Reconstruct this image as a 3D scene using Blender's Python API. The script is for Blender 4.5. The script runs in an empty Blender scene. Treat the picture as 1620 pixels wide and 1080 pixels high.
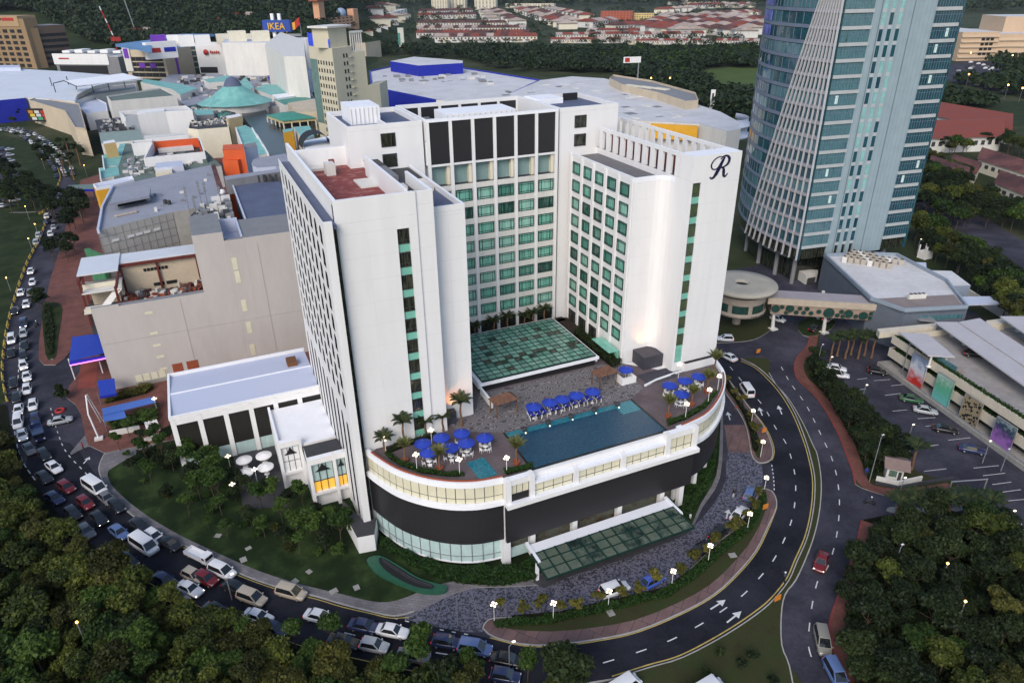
import bpy, math, random
import numpy as np
from mathutils import Vector, Matrix
from mathutils.geometry import tessellate_polygon
random.seed(7); RNG = np.random.default_rng(7)
R = math.radians
SC = bpy.context.scene
COL = SC.collection
# ------------------------------------------------------------------ camera
F, TH, RO, YA, H = 1119.526, 0.471196, -0.012224635, -0.41626278, 75.0
_d = np.array([-math.sin(YA)*math.cos(TH), math.cos(YA)*math.cos(TH), -math.sin(TH)])
_r = np.array([math.cos(YA), math.sin(YA), 0.0]); _u = np.cross(_r, _d)
_rt = _r*math.cos(RO)+_u*math.sin(RO); _up = -_r*math.sin(RO)+_u*math.cos(RO)
cd = bpy.data.cameras.new('camera'); cam = bpy.data.objects.new('camera', cd); COL.objects.link(cam)
cam.matrix_world = Matrix(((_rt[0], _up[0], -_d[0], 0), (_rt[1], _up[1], -_d[1], 0), (_rt[2], _up[2], -_d[2], H), (0, 0, 0, 1)))
cd.sensor_fit = 'HORIZONTAL'; cd.sensor_width = 36.0; cd.lens = F/1620*36.0
cd.clip_start = 1.0; cd.clip_end = 20000
SC.camera = cam
# ------------------------------------------------------------------ sky, sun, exposure
wd = bpy.data.worlds.new('World'); SC.world = wd; wd.use_nodes = True
nt = wd.node_tree; nt.nodes.clear()
sky = nt.nodes.new('ShaderNodeTexSky'); sky.sky_type = 'NISHITA'; sky.sun_disc = False
SUN_EL, SUN_AZ = R(38), R(222)          # azimuth clockwise from +Y: behind the camera, a little to the left
sky.sun_elevation = SUN_EL; sky.sun_rotation = SUN_AZ
sky.air_density = 1.0; sky.dust_density = 1.3; sky.ozone_density = 1.0
bg = nt.nodes.new('ShaderNodeBackground'); bg.inputs[1].default_value = 0.12
wo = nt.nodes.new('ShaderNodeOutputWorld')
nt.links.new(sky.outputs[0], bg.inputs[0]); nt.links.new(bg.outputs[0], wo.inputs[0])
sd = bpy.data.lights.new('sun', 'SUN'); sd.energy = 1.45; sd.angle = R(32); sd.color = (1.0, 0.92, 0.82)
so = bpy.data.objects.new('sun', sd); COL.objects.link(so)
sdir = Vector((math.sin(SUN_AZ)*math.cos(SUN_EL), math.cos(SUN_AZ)*math.cos(SUN_EL), math.sin(SUN_EL)))
so.rotation_euler = sdir.to_track_quat('Z', 'Y').to_euler(); so.location = (0, -50, 200)
SC.view_settings.view_transform = 'Standard'; SC.view_settings.look = 'None'
SC.view_settings.exposure = 0.62; SC.view_settings.gamma = 1.0
SC.render.engine = 'CYCLES'
SC.cycles.use_denoising = True
try: SC.cycles.denoiser = 'OPENIMAGEDENOISE'
except Exception: pass
SC.cycles.max_bounces = 5; SC.cycles.diffuse_bounces = 3; SC.cycles.glossy_bounces = 3
SC.cycles.transparent_max_bounces = 8; SC.cycles.caustics_reflective = False; SC.cycles.caustics_refractive = False
# ------------------------------------------------------------------ geometry helpers
def _ray(x, y): return _d*F+_rt*(x-810)-_up*(y-540)
def at(x, y, z=0.0):
 "where the sight line through photo pixel x,y meets the level z"
 v = _ray(x, y); t = (z-H)/v[2]
 return (float(v[0]*t), float(v[1]*t), float(z))
def on(x, y, axis, val):
 v = _ray(x, y); o = (0, 0, H); t = (val-o[axis])/v[axis]
 return tuple(float(o[i]+v[i]*t) for i in range(3))
def zat(x, y, b):
 v = _ray(x, y); t = (b[0]*v[0]+b[1]*v[1])/(v[0]**2+v[1]**2); return float(H+v[2]*t)
def pts(L, z=0.0): return [at(x, y, z)[:2] for x, y in L]
def smooth(P, n=4, closed=False):
 P = [tuple(p[:2]) for p in P]; out = []; m = len(P)
 rng = range(m if closed else m-1)
 for i in rng:
  if closed: a, b, c, e = P[i-1], P[i], P[(i+1) % m], P[(i+2) % m]
  else: a, b, c, e = P[max(i-1, 0)], P[i], P[i+1], P[min(i+2, m-1)]
  for k in range(n):
   t = k/n
   out.append(tuple(0.5*((2*b[j])+(-a[j]+c[j])*t+(2*a[j]-5*b[j]+4*c[j]-e[j])*t*t+(-a[j]+3*b[j]-3*c[j]+e[j])*t**3) for j in (0, 1)))
 if not closed: out.append(P[-1])
 return out
def resample(P, n):
 P = np.array([p[:2] for p in P], float); s = np.r_[0, np.cumsum(np.hypot(*np.diff(P, axis=0).T))]
 t = np.linspace(0, s[-1], n)
 return [(float(a), float(b)) for a, b in zip(np.interp(t, s, P[:, 0]), np.interp(t, s, P[:, 1]))]
def plen(P): return sum(math.dist(a[:2], b[:2]) for a, b in zip(P, P[1:]))
def offset(P, d):
 "polyline moved sideways (left of travel positive)"
 out = []
 for i, p in enumerate(P):
  a, b = P[max(i-1, 0)], P[min(i+1, len(P)-1)]
  dx, dy = b[0]-a[0], b[1]-a[1]; l = math.hypot(dx, dy) or 1
  out.append((p[0]-dy/l*d, p[1]+dx/l*d))
 return out
def inside(x, y, P):
 c = False; n = len(P)
 for i in range(n):
  a, b = P[i], P[i-1]
  if (a[1] > y) != (b[1] > y) and x < (b[0]-a[0])*(y-a[1])/(b[1]-a[1])+a[0]: c = not c
 return c
def area2(P): return sum(P[i-1][0]*P[i][1]-P[i][0]*P[i-1][1] for i in range(len(P)))
class MB:
 def __init__(s): s.v = []; s.f = []; s.m = []; s.sm = []
 def add(s, V, Fc, m=0, sm=False):
  o = len(s.v); s.v += [tuple(p) for p in V]
  for f in Fc: s.f.append(tuple(i+o for i in f)); s.m.append(m); s.sm.append(sm)
  return s
 def quad(s, a, b, c, d, m=0): return s.add([a, b, c, d], [(0, 1, 2, 3)], m)
 def box(s, x0, y0, z0, x1, y1, z1, m=0, mt=None):
  V = [(x0, y0, z0), (x1, y0, z0), (x1, y1, z0), (x0, y1, z0), (x0, y0, z1), (x1, y0, z1), (x1, y1, z1), (x0, y1, z1)]
  s.add(V, [(0, 3, 2, 1), (0, 1, 5, 4), (1, 2, 6, 5), (2, 3, 7, 6), (3, 0, 4, 7)], m)
  return s.add(V[4:], [(0, 1, 2, 3)], m if mt is None else mt)
 def rbox(s, c, ax, ay, hx, hy, z0, z1, m=0, mt=None):
  "box on axes ax, ay (2-d unit vectors) about c"
  P = [(c[0]+ax[0]*i*hx+ay[0]*j*hy, c[1]+ax[1]*i*hx+ay[1]*j*hy) for i, j in ((-1, -1), (1, -1), (1, 1), (-1, 1))]
  return s.prism(P, z0, z1, m, mt)
 def prism(s, P, z0, z1, m=0, mt=None, bottom=True, zt=None):
  P = [tuple(p[:2]) for p in P]
  if area2(P) < 0: P = P[::-1]
  n = len(P)
  V = [(x, y, z0) for x, y in P]+[(x, y, z1) for x, y in P]
  s.add(V, [(i, (i+1) % n, n+(i+1) % n, n+i) for i in range(n)], m)
  s.sheet(P, z1, m if mt is None else mt)
  if bottom: s.sheet(P[::-1], z0, m)
  return s
 def sheet(s, P, z, m=0):
  P = [tuple(p[:2]) for p in P]
  T = tessellate_polygon([[Vector((x, y, 0)) for x, y in P]])
  up = area2(P) >= 0
  Fc = []
  for a, b, c in T:
   (ax, ay), (bx, by), (cx, cy) = P[a], P[b], P[c]
   ccw = (bx-ax)*(cy-ay)-(by-ay)*(cx-ax) > 0
   Fc.append((a, b, c) if ccw == up else (a, c, b))
  return s.add([(x, y, z) for x, y in P], Fc, m)
 def poly(s, V, m=0): return s.add(V, [tuple(range(len(V)))], m)
 def strip(s, A, B, z, m=0):
  n = len(A)
  V = [(*p[:2], z) for p in A]+[(*p[:2], z) for p in B]
  return s.add(V, [(i, i+1, n+i+1, n+i) for i in range(n-1)], m)
 def wall(s, P, z0, z1, t=0.0, m=0, closed=False):
  "upright band along a polyline, thickness t to its left"
  if t == 0:
   n = len(P); V = [(*p[:2], z0) for p in P]+[(*p[:2], z1) for p in P]
   return s.add(V, [(i, i+1, n+i+1, n+i) for i in range(n-1)], m)
  Q = offset(P, t); n = len(P)
  V = [(*p[:2], z0) for p in P]+[(*p[:2], z1) for p in P]+[(*p[:2], z1) for p in Q]+[(*p[:2], z0) for p in Q]
  Fc = []
  for i in range(n-1):
   for k in range(4):
    a, b = k*n, ((k+1) % 4)*n
    Fc.append((a+i, a+i+1, b+i+1, b+i))
  Fc += [(0, n, 2*n, 3*n), (n-1, 4*n-1, 3*n-1, 2*n-1)]
  return s.add(V, Fc, m)
 def tube(s, a, b, r0, r1=None, n=6, m=0, caps=True, sm=True):
  a, b = Vector(a), Vector(b); r1 = r0 if r1 is None else r1
  z = (b-a).normalized(); x = z.orthogonal().normalized(); y = z.cross(x)
  V = []
  for p, r in ((a, r0), (b, r1)):
   V += [tuple(p+x*(r*math.cos(6.28318*i/n))+y*(r*math.sin(6.28318*i/n))) for i in range(n)]
  s.add(V, [(i, (i+1) % n, n+(i+1) % n, n+i) for i in range(n)], m, sm)
  if caps: s.add(V, [tuple(range(n))[::-1], tuple(range(n, 2*n))], m)
  return s
 def path(s, P, rs, n=6, m=0):
  for i in range(len(P)-1): s.tube(P[i], P[i+1], rs[i], rs[i+1], n, m, caps=(i == len(P)-2))
  return s
 def lathe(s, prof, n=16, c=(0, 0, 0), m=0, sm=True, a0=0.0, a1=6.2831853):
  full = abs(a1-a0-6.2831853) < 1e-3; k = n if full else n+1
  V = [(c[0]+r*math.cos(a0+(a1-a0)*i/n), c[1]+r*math.sin(a0+(a1-a0)*i/n), c[2]+z) for r, z in prof for i in range(k)]
  Fc = []
  for j in range(len(prof)-1):
   for i in range(n): Fc.append((j*k+i, j*k+(i+1) % k, (j+1)*k+(i+1) % k, (j+1)*k+i))
  return s.add(V, Fc, m, sm)
 def ball(s, c, r, n=8, m=0, sz=1.0):
  k = max(4, n//2)
  return s.lathe([(max(1e-4, r*math.sin(math.pi*j/k)), -r*sz*math.cos(math.pi*j/k)) for j in range(k+1)], n, c, m)
 def mesh(s, name, mats, org=(0, 0, 0)):
  me = bpy.data.meshes.new(name)
  V = s.v if org == (0, 0, 0) else [(x-org[0], y-org[1], z-org[2]) for x, y, z in s.v]
  me.from_pydata(V, [], s.f)
  for x in (mats if isinstance(mats, (list, tuple)) else [mats]): me.materials.append(x)
  me.polygons.foreach_set('material_index', s.m); me.polygons.foreach_set('use_smooth', s.sm); me.update()
  return me
 def build(s, name, mats, parent=None, kind=None, label=None, cat=None, group=None, org=None):
  "links the mesh; vertices are in world coordinates and moved into the parent's frame"
  if org is None: org = WORLD(parent) if parent else (0, 0, 0)
  o = bpy.data.objects.new(name, s.mesh(name, mats, org)); COL.objects.link(o)
  if parent: o.parent = parent
  else: o.location = org
  return tag(o, label, cat, group, kind)
def WORLD(o):
 p = [0, 0, 0]
 while o is not None:
  for i in range(3): p[i] += o.location[i]
  o = o.parent
 return tuple(p)
def tag(o, label=None, cat=None, group=None, kind=None):
 if label: o['label'] = label
 if cat: o['category'] = cat
 if group: o['group'] = group
 if kind: o['kind'] = kind
 return o
def thing(name, label, cat, loc=(0, 0, 0), group=None, rz=0.0):
 o = bpy.data.objects.new(name, None); COL.objects.link(o); o.location = loc; o.rotation_euler = (0, 0, rz)
 o.empty_display_size = 0.2
 return tag(o, label, cat, group)
def put(name, me, parent=None, loc=(0, 0, 0), rz=0.0, sc=None, **k):
 o = bpy.data.objects.new(name, me); COL.objects.link(o); o.parent = parent; o.location = loc
 if rz: o.rotation_euler = (0, 0, rz)
 if sc: o.scale = sc if isinstance(sc, (tuple, list)) else (sc,)*3
 return tag(o, **k)
KIDS = {}
def dup(root, loc, rz=0.0, sc=None, label=None, group=None, color=None):
 r = root.copy(); COL.objects.link(r); r.location = loc; r.rotation_euler = (0, 0, rz)
 if sc: r.scale = sc if isinstance(sc, (tuple, list)) else (sc,)*3
 if label: r['label'] = label
 if group: r['group'] = group
 if color: r.color = color
 if root.name not in KIDS: KIDS[root.name] = [(c, list(c.children)) for c in root.children]
 for ch, gc in KIDS[root.name]:
  c = ch.copy(); COL.objects.link(c); c.parent = r
  if color: c.color = color
  for g in gc:
   e = g.copy(); COL.objects.link(e); e.parent = c
   if color: e.color = color
 return r
def leaf_mesh(name, cen, size, mat, nrm=None, flat=0.0, extra=None):
 "many small leaf faces: cen Nx3, size N"
 n = len(cen); a = RNG.normal(size=(n, 3))
 if nrm is not None: a = a*(1-flat)*0.9+nrm*1.2
 a /= np.linalg.norm(a, axis=1)[:, None]+1e-9
 t = np.cross(a, RNG.normal(size=(n, 3))); t /= np.linalg.norm(t, axis=1)[:, None]+1e-9
 b = np.cross(a, t); sz = size[:, None]
 asp = RNG.uniform(.45, .8, size=(n, 1))
 V = np.stack([cen-t*sz, cen+b*sz*asp, cen+t*sz, cen-b*sz*asp], 1).reshape(-1, 3)
 me = bpy.data.meshes.new(name)
 me.vertices.add(4*n); me.vertices.foreach_set('co', V.astype(np.float32).ravel())
 me.loops.add(4*n); me.loops.foreach_set('vertex_index', np.arange(4*n, dtype=np.int32))
 me.polygons.add(n); me.polygons.foreach_set('loop_start', np.arange(0, 4*n, 4, dtype=np.int32))
 try: me.polygons.foreach_set('loop_total', np.full(n, 4, dtype=np.int32))
 except Exception: pass
 me.materials.append(mat); me.update(calc_edges=True)
 return me
# ------------------------------------------------------------------ materials
def _nodes(name):
 m = bpy.data.materials.new(name); m.use_nodes = True; t = m.node_tree
 b = next(n for n in t.nodes if n.type == 'BSDF_PRINCIPLED')
 return m, t, b
def mat(name, c, rough=0.75, var=0.12, scale=0.35, fine=None, metal=0.0, spec=0.35, bump=0.0, emit=0.0, stretch=None, c2=None, coat=0.0, lo=0.4, hi=0.65):
 "painted or mineral surface: colour with broad and fine uneven wear; c2 = a second colour in patches"
 m, t, b = _nodes(name); L = t.links
 b.inputs['Roughness'].default_value = rough; b.inputs['Metallic'].default_value = metal
 b.inputs['Specular IOR Level'].default_value = spec
 if coat: b.inputs['Coat Weight'].default_value = coat
 if emit:
  b.inputs['Emission Color'].default_value = (*c, 1); b.inputs['Emission Strength'].default_value = emit
 if var <= 0 and not c2:
  b.inputs['Base Color'].default_value = (*c, 1); return m
 g = t.nodes.new('ShaderNodeNewGeometry'); src = g.outputs['Position']
 if stretch:
  mp = t.nodes.new('ShaderNodeMapping'); mp.inputs['Scale'].default_value = stretch; L.new(src, mp.inputs[0]); src = mp.outputs[0]
 n1 = t.nodes.new('ShaderNodeTexNoise'); n1.inputs['Scale'].default_value = scale; n1.inputs['Detail'].default_value = 5
 n1.inputs['Roughness'].default_value = 0.65; L.new(src, n1.inputs['Vector'])
 n2 = t.nodes.new('ShaderNodeTexNoise'); n2.inputs['Scale'].default_value = fine or scale*9; n2.inputs['Detail'].default_value = 3
 L.new(src, n2.inputs['Vector'])
 ad = t.nodes.new('ShaderNodeMath'); ad.operation = 'MULTIPLY_ADD'; ad.inputs[1].default_value = 0.45
 L.new(n2.outputs[0], ad.inputs[0]); L.new(n1.outputs[0], ad.inputs[2])
 mr = t.nodes.new('ShaderNodeMapRange'); mr.inputs[1].default_value = 0.45; mr.inputs[2].default_value = 1.0
 mr.inputs[3].default_value = 1-var*1.3; mr.inputs[4].default_value = 1+var*0.9
 L.new(ad.outputs[0], mr.inputs[0])
 base = None
 if c2:
  mx = t.nodes.new('ShaderNodeMixRGB'); mx.inputs[1].default_value = (*c, 1); mx.inputs[2].default_value = (*c2, 1)
  r2 = t.nodes.new('ShaderNodeMapRange'); r2.inputs[1].default_value = lo; r2.inputs[2].default_value = hi
  L.new(n1.outputs[0], r2.inputs[0]); L.new(r2.outputs[0], mx.inputs[0]); base = mx.outputs[0]
 v = t.nodes.new('ShaderNodeVectorMath'); v.operation = 'SCALE'
 if base: L.new(base, v.inputs[0])
 else: v.inputs[0].default_value = c
 L.new(mr.outputs[0], v.inputs['Scale']); L.new(v.outputs[0], b.inputs['Base Color'])
 if bump:
  bp = t.nodes.new('ShaderNodeBump'); bp.inputs['Strength'].default_value = bump; bp.inputs['Distance'].default_value = 0.1
  L.new(n2.outputs[0], bp.inputs['Height']); L.new(bp.outputs[0], b.inputs['Normal'])
 return m
def leafmat(name, cs, rough=0.6, trans=0.25):
 "foliage: each leaf face its own shade between the colours cs"
 m, t, b = _nodes(name); L = t.links
 g = t.nodes.new('ShaderNodeNewGeometry'); oi = t.nodes.new('ShaderNodeObjectInfo')
 rp = t.nodes.new('ShaderNodeValToRGB')
 while len(rp.color_ramp.elements) < len(cs): rp.color_ramp.elements.new(0.5)
 for i, c in enumerate(cs):
  rp.color_ramp.elements[i].position = i/(len(cs)-1); rp.color_ramp.elements[i].color = (*c, 1)
 ad = t.nodes.new('ShaderNodeMath'); ad.operation = 'MULTIPLY_ADD'; ad.inputs[1].default_value = 0.5
 sc = t.nodes.new('ShaderNodeMath'); sc.operation = 'MULTIPLY'; sc.inputs[1].default_value = 0.5
 L.new(oi.outputs['Random'], sc.inputs[0]); L.new(g.outputs['Random Per Island'], ad.inputs[0]); L.new(sc.outputs[0], ad.inputs[2])
 L.new(ad.outputs[0], rp.inputs[0]); L.new(rp.outputs[0], b.inputs['Base Color'])
 b.inputs['Roughness'].default_value = rough; b.inputs['Specular IOR Level'].default_value = 0.25
 if trans:
  tr = t.nodes.new('ShaderNodeBsdfTranslucent'); L.new(rp.outputs[0], tr.inputs[0])
  mx = t.nodes.new('ShaderNodeMixShader'); mx.inputs[0].default_value = trans
  out = next(n for n in t.nodes if n.type == 'OUTPUT_MATERIAL')
  L.new(b.outputs[0], mx.inputs[1]); L.new(tr.outputs[0], mx.inputs[2]); L.new(mx.outputs[0], out.inputs[0])
 return m
def paintmat(name, rough=0.3):
 "car paint: takes the colour of the object"
 m, t, b = _nodes(name); oi = t.nodes.new('ShaderNodeObjectInfo')
 t.links.new(oi.outputs['Color'], b.inputs['Base Color']); b.inputs['Roughness'].default_value = rough
 b.inputs['Coat Weight'].default_value = 0.5; b.inputs['Coat Roughness'].default_value = 0.08
 return m
def glass(name, c, rough=0.08, var=0.35, scale=1.2, spec=0.7, c2=None, stretch=None):
 return mat(name, c, rough, var, scale, spec=spec, c2=c2, stretch=stretch)
def glow(name, c, s):
 m, t, b = _nodes(name); b.inputs['Base Color'].default_value = (*c, 1)
 b.inputs['Emission Color'].default_value = (*c, 1); b.inputs['Emission Strength'].default_value = s
 return m
def bricks(name, ca, cb, cm, sx, bw=0.5, bh=0.25, rot=0.0, mortar=0.02, rough=0.8, offs=0.5, var=0.2):
 "laid units seen from above: each with its own shade"
 m, t, b = _nodes(name); L = t.links
 g = t.nodes.new('ShaderNodeNewGeometry'); mp = t.nodes.new('ShaderNodeMapping')
 mp.inputs['Rotation'].default_value = (0, 0, rot); L.new(g.outputs['Position'], mp.inputs[0])
 bt = t.nodes.new('ShaderNodeTexBrick'); L.new(mp.outputs[0], bt.inputs[0])
 bt.inputs['Color1'].default_value = (*ca, 1); bt.inputs['Color2'].default_value = (*cb, 1); bt.inputs['Mortar'].default_value = (*cm, 1)
 bt.inputs['Scale'].default_value = sx; bt.inputs['Mortar Size'].default_value = mortar
 bt.inputs['Brick Width'].default_value = bw; bt.inputs['Row Height'].default_value = bh; bt.offset = offs
 n1 = t.nodes.new('ShaderNodeTexNoise'); n1.inputs['Scale'].default_value = 0.4; n1.inputs['Detail'].default_value = 6; L.new(g.outputs['Position'], n1.inputs['Vector'])
 mr = t.nodes.new('ShaderNodeMapRange'); mr.inputs[1].default_value = .3; mr.inputs[2].default_value = .7; mr.inputs[3].default_value = 1-var; mr.inputs[4].default_value = 1+var
 L.new(n1.outputs[0], mr.inputs[0])
 v = t.nodes.new('ShaderNodeVectorMath'); v.operation = 'SCALE'; L.new(bt.outputs[0], v.inputs[0]); L.new(mr.outputs[0], v.inputs['Scale'])
 L.new(v.outputs[0], b.inputs['Base Color']); b.inputs['Roughness'].default_value = rough; b.inputs['Specular IOR Level'].default_value = 0.3
 return m
M = dict(
 white=mat('white_paint', (.78, .77, .765), .6, .05, .22, stretch=(1, 1, .14), fine=1.1),
 white2=mat('white_coping', (.83, .84, .88), .6, .05, .4),
 cream=mat('cream_paint', (.72, .66, .52), .6, .08, .4),
 offwhite=mat('offwhite_paint', (.66, .64, .60), .65, .1, .3, stretch=(1, 1, .2)),
 beige=mat('beige_wall', (.49, .455, .43), .7, .07, .12, stretch=(1, 1, .3)),
 beige2=mat('beige_render', (.55, .46, .34), .7, .12, .15),
 black=mat('black_cladding', (.022, .021, .023), .45, .25, 1.5, spec=.4, stretch=(1, 1, 5)),
 dark=mat('dark_panel', (.014, .014, .016), .6, .2, 1.2),
 darkgrey=mat('dark_grey', (.05, .05, .055), .7, .2, .8),
 grey=mat('grey_paint', (.22, .22, .23), .7, .12, .4),
 steel=mat('grey_steel', (.30, .31, .33), .45, .12, .8, metal=.4),
 midgrey=mat('mid_grey_roof', (.33, .345, .40), .8, .16, .12, c2=(.25, .26, .31), bump=.1),
 lightroof=mat('light_roof', (.66, .65, .67), .75, .14, .08, c2=(.48, .47, .47), fine=.9),
 paleroof=mat('pale_blue_roof', (.50, .54, .66), .6, .07, .1),
 blueroof=mat('dark_blue_roof', (.10, .12, .19), .8, .15, .2),
 whiteroof=mat('white_roof', (.62, .66, .72), .7, .08, .06),
 redtile=mat('red_terrace_tile', (.24, .055, .05), .8, .3, .6, c2=(.34, .17, .15), lo=.5, hi=.72),
 asphalt=mat('asphalt', (.0165, .0175, .026), .85, .35, .10, fine=2.2, bump=.15, c2=(.024, .025, .034), spec=.12),
 asphalt2=mat('worn_asphalt', (.040, .040, .056), .85, .35, .10, fine=2.0, c2=(.060, .058, .078), bump=.15, spec=.15),
 paint=mat('road_paint', (.62, .62, .62), .7, .2, 1.5),
 yellowline=mat('yellow_line', (.45, .34, .10), .7, .25, 1.5),
 kerb=mat('kerb_concrete', (.30, .29, .28), .8, .2, .8),
 redkerb=mat('red_kerb', (.22, .05, .045), .8, .3, .8),
 concrete=mat('concrete', (.30, .29, .27), .85, .2, .3, bump=.1),
 pave=bricks('grey_pavers', (.20, .185, .19), (.155, .145, .155), (.09, .085, .09), 1.0, .9, .45, .6),
 brick=bricks('red_pavers', (.20, .075, .055), (.15, .06, .05), (.07, .04, .035), 1.0, .6, .3, .2),
 brownpave=bricks('brown_pavers', (.165, .10, .095), (.12, .08, .08), (.05, .04, .04), .5, .8, 2.2, .9),
 deck=bricks('mauve_deck_pavers', (.135, .105, .112), (.12, .095, .10), (.09, .07, .075), 1.0, .7, .35, 0),
 grass=mat('grass', (.018, .032, .009), .9, .35, .2, fine=5, c2=(.030, .042, .014), bump=.4, spec=.15),
 lawn=mat('lawn', (.013, .026, .008), .9, .35, .16, fine=6, c2=(.034, .056, .016), lo=.46, hi=.66, bump=.4, spec=.15),
 drygrass=mat('verge_grass', (.050, .050, .020), .9, .35, .25, fine=5, c2=(.028, .040, .013), bump=.4, spec=.15),
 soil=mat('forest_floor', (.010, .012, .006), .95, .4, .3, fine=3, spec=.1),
 teal=mat('teal_roof', (.17, .42, .39), .55, .12, .2, c2=(.22, .47, .43)),
 tealdark=mat('dark_teal_roof', (.06, .25, .20), .6, .15, .3),
 orange=mat('orange_paint', (.62, .10, .025), .6, .08, .4),
 yellow=mat('yellow_paint', (.75, .38, .03), .6, .1, .4),
 blue=mat('blue_cladding', (.012, .022, .33), .5, .12, .3),
 bluecloth=mat('blue_canvas', (.020, .050, .38), .6, .15, 2.0),
 purple=mat('purple_banner', (.16, .04, .42), .6, .15, .6),
 redpaint=mat('red_paint', (.42, .03, .025), .55, .12, .6),
 darkred=mat('dark_red_steel', (.13, .025, .018), .7, .25, .8),
 terracotta=mat('terracotta', (.30, .075, .035), .75, .2, 2),
 redroof=mat('red_roof_tile', (.26, .060, .036), .8, .25, .15, c2=(.18, .05, .04), fine=2),
 brownroof=mat('brown_roof_tile', (.085, .038, .036), .8, .3, .1, c2=(.15, .06, .05), fine=2),
 paleroof2=mat('pale_roof_tile', (.42, .34, .30), .8, .25, .1, fine=2),
 wood=mat('wood', (.16, .07, .03), .7, .25, 1.5),
 thatch=mat('brown_shingle', (.15, .075, .05), .9, .35, 1.6, fine=9, bump=.4),
 glassteal=glass('teal_glass', (.13, .37, .29), .12, .35, .9, c2=(.22, .50, .40), stretch=(6, 6, .25)),
 glassdark=glass('dark_glass', (.012, .018, .016), .06, .5, 1.0, c2=(.05, .05, .03), stretch=(3, 3, .5)),
 glasspale=glass('pale_glass', (.46, .60, .58), .12, .15, .5),
 glassteal2=glass('teal_glass_dim', (.06, .20, .155), .1, .4, .9, c2=(.11, .30, .24), stretch=(6, 6, .25)),
 glassteal3=glass('teal_glass_curtain', (.24, .48, .39), .15, .25, .9, c2=(.30, .55, .46), stretch=(9, 9, .2)),
 glassteal4=glass('teal_glass_dark', (.02, .06, .05), .08, .5, .9, c2=(.07, .18, .14), stretch=(4, 4, .3)),
 spandrel=glass('teal_spandrel', (.20, .50, .40), .15, .12, .6),
 creamglass=mat('cream_backed_glass', (.68, .64, .48), .25, .08, .5, spec=.5),
 towerglass=glass('tower_glass', (.03, .13, .165), .05, .7, .35, spec=.9, c2=(.010, .03, .05), stretch=(1.6, 1.6, .45)),
 towerglass2=glass('tower_glass_bright', (.13, .30, .33), .06, .7, .5, spec=.9, c2=(.03, .08, .11), stretch=(2.2, 2.2, .4)),
 towerpanel=bricks('tower_panel', (.29, .37, .41), (.27, .35, .39), (.15, .19, .22), .5, .6, .6, 0, .012, .4, 0.0, .06),
 towerband=mat('tower_band', (.42, .45, .46), .5, .1, .4),
 towerband2=mat('tower_band_grey', (.155, .19, .26), .5, .12, .4),
 trunk=mat('bark', (.085, .060, .042), .9, .3, 2.0),
 palmtrunk=mat('palm_bark', (.17, .095, .055), .9, .3, 3.0, stretch=(1, 1, 4)),
 tyre=mat('tyre', (.012, .012, .012), .85, 0),
 carglass=mat('car_glass', (.012, .015, .018), .06, 0, spec=.8),
 chrome=mat('light_alloy', (.35, .35, .36), .4, 0, metal=.7),
 carpaint=paintmat('car_paint'),
 objpaint=paintmat('flat_paint', .7),
 lamp=glow('lamp_globe', (1.0, .86, .62), 1.6),
 headlight=glow('lit_headlamp', (1.0, .93, .78), 9.0),
 amber=glow('amber_lamp', (1.0, .42, .08), 9.0),
 taillight=mat('tail_lamp', (.45, .012, .008), .3, 0, emit=.9),
 skin=mat('skin', (.35, .20, .13), .6, 0),
 cushion=mat('blue_cushion', (.015, .03, .36), .7, .1, 3),
 haytree=mat('planter_soil', (.03, .02, .015), .95, .3, 3),
)
LEAF = dict(
 forest=leafmat('forest_leaves', [(.012, .020, .004), (.033, .050, .008), (.075, .095, .015), (.18, .19, .032)]),
 dark=leafmat('dark_leaves', [(.006, .012, .004), (.016, .028, .008), (.040, .060, .015)]),
 olive=leafmat('olive_leaves', [(.014, .018, .004), (.046, .052, .010), (.12, .115, .022)]),
 mid=leafmat('mid_green_leaves', [(.012, .026, .005), (.032, .066, .010), (.09, .145, .022)]),
 bright=leafmat('bright_leaves', [(.014, .036, .006), (.032, .068, .010), (.075, .12, .020)]),
 yellow=leafmat('yellow_leaves', [(.045, .050, .010), (.10, .098, .018), (.21, .18, .035)]),
 palm=leafmat('palm_leaves', [(.010, .020, .006), (.026, .042, .011), (.065, .076, .022)], trans=.15),
 palmy=leafmat('young_palm_leaves', [(.06, .08, .022), (.12, .13, .04), (.20, .18, .06)], trans=.15),
 hedge=leafmat('hedge_leaves', [(.010, .030, .006), (.022, .058, .009), (.045, .088, .016)]),
 far=leafmat('far_leaves', [(.010, .020, .007), (.021, .038, .011), (.048, .064, .018)], trans=.1),
)
# ================================================================== THE GROUND
MB().quad((-9000, -900, -.08), (9000, -900, -.08), (9000, 14000, -.08), (-9000, 14000, -.08)).build('ground', mat('far_ground', (.034, .050, .020), .95, .35, .02, c2=(.06, .062, .035), spec=.1), kind='structure')
def sstep(x, a, b):
 t = min(max((x-a)/(b-a), 0), 1); return t*t*(3-2*t)
def hill_z(X, Y):
 D = math.hypot(X, Y); a = math.degrees(math.atan2(X, Y)-0.41626)
 n = math.sin(X*.006+1)*math.cos(Y*.005)+.5*math.sin(X*.017+Y*.013)
 left = (1-sstep(a, -14.5, -7))*sstep(D, 820, 1750)*(118+22*n)
 knoll = (1-sstep(abs(a+16), 3, 7))*sstep(D, 700, 900)*16
 far = sstep(D, 2600, 4200)*(58+26*n)*(.75+.25*math.cos(a*.13))
 return left+knoll+far-1.5
b = MB(); NA, ND = 72, 46; V = []
for j in range(ND):
 D = 640*(9000/640)**(j/(ND-1))
 for i in range(NA):
  t = math.radians(-52+104*i/(NA-1))+0.41626
  X, Y = D*math.sin(t), D*math.cos(t); V.append((X, Y, hill_z(X, Y)))
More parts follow.
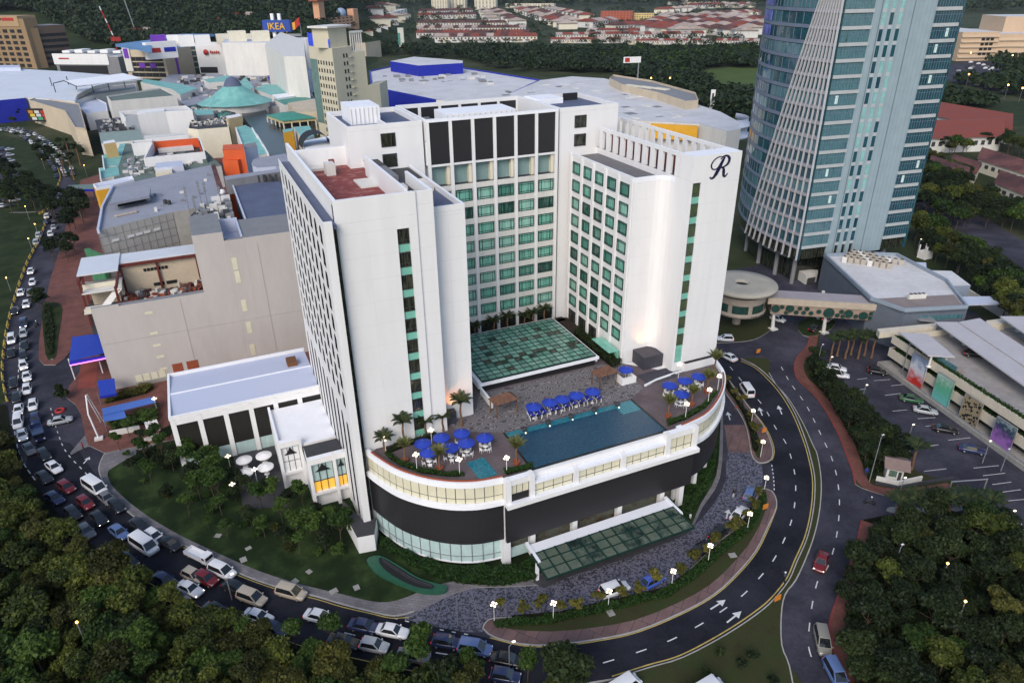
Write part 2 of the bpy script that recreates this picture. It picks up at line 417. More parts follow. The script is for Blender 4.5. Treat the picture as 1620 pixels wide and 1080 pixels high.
b.add(V, [(j*NA+i, j*NA+i+1, (j+1)*NA+i+1, (j+1)*NA+i) for j in range(ND-1) for i in range(NA-1)], 0, True)
b.build('hills', mat('wooded_hill', (.020, .034, .014), .95, .35, .01, fine=.2, c2=(.034, .048, .018), spec=.1), kind='structure')
SLABS = []
def slab(name, px, m, z1=.14, z0=-.06, world=False, n=3, side=None):
 P = px if world else smooth(pts(px, z1), n, True)
 z1 += .004*len(SLABS); SLABS.append(name)
 return MB().prism(P, z0, z1, 1, 0).build(name, [m, side or M['kerb']], kind='structure')
def sheet(name, px, m, z, n=3, world=False, sm=True):
 P = px if world else pts(px, z)
 if sm and not world: P = smooth(P, n, True)
 return MB().sheet(P, z).build(name, m, kind='structure')
def ribbon(name, px, w, m, z, n=4, closed=False, world=False, off=0.0):
 P = px if world else smooth(pts(px, z), n, closed)
 return MB().strip(offset(P, off-w/2), offset(P, off+w/2), z).build(name, m, kind='structure')
A_IN = [(1146, 593), (1165, 618), (1183, 642), (1203, 667), (1216, 691), (1221.7, 713), (1218, 726), (1205.5, 730)]
ROAD_LOW = [(10, 640), (20, 690), (40, 740), (80, 800), (130, 850), (217, 913), (257, 933), (383, 990), (487, 1025), (567, 1043), (660, 1064), (770, 1080), (880, 1084), (970, 1072)]
MED_L = [(1172, 567), (1193, 577), (1213, 593), (1237, 620), (1257, 653), (1273, 693), (1281, 720), (1288, 753), (1288, 787), (1283.5, 820), (1275, 853), (1260, 887), (1247, 917), (1223, 947), (1196.7, 970), (1146.7, 1003), (1080, 1038), (1027, 1054), (970, 1072)]
MED_R = [(1262, 1120), (1250, 1053), (1238, 1020), (1237, 973), (1243, 940), (1260, 917), (1277, 880), (1290, 843), (1298, 803), (1300, 760), (1294, 720), (1286, 702), (1272, 671), (1250, 633), (1228, 607), (1217, 589), (1215.5, 567)]
B_R = [(1262, 480), (1274, 500), (1281, 527), (1277, 547), (1263, 563), (1257, 580), (1263, 600), (1287, 623), (1307, 650), (1327, 687), (1340, 720), (1350, 747), (1353, 765)]
B_R2 = [(1364, 822), (1357, 853), (1347, 887), (1333, 927), (1320, 960), (1313, 987), (1317, 1020), (1327, 1053), (1336, 1085), (1350, 1130)]
HOT = [(111, 716), (140, 705), (165, 716), (157, 733), (157, 750), (173, 780), (200, 808), (250, 843), (300, 866.7), (366.7, 901.7), (433, 926.7), (500, 943), (540, 955), (583, 966), (623, 974), (655, 967), (690, 950), (740, 931), (773, 928), (853, 924), (900, 905), (1000, 872), (1087, 838), (1112, 800), (1139, 755), (1144, 684), (1143, 640), (1141, 611), (1120, 580)]
# asphalt under every carriageway and lot
sheet('road', [(-160, 235), (60, 232), (130, 300), (112, 440), (165, 640), (300, 690), (1100, 520), (1140, 430), (1300, 400), (1470, 455), (1660, 560), (1900, 800), (1900, 960), (1500, 960), (1390, 840), (1360, 950), (1345, 1000), (1400, 1160), (800, 1160), (560, 1080), (380, 1030), (180, 930), (60, 850), (-40, 700), (-40, 420), (-160, 360)], M['asphalt2'], .02, sm=False)
# the newer black carriageway round the front
RA_OUT = ROAD_LOW[3:-1]+MED_L[::-1]
sheet('ring_road', [(1130, 560), (1146, 593)]+A_IN[1:]+[(1221, 733), (1224.5, 778), (1229.5, 800), (1216.7, 830), (1197, 870), (1166.7, 906.7), (1130, 940), (1080, 968), (1006.7, 998), (940, 1011.7), (873, 1020), (823, 1018), (760, 1006), (640, 978), (583, 967), (500, 945), (433, 928), (366.7, 903), (300, 868), (250, 845), (200, 810), (165, 770), (140, 735), (110, 700), (60, 700), (40, 740), (80, 800), (130, 850), (217, 913), (383, 990), (567, 1043), (770, 1080), (880, 1084), (970, 1072), (1080, 1038), (1146.7, 1003), (1196.7, 970), (1223, 947), (1247, 917), (1260, 887), (1275, 853), (1283.5, 820), (1288, 787), (1288, 753), (1273, 693), (1257, 653), (1237, 620), (1213, 593), (1172, 567)], M['asphalt'], .035, n=2)
# hotel grounds
slab('pavement', HOT+[(1000, 520), (700, 560), (300, 610), (190, 640)], M['pave'])
sheet('lawn', [(172, 757), (192, 783), (237, 818), (287, 847), (340, 872), (403, 900), (467, 921), (540, 939), (600, 952), (640, 945), (690, 925), (750, 915), (830, 915), (880, 870), (700, 780), (560, 690), (300, 690), (185, 735)], M['lawn'], .16)
sheet('hotel_verge', [(1092, 832), (1108, 797), (1133, 752), (1139, 690), (1138, 640), (1120, 600), (1080, 700), (1060, 790), (1075, 825)], M['lawn'], .16)
# driveway of small setts
COB = [(640, 978), (655, 968), (690, 951), (740, 932), (773, 929), (853, 925), (900, 906), (1000, 873), (1087, 839), (1126, 800), (1148, 760), (1152, 716), (1190, 716), (1205, 732), (1205, 770), (1192, 795), (1180, 822), (1143, 850), (1097, 893), (1053, 927), (953, 950), (867, 970), (785, 975), (768, 983), (762, 1000), (700, 993)]
def settmat():
 m, t, b = _nodes('driveway_setts'); L = t.links
 g = t.nodes.new('ShaderNodeNewGeometry')
 vo = t.nodes.new('ShaderNodeTexVoronoi'); vo.inputs['Scale'].default_value = 4.6; L.new(g.outputs['Position'], vo.inputs['Vector'])
 n1 = t.nodes.new('ShaderNodeTexNoise'); n1.inputs['Scale'].default_value = 1.9; n1.inputs['Detail'].default_value = 4; L.new(g.outputs['Position'], n1.inputs['Vector'])
 sp = t.nodes.new('ShaderNodeSeparateColor'); L.new(vo.outputs['Color'], sp.inputs[0])
 ad = t.nodes.new('ShaderNodeMath'); ad.operation = 'MULTIPLY_ADD'; ad.inputs[1].default_value = .8; L.new(n1.outputs[0], ad.inputs[0]); L.new(sp.outputs[0], ad.inputs[2])
 rp = t.nodes.new('ShaderNodeValToRGB'); e = rp.color_ramp.elements
 e[0].position = .55; e[0].color = (.022, .022, .032, 1); e[1].position = .98; e[1].color = (.13, .13, .175, 1)
 k = e.new(.80); k.color = (.048, .048, .066, 1)
 L.new(ad.outputs[0], rp.inputs[0]); L.new(rp.outputs[0], b.inputs['Base Color']); b.inputs['Roughness'].default_value = .7
 return m
M['setts'] = settmat()
sheet('driveway', COB, M['setts'], .05, n=2)
sheet('driveway_brown', [(1152, 715), (1147, 680), (1144, 672), (1180, 672), (1185, 690), (1190, 716)], M['brownpave'], .055, n=1)
sheet('forecourt', [(842, 920), (862, 905), (1075, 812), (1094, 838), (1086, 845), (1000, 880), (900, 912), (860, 930)], M['darkgrey'], .165, n=1, sm=False)
# planted islands beside the driveway
ISL = [(763, 993), (768, 983), (785, 976), (867, 971), (953, 951), (1053, 928), (1097, 894), (1143, 851), (1180, 823), (1192, 796), (1204, 774), (1214, 773), (1225, 780), (1229.5, 800), (1216.7, 830), (1197, 870), (1166.7, 906.7), (1130, 940), (1080, 968), (1006.7, 998), (940, 1011.7), (873, 1020), (823, 1018), (780, 1006.7)]
slab('planted_island', ISL, M['brownpave'], n=2)
OUTR = [(800, 1004), (873, 1010), (940, 1002), (1005, 988), (1074, 958), (1122, 930), (1156, 899), (1185, 865), (1205, 828), (1214, 800)]
sheet('island_grass', [(790, 981), (867, 974), (953, 954), (1053, 931), (1099, 897), (1145, 853), (1183, 824), (1195, 797), (1206, 778), (1212, 782), (1213, 800), (1203, 828), (1182, 864), (1152, 898), (1119, 927), (1072, 953), (1004, 980), (938, 992), (873, 998), (805, 994)], M['drygrass'], .16, n=2)
NISL = [(1141, 611), (1159, 635.6), (1174, 658), (1183, 680), (1190, 718), (1198, 729), (1206, 731), (1218, 727), (1222, 713), (1216, 691), (1203, 667), (1183, 642), (1165, 618), (1146, 593), (1139, 596)]
slab('planted_island_north', NISL, M['brownpave'], n=2)
sheet('island_grass_north', [(1144, 607), (1163, 635), (1179, 660), (1188, 685), (1195, 718), (1201, 724), (1204, 712), (1200, 690), (1186, 660), (1166, 632), (1148, 605)], M['drygrass'], .16, n=2)
# median and the grass wedge below it
slab('median', MED_L+[(962, 1090), (955, 1130)]+MED_R, M['drygrass'], n=2)
# land to the right of the inbound road
RLAND = B_R+[(1380, 777), (1421, 785), (1495, 776), (1515, 768), (1500, 758), (1450, 745), (1400, 690), (1345, 640), (1312, 600), (1290, 570), (1300, 520), (1290, 480)]
slab('verge_right', RLAND, M['drygrass'], n=2)
ribbon('red_pavement', [(1288, 527), (1283, 550), (1268, 567), (1264, 580), (1271, 598), (1294, 620), (1315, 648), (1336, 685), (1350, 720), (1360, 750), (1372, 768), (1400, 776), (1440, 778), (1505, 769)], 1.9, M['brick'], .165)
ribbon('red_kerb_line', B_R, .35, M['redkerb'], .17)
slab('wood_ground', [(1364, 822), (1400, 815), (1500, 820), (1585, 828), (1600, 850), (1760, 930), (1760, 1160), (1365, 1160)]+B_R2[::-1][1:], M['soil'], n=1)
ribbon('red_pavement_south', [(1375, 826), (1369, 853), (1359, 887), (1345, 927), (1332, 960), (1326, 990), (1331, 1020), (1343, 1056), (1356, 1090)], 2.0, M['brick'], .165)
ribbon('red_kerb_south', B_R2, .35, M['redkerb'], .17)
slab('car_park_island', [(1404, 803), (1420, 801), (1470, 803), (1530, 795), (1550, 790), (1553, 796), (1520, 807), (1470, 812), (1410, 810)], M['concrete'], n=2)
# foreground wood and the road beyond it
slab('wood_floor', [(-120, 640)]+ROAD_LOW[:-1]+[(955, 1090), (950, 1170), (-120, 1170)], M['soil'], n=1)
sheet('back_lane', [(-120, 860), (20, 900), (60, 960), (75, 1020), (40, 1130), (-120, 1130)], M['asphalt2'], .17)
# left land
slab('park_grass', [(-160, 345), (30, 338), (55, 336), (78, 338), (50, 400), (41, 413), (18, 477), (8, 527), (2, 587), (11, 630), (-40, 660), (-160, 660)], M['grass'], n=2)
slab('roundabout_grass', [(-60, 215), (10, 215), (50, 228), (80, 250), (92, 275), (88, 300), (75, 312), (55, 300), (29, 275), (12, 240), (-10, 232), (-60, 236)], M['grass'], n=2)
slab('park_grass_far', [(12, 300), (30, 282), (58, 303), (76, 312), (70, 328), (56, 335), (20, 336), (-30, 340)], M['grass'], n=2)
slab('mall_forecourt', [(128, 285), (112, 335), (104, 360), (95, 393), (80, 440), (69, 490), (62, 540), (61, 568), (70, 577), (88, 577), (103, 566), (117, 548), (128, 560), (128, 585), (110, 610), (104, 628), (120, 640), (128, 655), (135, 690), (140, 704), (165, 716), (300, 690), (520, 600), (470, 300), (300, 230)], M['brick'], n=1)
slab('forecourt_bed', [(66, 485), (78, 478), (92, 480), (98, 490), (92, 530), (88, 562), (80, 568), (72, 560)], M['grass'], .3, n=2)
# roundabout green under the rotunda, the lawn by the schools, the playing field
slab('rotunda_green', [(1110, 470), (1190, 462), (1222, 480), (1226, 508), (1216, 524), (1192, 537), (1160, 541), (1125, 540), (1100, 520)], M['drygrass'], n=3)
slab('bridge_bed', [(1262, 512), (1290, 500), (1320, 505), (1315, 520), (1290, 531), (1270, 530)], M['grass'], n=2)
sheet('meadow', [(1095, 118), (1140, 108), (1190, 107), (1215, 112), (1200, 150), (1150, 148), (1110, 138)], mat('meadow_grass', (.070, .105, .030), .95, .2, .03, spec=.1), .05)
sheet('playing_field', [(1560, 168), (1640, 160), (1660, 185), (1590, 200)], M['grass'], .05)
sheet('far_car_park', [(1490, 105), (1530, 96), (1600, 98), (1680, 110), (1680, 150), (1590, 148), (1500, 128)], M['asphalt2'], .05, sm=False)
sheet('highway', [(1430, 300), (1480, 310), (1560, 345), (1640, 395), (1700, 420), (1700, 470), (1620, 425), (1560, 385), (1480, 345)], M['asphalt2'], .05, n=2)
sheet('left_car_park', [(-60, 235), (8, 232), (24, 250), (34, 285), (28, 330), (-60, 350)], M['asphalt2'], .06, n=1)
# ------------------------------------------------------------------ painted lines
def dashes(mb, px, on_=2.0, gap=2.6, w=.16, z=.05, n=6):
 P = smooth(pts(px, z), n); L = plen(P); k = max(2, int(L/.5)); Q = resample(P, k); s = 0; st = L/(k-1)
 cyc = on_+gap; i = 0
 while i*st < L-on_:
  j = i+int(on_/st); seg = Q[i:j+1]
  if len(seg) > 1: mb.strip(offset(seg, -w/2), offset(seg, w/2), z)
  i += int(cyc/st)
def solid(mb, px, w=.14, z=.05, n=5):
 P = smooth(pts(px, z), n); mb.strip(offset(P, -w/2), offset(P, w/2), z)
def arrow(mb, tail, head, w=.22, z=.055):
 a, b = at(*tail, z), at(*head, z); dx, dy = b[0]-a[0], b[1]-a[1]; l = math.hypot(dx, dy); dx /= l; dy /= l
 T = lambda u, v: (a[0]+dx*u-dy*v, a[1]+dy*u+dx*v, z)
 h = min(1.6, l*.42)
 mb.poly([T(0, -w/2), T(l-h, -w/2), T(l-h, w/2), T(0, w/2)]); mb.poly([T(l-h, -.55), T(l, 0), T(l-h, .55)])
b = MB()
dashes(b, [(1155, 580), (1180, 610), (1208, 643), (1228, 678), (1243, 700), (1252, 725), (1258, 755), (1258, 790), (1250, 830), (1227, 880), (1200, 915), (1170, 945), (1120, 980), (1065, 1010), (1020, 1027), (980, 1040), (930, 1055)])
dashes(b, [(1221, 735), (1224, 757), (1225, 778)], .9, .7)
dashes(b, [(623, 977), (660, 986), (700, 996), (760, 1006)], .9, .8)
dashes(b, [(545, 1000), (610, 1016), (680, 1030), (760, 1042)])
dashes(b, [(1236, 580), (1250, 605), (1275, 640), (1300, 690), (1316, 725), (1325, 760), (1328, 800), (1323, 850), (1310, 895), (1295, 915), (1286, 950), (1281, 985), (1279, 1020), (1288, 1050), (1300, 1078)], 1.9, 2.4)
dashes(b, [(80, 645), (90, 680), (105, 715), (140, 753), (165, 790)], 1.4, 1.4)
dashes(b, [(22, 672), (26, 700), (36, 730), (60, 765)], 1.6, 1.2)
dashes(b, [(29, 660), (28, 620), (30, 570), (33, 520)], 1.6, 1.6)
for t_, h_ in (((1124, 963), (1148, 948)), ((1150, 984), (1173, 966)), ((1206, 657), (1201, 644)), ((1237, 655), (1231, 641)), ((1155, 664), (1151, 651)), ((1149, 820), (1153, 805)), ((132, 733), (142, 722))): arrow(b, t_, h_)
# bays of the car park
for (x0, y0, x1, y1) in ((1408, 600, 1382, 602), (1436, 607, 1410, 610), (1400, 625, 1425, 622), (1412, 650, 1435, 648), (1452, 662, 1480, 660), (1464, 674, 1490, 671), (1500, 696, 1535, 692), (1540, 740, 1580, 736), (1555, 752, 1590, 748), (1570, 766, 1600, 762), (1585, 778, 1615, 774), (1592, 792, 1625, 789), (1465, 706, 1485, 703), (1462, 745, 1497, 741), (1428, 697, 1446, 695), (1425, 715, 1440, 713), (1356, 600, 1372, 598), (1350, 617, 1370, 615), (1340, 627, 1360, 625), (1595, 850, 1625, 847)):
 solid(b, [(x0, y0), (x1, y1)], .12, .05, 1)
b.build('road_markings', M['paint'], kind='structure')
b = MB()
YL = [(1172, 571), (1192, 580), (1211, 596), (1234, 622), (1254, 655), (1270, 694), (1278, 720), (1285, 754), (1285, 787), (1280.5, 820), (1272, 852), (1257, 886), (1244, 915), (1220, 945), (1194, 967), (1144, 1000), (1078, 1035), (1025, 1051), (968, 1069)]
solid(b, YL, .18, .056); solid(b, [(1229, 802), (1217, 833), (1197, 873), (1167, 909), (1130, 942), (1080, 970), (1007, 1000), (940, 1014), (873, 1022), (823, 1020), (775, 1008)], .14, .056)
solid(b, [(222, 829), (300, 870), (367, 905), (433, 930), (500, 947), (540, 959), (583, 969), (620, 977), (650, 975)], .14, .056)
solid(b, [(217, 912), (257, 932), (383, 989), (487, 1024), (567, 1042), (660, 1062)], .14, .056)
solid(b, [(1150, 596), (1168, 620), (1186, 644), (1206, 668), (1219, 691), (1225, 713), (1221, 728)], .14, .056)
b.build('yellow_road_lines', M['yellowline'], kind='structure')
# metal setts of the driveway: pale cross lines, blue lights
b = MB()
for x0, y0, x1, y1 in ((640, 980, 690, 951), (690, 985, 702, 949), (724, 990, 722, 940), (760, 990, 745, 933), (800, 972, 800, 929), (848, 968, 823, 928), (895, 960, 872, 922), (944, 950, 905, 908), (992, 938, 940, 896), (1040, 925, 975, 884), (1080, 905, 1010, 872), (1105, 882, 1045, 858), (1135, 855, 1075, 843)):
 solid(b, [(x0, y0), (x1, y1)], .14, .062, 1)
b.build('driveway_lines', mat('driveway_band', (.16, .16, .19), .7, .2, 1), kind='structure')
# kerbs: pale raised edges along the carriageways
b = MB()
for px, side in ((MED_L, 1), (MED_R[:-1], 1), (ISL+ISL[:1], -1), (NISL+NISL[:1], -1), (HOT[2:16], 1), (ROAD_LOW, -1)):
 P = smooth(pts(px, .15), 3); b.wall(P, .0, .165, .16*side)
b.build('kerb', mat('pale_kerb', (.36, .35, .33), .8, .2, .8), kind='structure')
# ================================================================== THE HOTEL
DZ = 14.6
hotel = thing('hotel', 'tall white hotel of three wings round a roof deck with a pool and blue parasols', 'hotel', (46.5, 96, 0))
W = [M['white'], M['white2'], M['dark'], M['darkgrey'], M['blueroof'], M['redtile'], M['offwhite'], M['glassteal']]
def hp(mb, name, mats=W, **k): return mb.build(name, mats, hotel, **k)
HL = hotel.location
def hput(name, me, loc, rz=0.0, parent=None, **k):
 return put(name, me, parent or hotel, (loc[0]-HL[0], loc[1]-HL[1], loc[2]-HL[2]), rz, **k)
def bars(mb, x0, z0, x1, z1, y0, y1, t=.09, m=0):
 mb.box(x0, y0, z0, x1, y1, z0+t, m); mb.box(x0, y0, z1-t, x1, y1, z1, m)
 mb.box(x0, y0, z0+t, x0+t, y1, z1-t, m); mb.box(x1-t, y0, z0+t, x1, y1, z1-t, m)
def win_mesh(w, h, t=.10, mull=((.2, 1), (.8, 1)), rail=.2, top=.8):
 b = MB(); bars(b, -w/2, 0, w/2, h, -.08, .10, t)
 for u, _ in mull: b.box(-w/2+w*u-t/3, -.06, t, -w/2+w*u+t/3, .09, h-t)
 for z in ([rail] if rail else [])+([top] if top else []): b.box(-w/2+t, -.055, h*z-t/3, w/2-t, .085, h*z+t/3)
 return b.mesh('window_frame', [M['darkgrey']])
def pane_mesh(w, h, m): return MB().box(-w/2+.04, .02, .04, w/2-.04, .07, h-.04).mesh('window_pane', [m])
FR = mat('window_frame_green', (.012, .035, .03), .5, .2, 2)
PVAR = {}; wr_ = random.Random(8)
def put_window(fm, pm, loc, rz=0.0, parent=None):
 w = hput('window', fm, loc, rz, parent)
 if pm.materials[0] == M['glassteal']:
  k = wr_.choice((0, 0, 0, 0, 2, 2, 3, 3, 4))
  if k and (pm.name, k) not in PVAR: q = pm.copy(); q.materials[0] = M['glassteal%d' % k]; PVAR[pm.name, k] = q
  if k: pm = PVAR[pm.name, k]
 put('pane', pm, w); return w
# ---- left wing (front block with red roof terrace)
b = MB()
b.box(14.3, 85.6, 0, 21.95, 122, 48.5, 0, 5).box(23.6, 85.6, 0, 24.72, 122, 48.5, 0, 5).box(24.72, 85.85, 0, 27.1, 122, 49.6, 0, 3)
b.box(21.95, 86.05, 0, 23.6, 122, 48.5, 0, 5)
b.box(21.95, 85.6, 46.85, 23.6, 86.04, 48.5, 0); b.box(21.95, 85.6, 0, 23.6, 86.04, DZ-.3, 0)
b.build('wing_wall', W, hotel)
b = MB()
b.box(14.3, 85.6, 48.51, 24.72, 85.95, 51.45, 0, 1).box(24.72, 85.85, 49.61, 27.1, 86.15, 51.35, 0, 1)
b.box(14.3, 85.96, 48.52, 24.7, 86.7, 50.9, 3).box(14.9, 86.71, 48.52, 24.7, 87.05, 51.2, 6)
b.box(14.3, 85.96, 48.53, 14.75, 124.0, 51.5, 0, 1).box(23.7, 87.06, 48.53, 24.1, 108.5, 51.5, 0, 1)
b.box(26.7, 86.16, 49.61, 27.1, 97, 51.35, 0, 1).box(14.76, 117.0, 48.53, 22.7, 117.5, 51.5, 0, 1)
b.build('parapet', W, hotel)
b = MB(); b.box(15.0, 114.6, 48.53, 20.5, 116.9, 48.9, 6).box(18.2, 110.6, 48.53, 19.6, 112.8, 50.3, 6).box(19.2, 113.0, 48.53, 20.0, 113.8, 50.4, 5)
b.box(21.2, 101, 48.53, 23.69, 106, 48.75, 6).tube((18.8, 111.7, 50.3), (18.8, 111.7, 52.2), .06).box(24.3, 99, 49.61, 26.3, 106, 50.3, 3).box(24.4, 92, 49.61, 25.6, 94, 50.5, 6)
b.build('roof_plant', [M['white'], M['white2'], M['dark'], M['grey'], M['blueroof'], M['redtile'], M['offwhite']], hotel, kind='stuff')
WM1 = None
f_strip = MB(); bars(f_strip, -.82, 0, .82, 2.05, -.05, .08, .07); f_strip.box(-.04, -.05, .07, .04, .07, 1.98); f_strip.box(-.75, -.045, .5, .75, .065, .56)
f_strip = f_strip.mesh('strip_window_frame', [M['darkgrey']])
p_strip = MB().box(-.78, .0, .04, .78, .05, 2.0).mesh('strip_pane', [M['glassdark']])
s_strip = MB().box(-.82, -.02, 0, .82, .08, 1.02).mesh('spandrel', [M['spandrel']])
for k in range(10):
 z = 46.8-3.2*(k+1)+1.08
 put_window(f_strip, p_strip, (22.775, 85.93, z)); hput('spandrel', s_strip, (22.775, 85.93, z-1.08))
# ---- stepped block beside it with the blue roof
b = MB(); b.box(27.11, 88.1, 0, 32.2, 113.4, 47.5, 0, 4)
b.box(27.11, 88.1, 47.51, 32.2, 88.45, 48.3, 0, 1).box(31.8, 88.46, 47.51, 32.2, 113.4, 48.3, 0, 1).box(27.11, 105, 47.51, 31.79, 113, 48.0, 6, 3)
b.box(28, 99, 47.51, 31.5, 103, 48.1, 6).build('stair_tower', W, hotel)
# ---- arched screen wall of the left flank
YS, PW, RH = 85.3, 3.62, 3.02
def arch_cell(mb, y, z, x0, x1, p, h, w, ah, zo):
 "one bay of the screen with an arched opening; faces -X"
 ys, zs = y+p/2-w/2, z+zo; n = 8; r = w/2; yc = y+p/2
 A = [(ys, zs)]+[(yc-r*math.cos(math.pi*i/n), zs+ah-r+r*math.sin(math.pi*i/n)) for i in range(n+1)]+[(ys+w, zs)]
 O = [(y, z), (y, z+h), (y+p, z+h), (y+p, z)]
 N = len(A); half = N//2
 V = [(x0, *q) for q in A]+[(x0, *q) for q in O]+[(x1, *q) for q in A]
 Fc = [(N, 0, 1), ]+[(N, i, i+1) for i in range(1, half-2)]+[(N, half-2, N+1)]+[(N+1, i, i+1) for i in range(half-2, half+1)]+[(N+1, half+1, N+2)]
 Fc += [(N+2, i, i+1) for i in range(half+1, N-2)]+[(N+2, N-2, N+3), (N+3, N-2, N-1), (N, N+3, N-1, 0)]
 mb.add(V, [f[::-1] for f in Fc], 0)
 mb.add(V, [(i, i+1, N+5+i, N+4+i) for i in range(N-1)]+[(N-1, 0, N+4, 2*N+3)], 2)  # reveals coloured dark: the shade inside the openings is in the material
X0, X1 = 12.65, 12.71
W2_ = [M['white'], M['white2'], M['dark'], M['darkgrey'], M['blueroof']]
b = MB()
rows = [48.4-2.55-3.0*k for k in range(9)]
zt = rows[0]-.3+RH
for k, z in enumerate(rows):
 for i in range(10): arch_cell(b, YS+i*PW, z-.3, X0, X1, PW, 3.0, 1.55, 2.4, .3)
zb = rows[-1]-.3
b.box(X0, YS-1.2, zb, X1, YS, zt-.02, 0).box(X0, YS+10*PW, zb, X1, 122.7, zt-.02, 0).box(X0, YS-1.2, zt-.02, X1, 122.7, 49.4, 0, 1)
b.box(X0, YS-1.2, 20.0, X1, 122.7, zb-.002, 0)
for i in range(10):
 arch_cell(b, YS+i*PW, 2.0, X0, X1, PW, 18.0, 1.3, 17.0, .2)
b.box(X0, YS-1.2, 2.0, X1, YS, 20.0, 0).box(X0, YS+10*PW, 2.0, X1, 122.7, 20.0, 0)
b.box(X0, YS-1.2, 0, X1, 122.7, 1.998, 0)
b.box(X1+.002, YS-1.2, 0, 13.7, YS-.8, 49.4, 0, 1).box(X1+.002, YS-.79, 48.3, 14.29, 122.7, 48.8, 4)
b.build('screen_wall', W, hotel)
am = MB().box(-.02, -1.1, 0, .02, 1.1, 2.5).mesh('arch_pane', [M['glassdark']])
am2 = MB().box(-.02, -1.1, 0, .02, 1.1, 17.2).mesh('slot_pane', [M['glassdark']])
for i in range(10):
 for z in rows: hput('arched_window', am, (12.98, YS+i*PW+PW/2, z-.02))
 hput('slot_window', am2, (12.98, YS+i*PW+PW/2, 2.15))
b = MB(); b.box(13.05, 85.0, 1, 14.28, 122, 48.29, 2).build('dark_cavity_fill', [M['white'], M['white2'], M['glassdark']], hotel)  # solid dark block stands in for the shade behind the openings
# ---- middle wing
yc = 113.8; P0, PP = 35.72, 3.96
b = MB(); b.box(35.3, yc+.35, 0, 59.9, 131, 43.4, 0, 3).box(35.3, yc+1.7, 43.41, 59.9, 131, 47.6, 0).box(35.3, yc+.35, 47.61, 59.9, 131, 51.5, 0, 3)
for i in range(7): b.box(P0+i*PP-.28, yc, 12, P0+i*PP+.28, yc+.34, 54.55, 0)
b.box(P0-.28, yc, 54.56, P0+6*PP+.28, yc+.5, 55.05, 1)
for i in range(6):
 x0, x1 = P0+i*PP+.281, P0+(i+1)*PP-.281
 b.box(x0, yc+.12, 43.0, x1, yc+.34, 43.9, 6)
 b.box(x0, yc+.12, 47.3, x1, yc+.34, 47.65, 0)
 for k in range(8): b.box(x0, yc+.12, 42.87-3.16*(k+1)-.0, x1, yc+.34, 42.87-3.16*k-2.1, 6)
 b.box(x0, yc+.12, 17.4, x1, yc+.34, 42.87-3.16*8-.01, 6)
# roof court: side and back frames, tank
b.box(35.3, yc+.6, 51.51, 35.7, 131, 55.05, 0, 1).box(59.5, yc+.6, 51.51, 59.9, 131, 55.05, 0, 1).box(35.71, 130.6, 54.4, 59.49, 131, 55.05, 0, 1)
for i in range(7): b.box(P0+i*PP-.28, 130.61, 51.51, P0+i*PP+.28, 130.99, 54.39, 0)
b.build('main_wall', W, hotel)
dp = MB().box(-PP/2+.285, 0, 0, PP/2-.285, .12, 6.85).mesh('louvre_panel', [M['black']])
dp2 = MB().box(-PP/2+.285, 0, 0, PP/2-.285, .12, 2.85).mesh('louvre_panel', [M['black']])
wm, pm = win_mesh(3.0, 2.06), pane_mesh(3.0, 2.06, M['glassteal']); wm.materials[0] = FR
wg, pg = win_mesh(3.2, 2.7, mull=((.33, 1), (.66, 1)), rail=0), pane_mesh(3.2, 2.7, M['glassdark']); wg.materials[0] = FR
cu = MB()
for i in range(14): cu.box(-1.65+i*.2, 1.12+.05*(i % 2), 0, -1.45+i*.2, 1.17+.05*(i % 2), 3.3)
cu = cu.mesh('curtain', [mat('sheer_curtain', (.30, .42, .40), .5, .25, 4, c2=(.16, .26, .27), stretch=(5, 5, .1))])
bal = MB(); bal.box(-1.69, 0, -.1, 1.69, 1.35, .1, 1).box(-1.69, 1.25, .11, 1.69, 1.35, 3.7, 0).box(1.15, .35, .11, 1.69, 1.24, 3.4, 0)
bal = bal.mesh('balcony', [M['cream'], M['darkgrey']])
# cut-back behind the balcony is kept shallow: it stands proud of the wall line
for i in range(6):
 xc = P0+(i+.5)*PP
 hput('louvre_panel', dp, (xc, yc+.2, 47.68)); hput('louvre_panel', dp2, (xc, 130.7, 51.52))
 bb = hput('balcony', bal, (xc, yc+.14, 43.85)); put('curtain', cu, bb, (0, 0, .1))
 for k in range(8): put_window(wm, pm, (xc, yc+.17, 42.87-3.16*k-2.08))
 put_window(wg, pg, (xc, yc+.2, 14.65))
b = MB(); b.box(40.5, 118.2, 51.51, 53.5, 124.5, 54.9, 1)
for i in range(14): b.box(40.6+i, 118.05, 51.6, 40.75+i, 118.19, 54.7, 6)
b.build('roof_tank', W, hotel)
b = MB()
for i in range(7): b.box(36.2+.55*i, 116+(i % 2), 52.6+.1*(i % 3), 36.45+.55*i, 128, 52.9+.1*(i % 3), 0)
for j in range(6): b.box(36, 117+j*1.9, 53.1, 40.2, 117.3+j*1.9, 53.3, 0)
b.box(56, 119, 51.51, 58, 122, 53, 0).build('roof_pipes', [M['steel']], hotel)
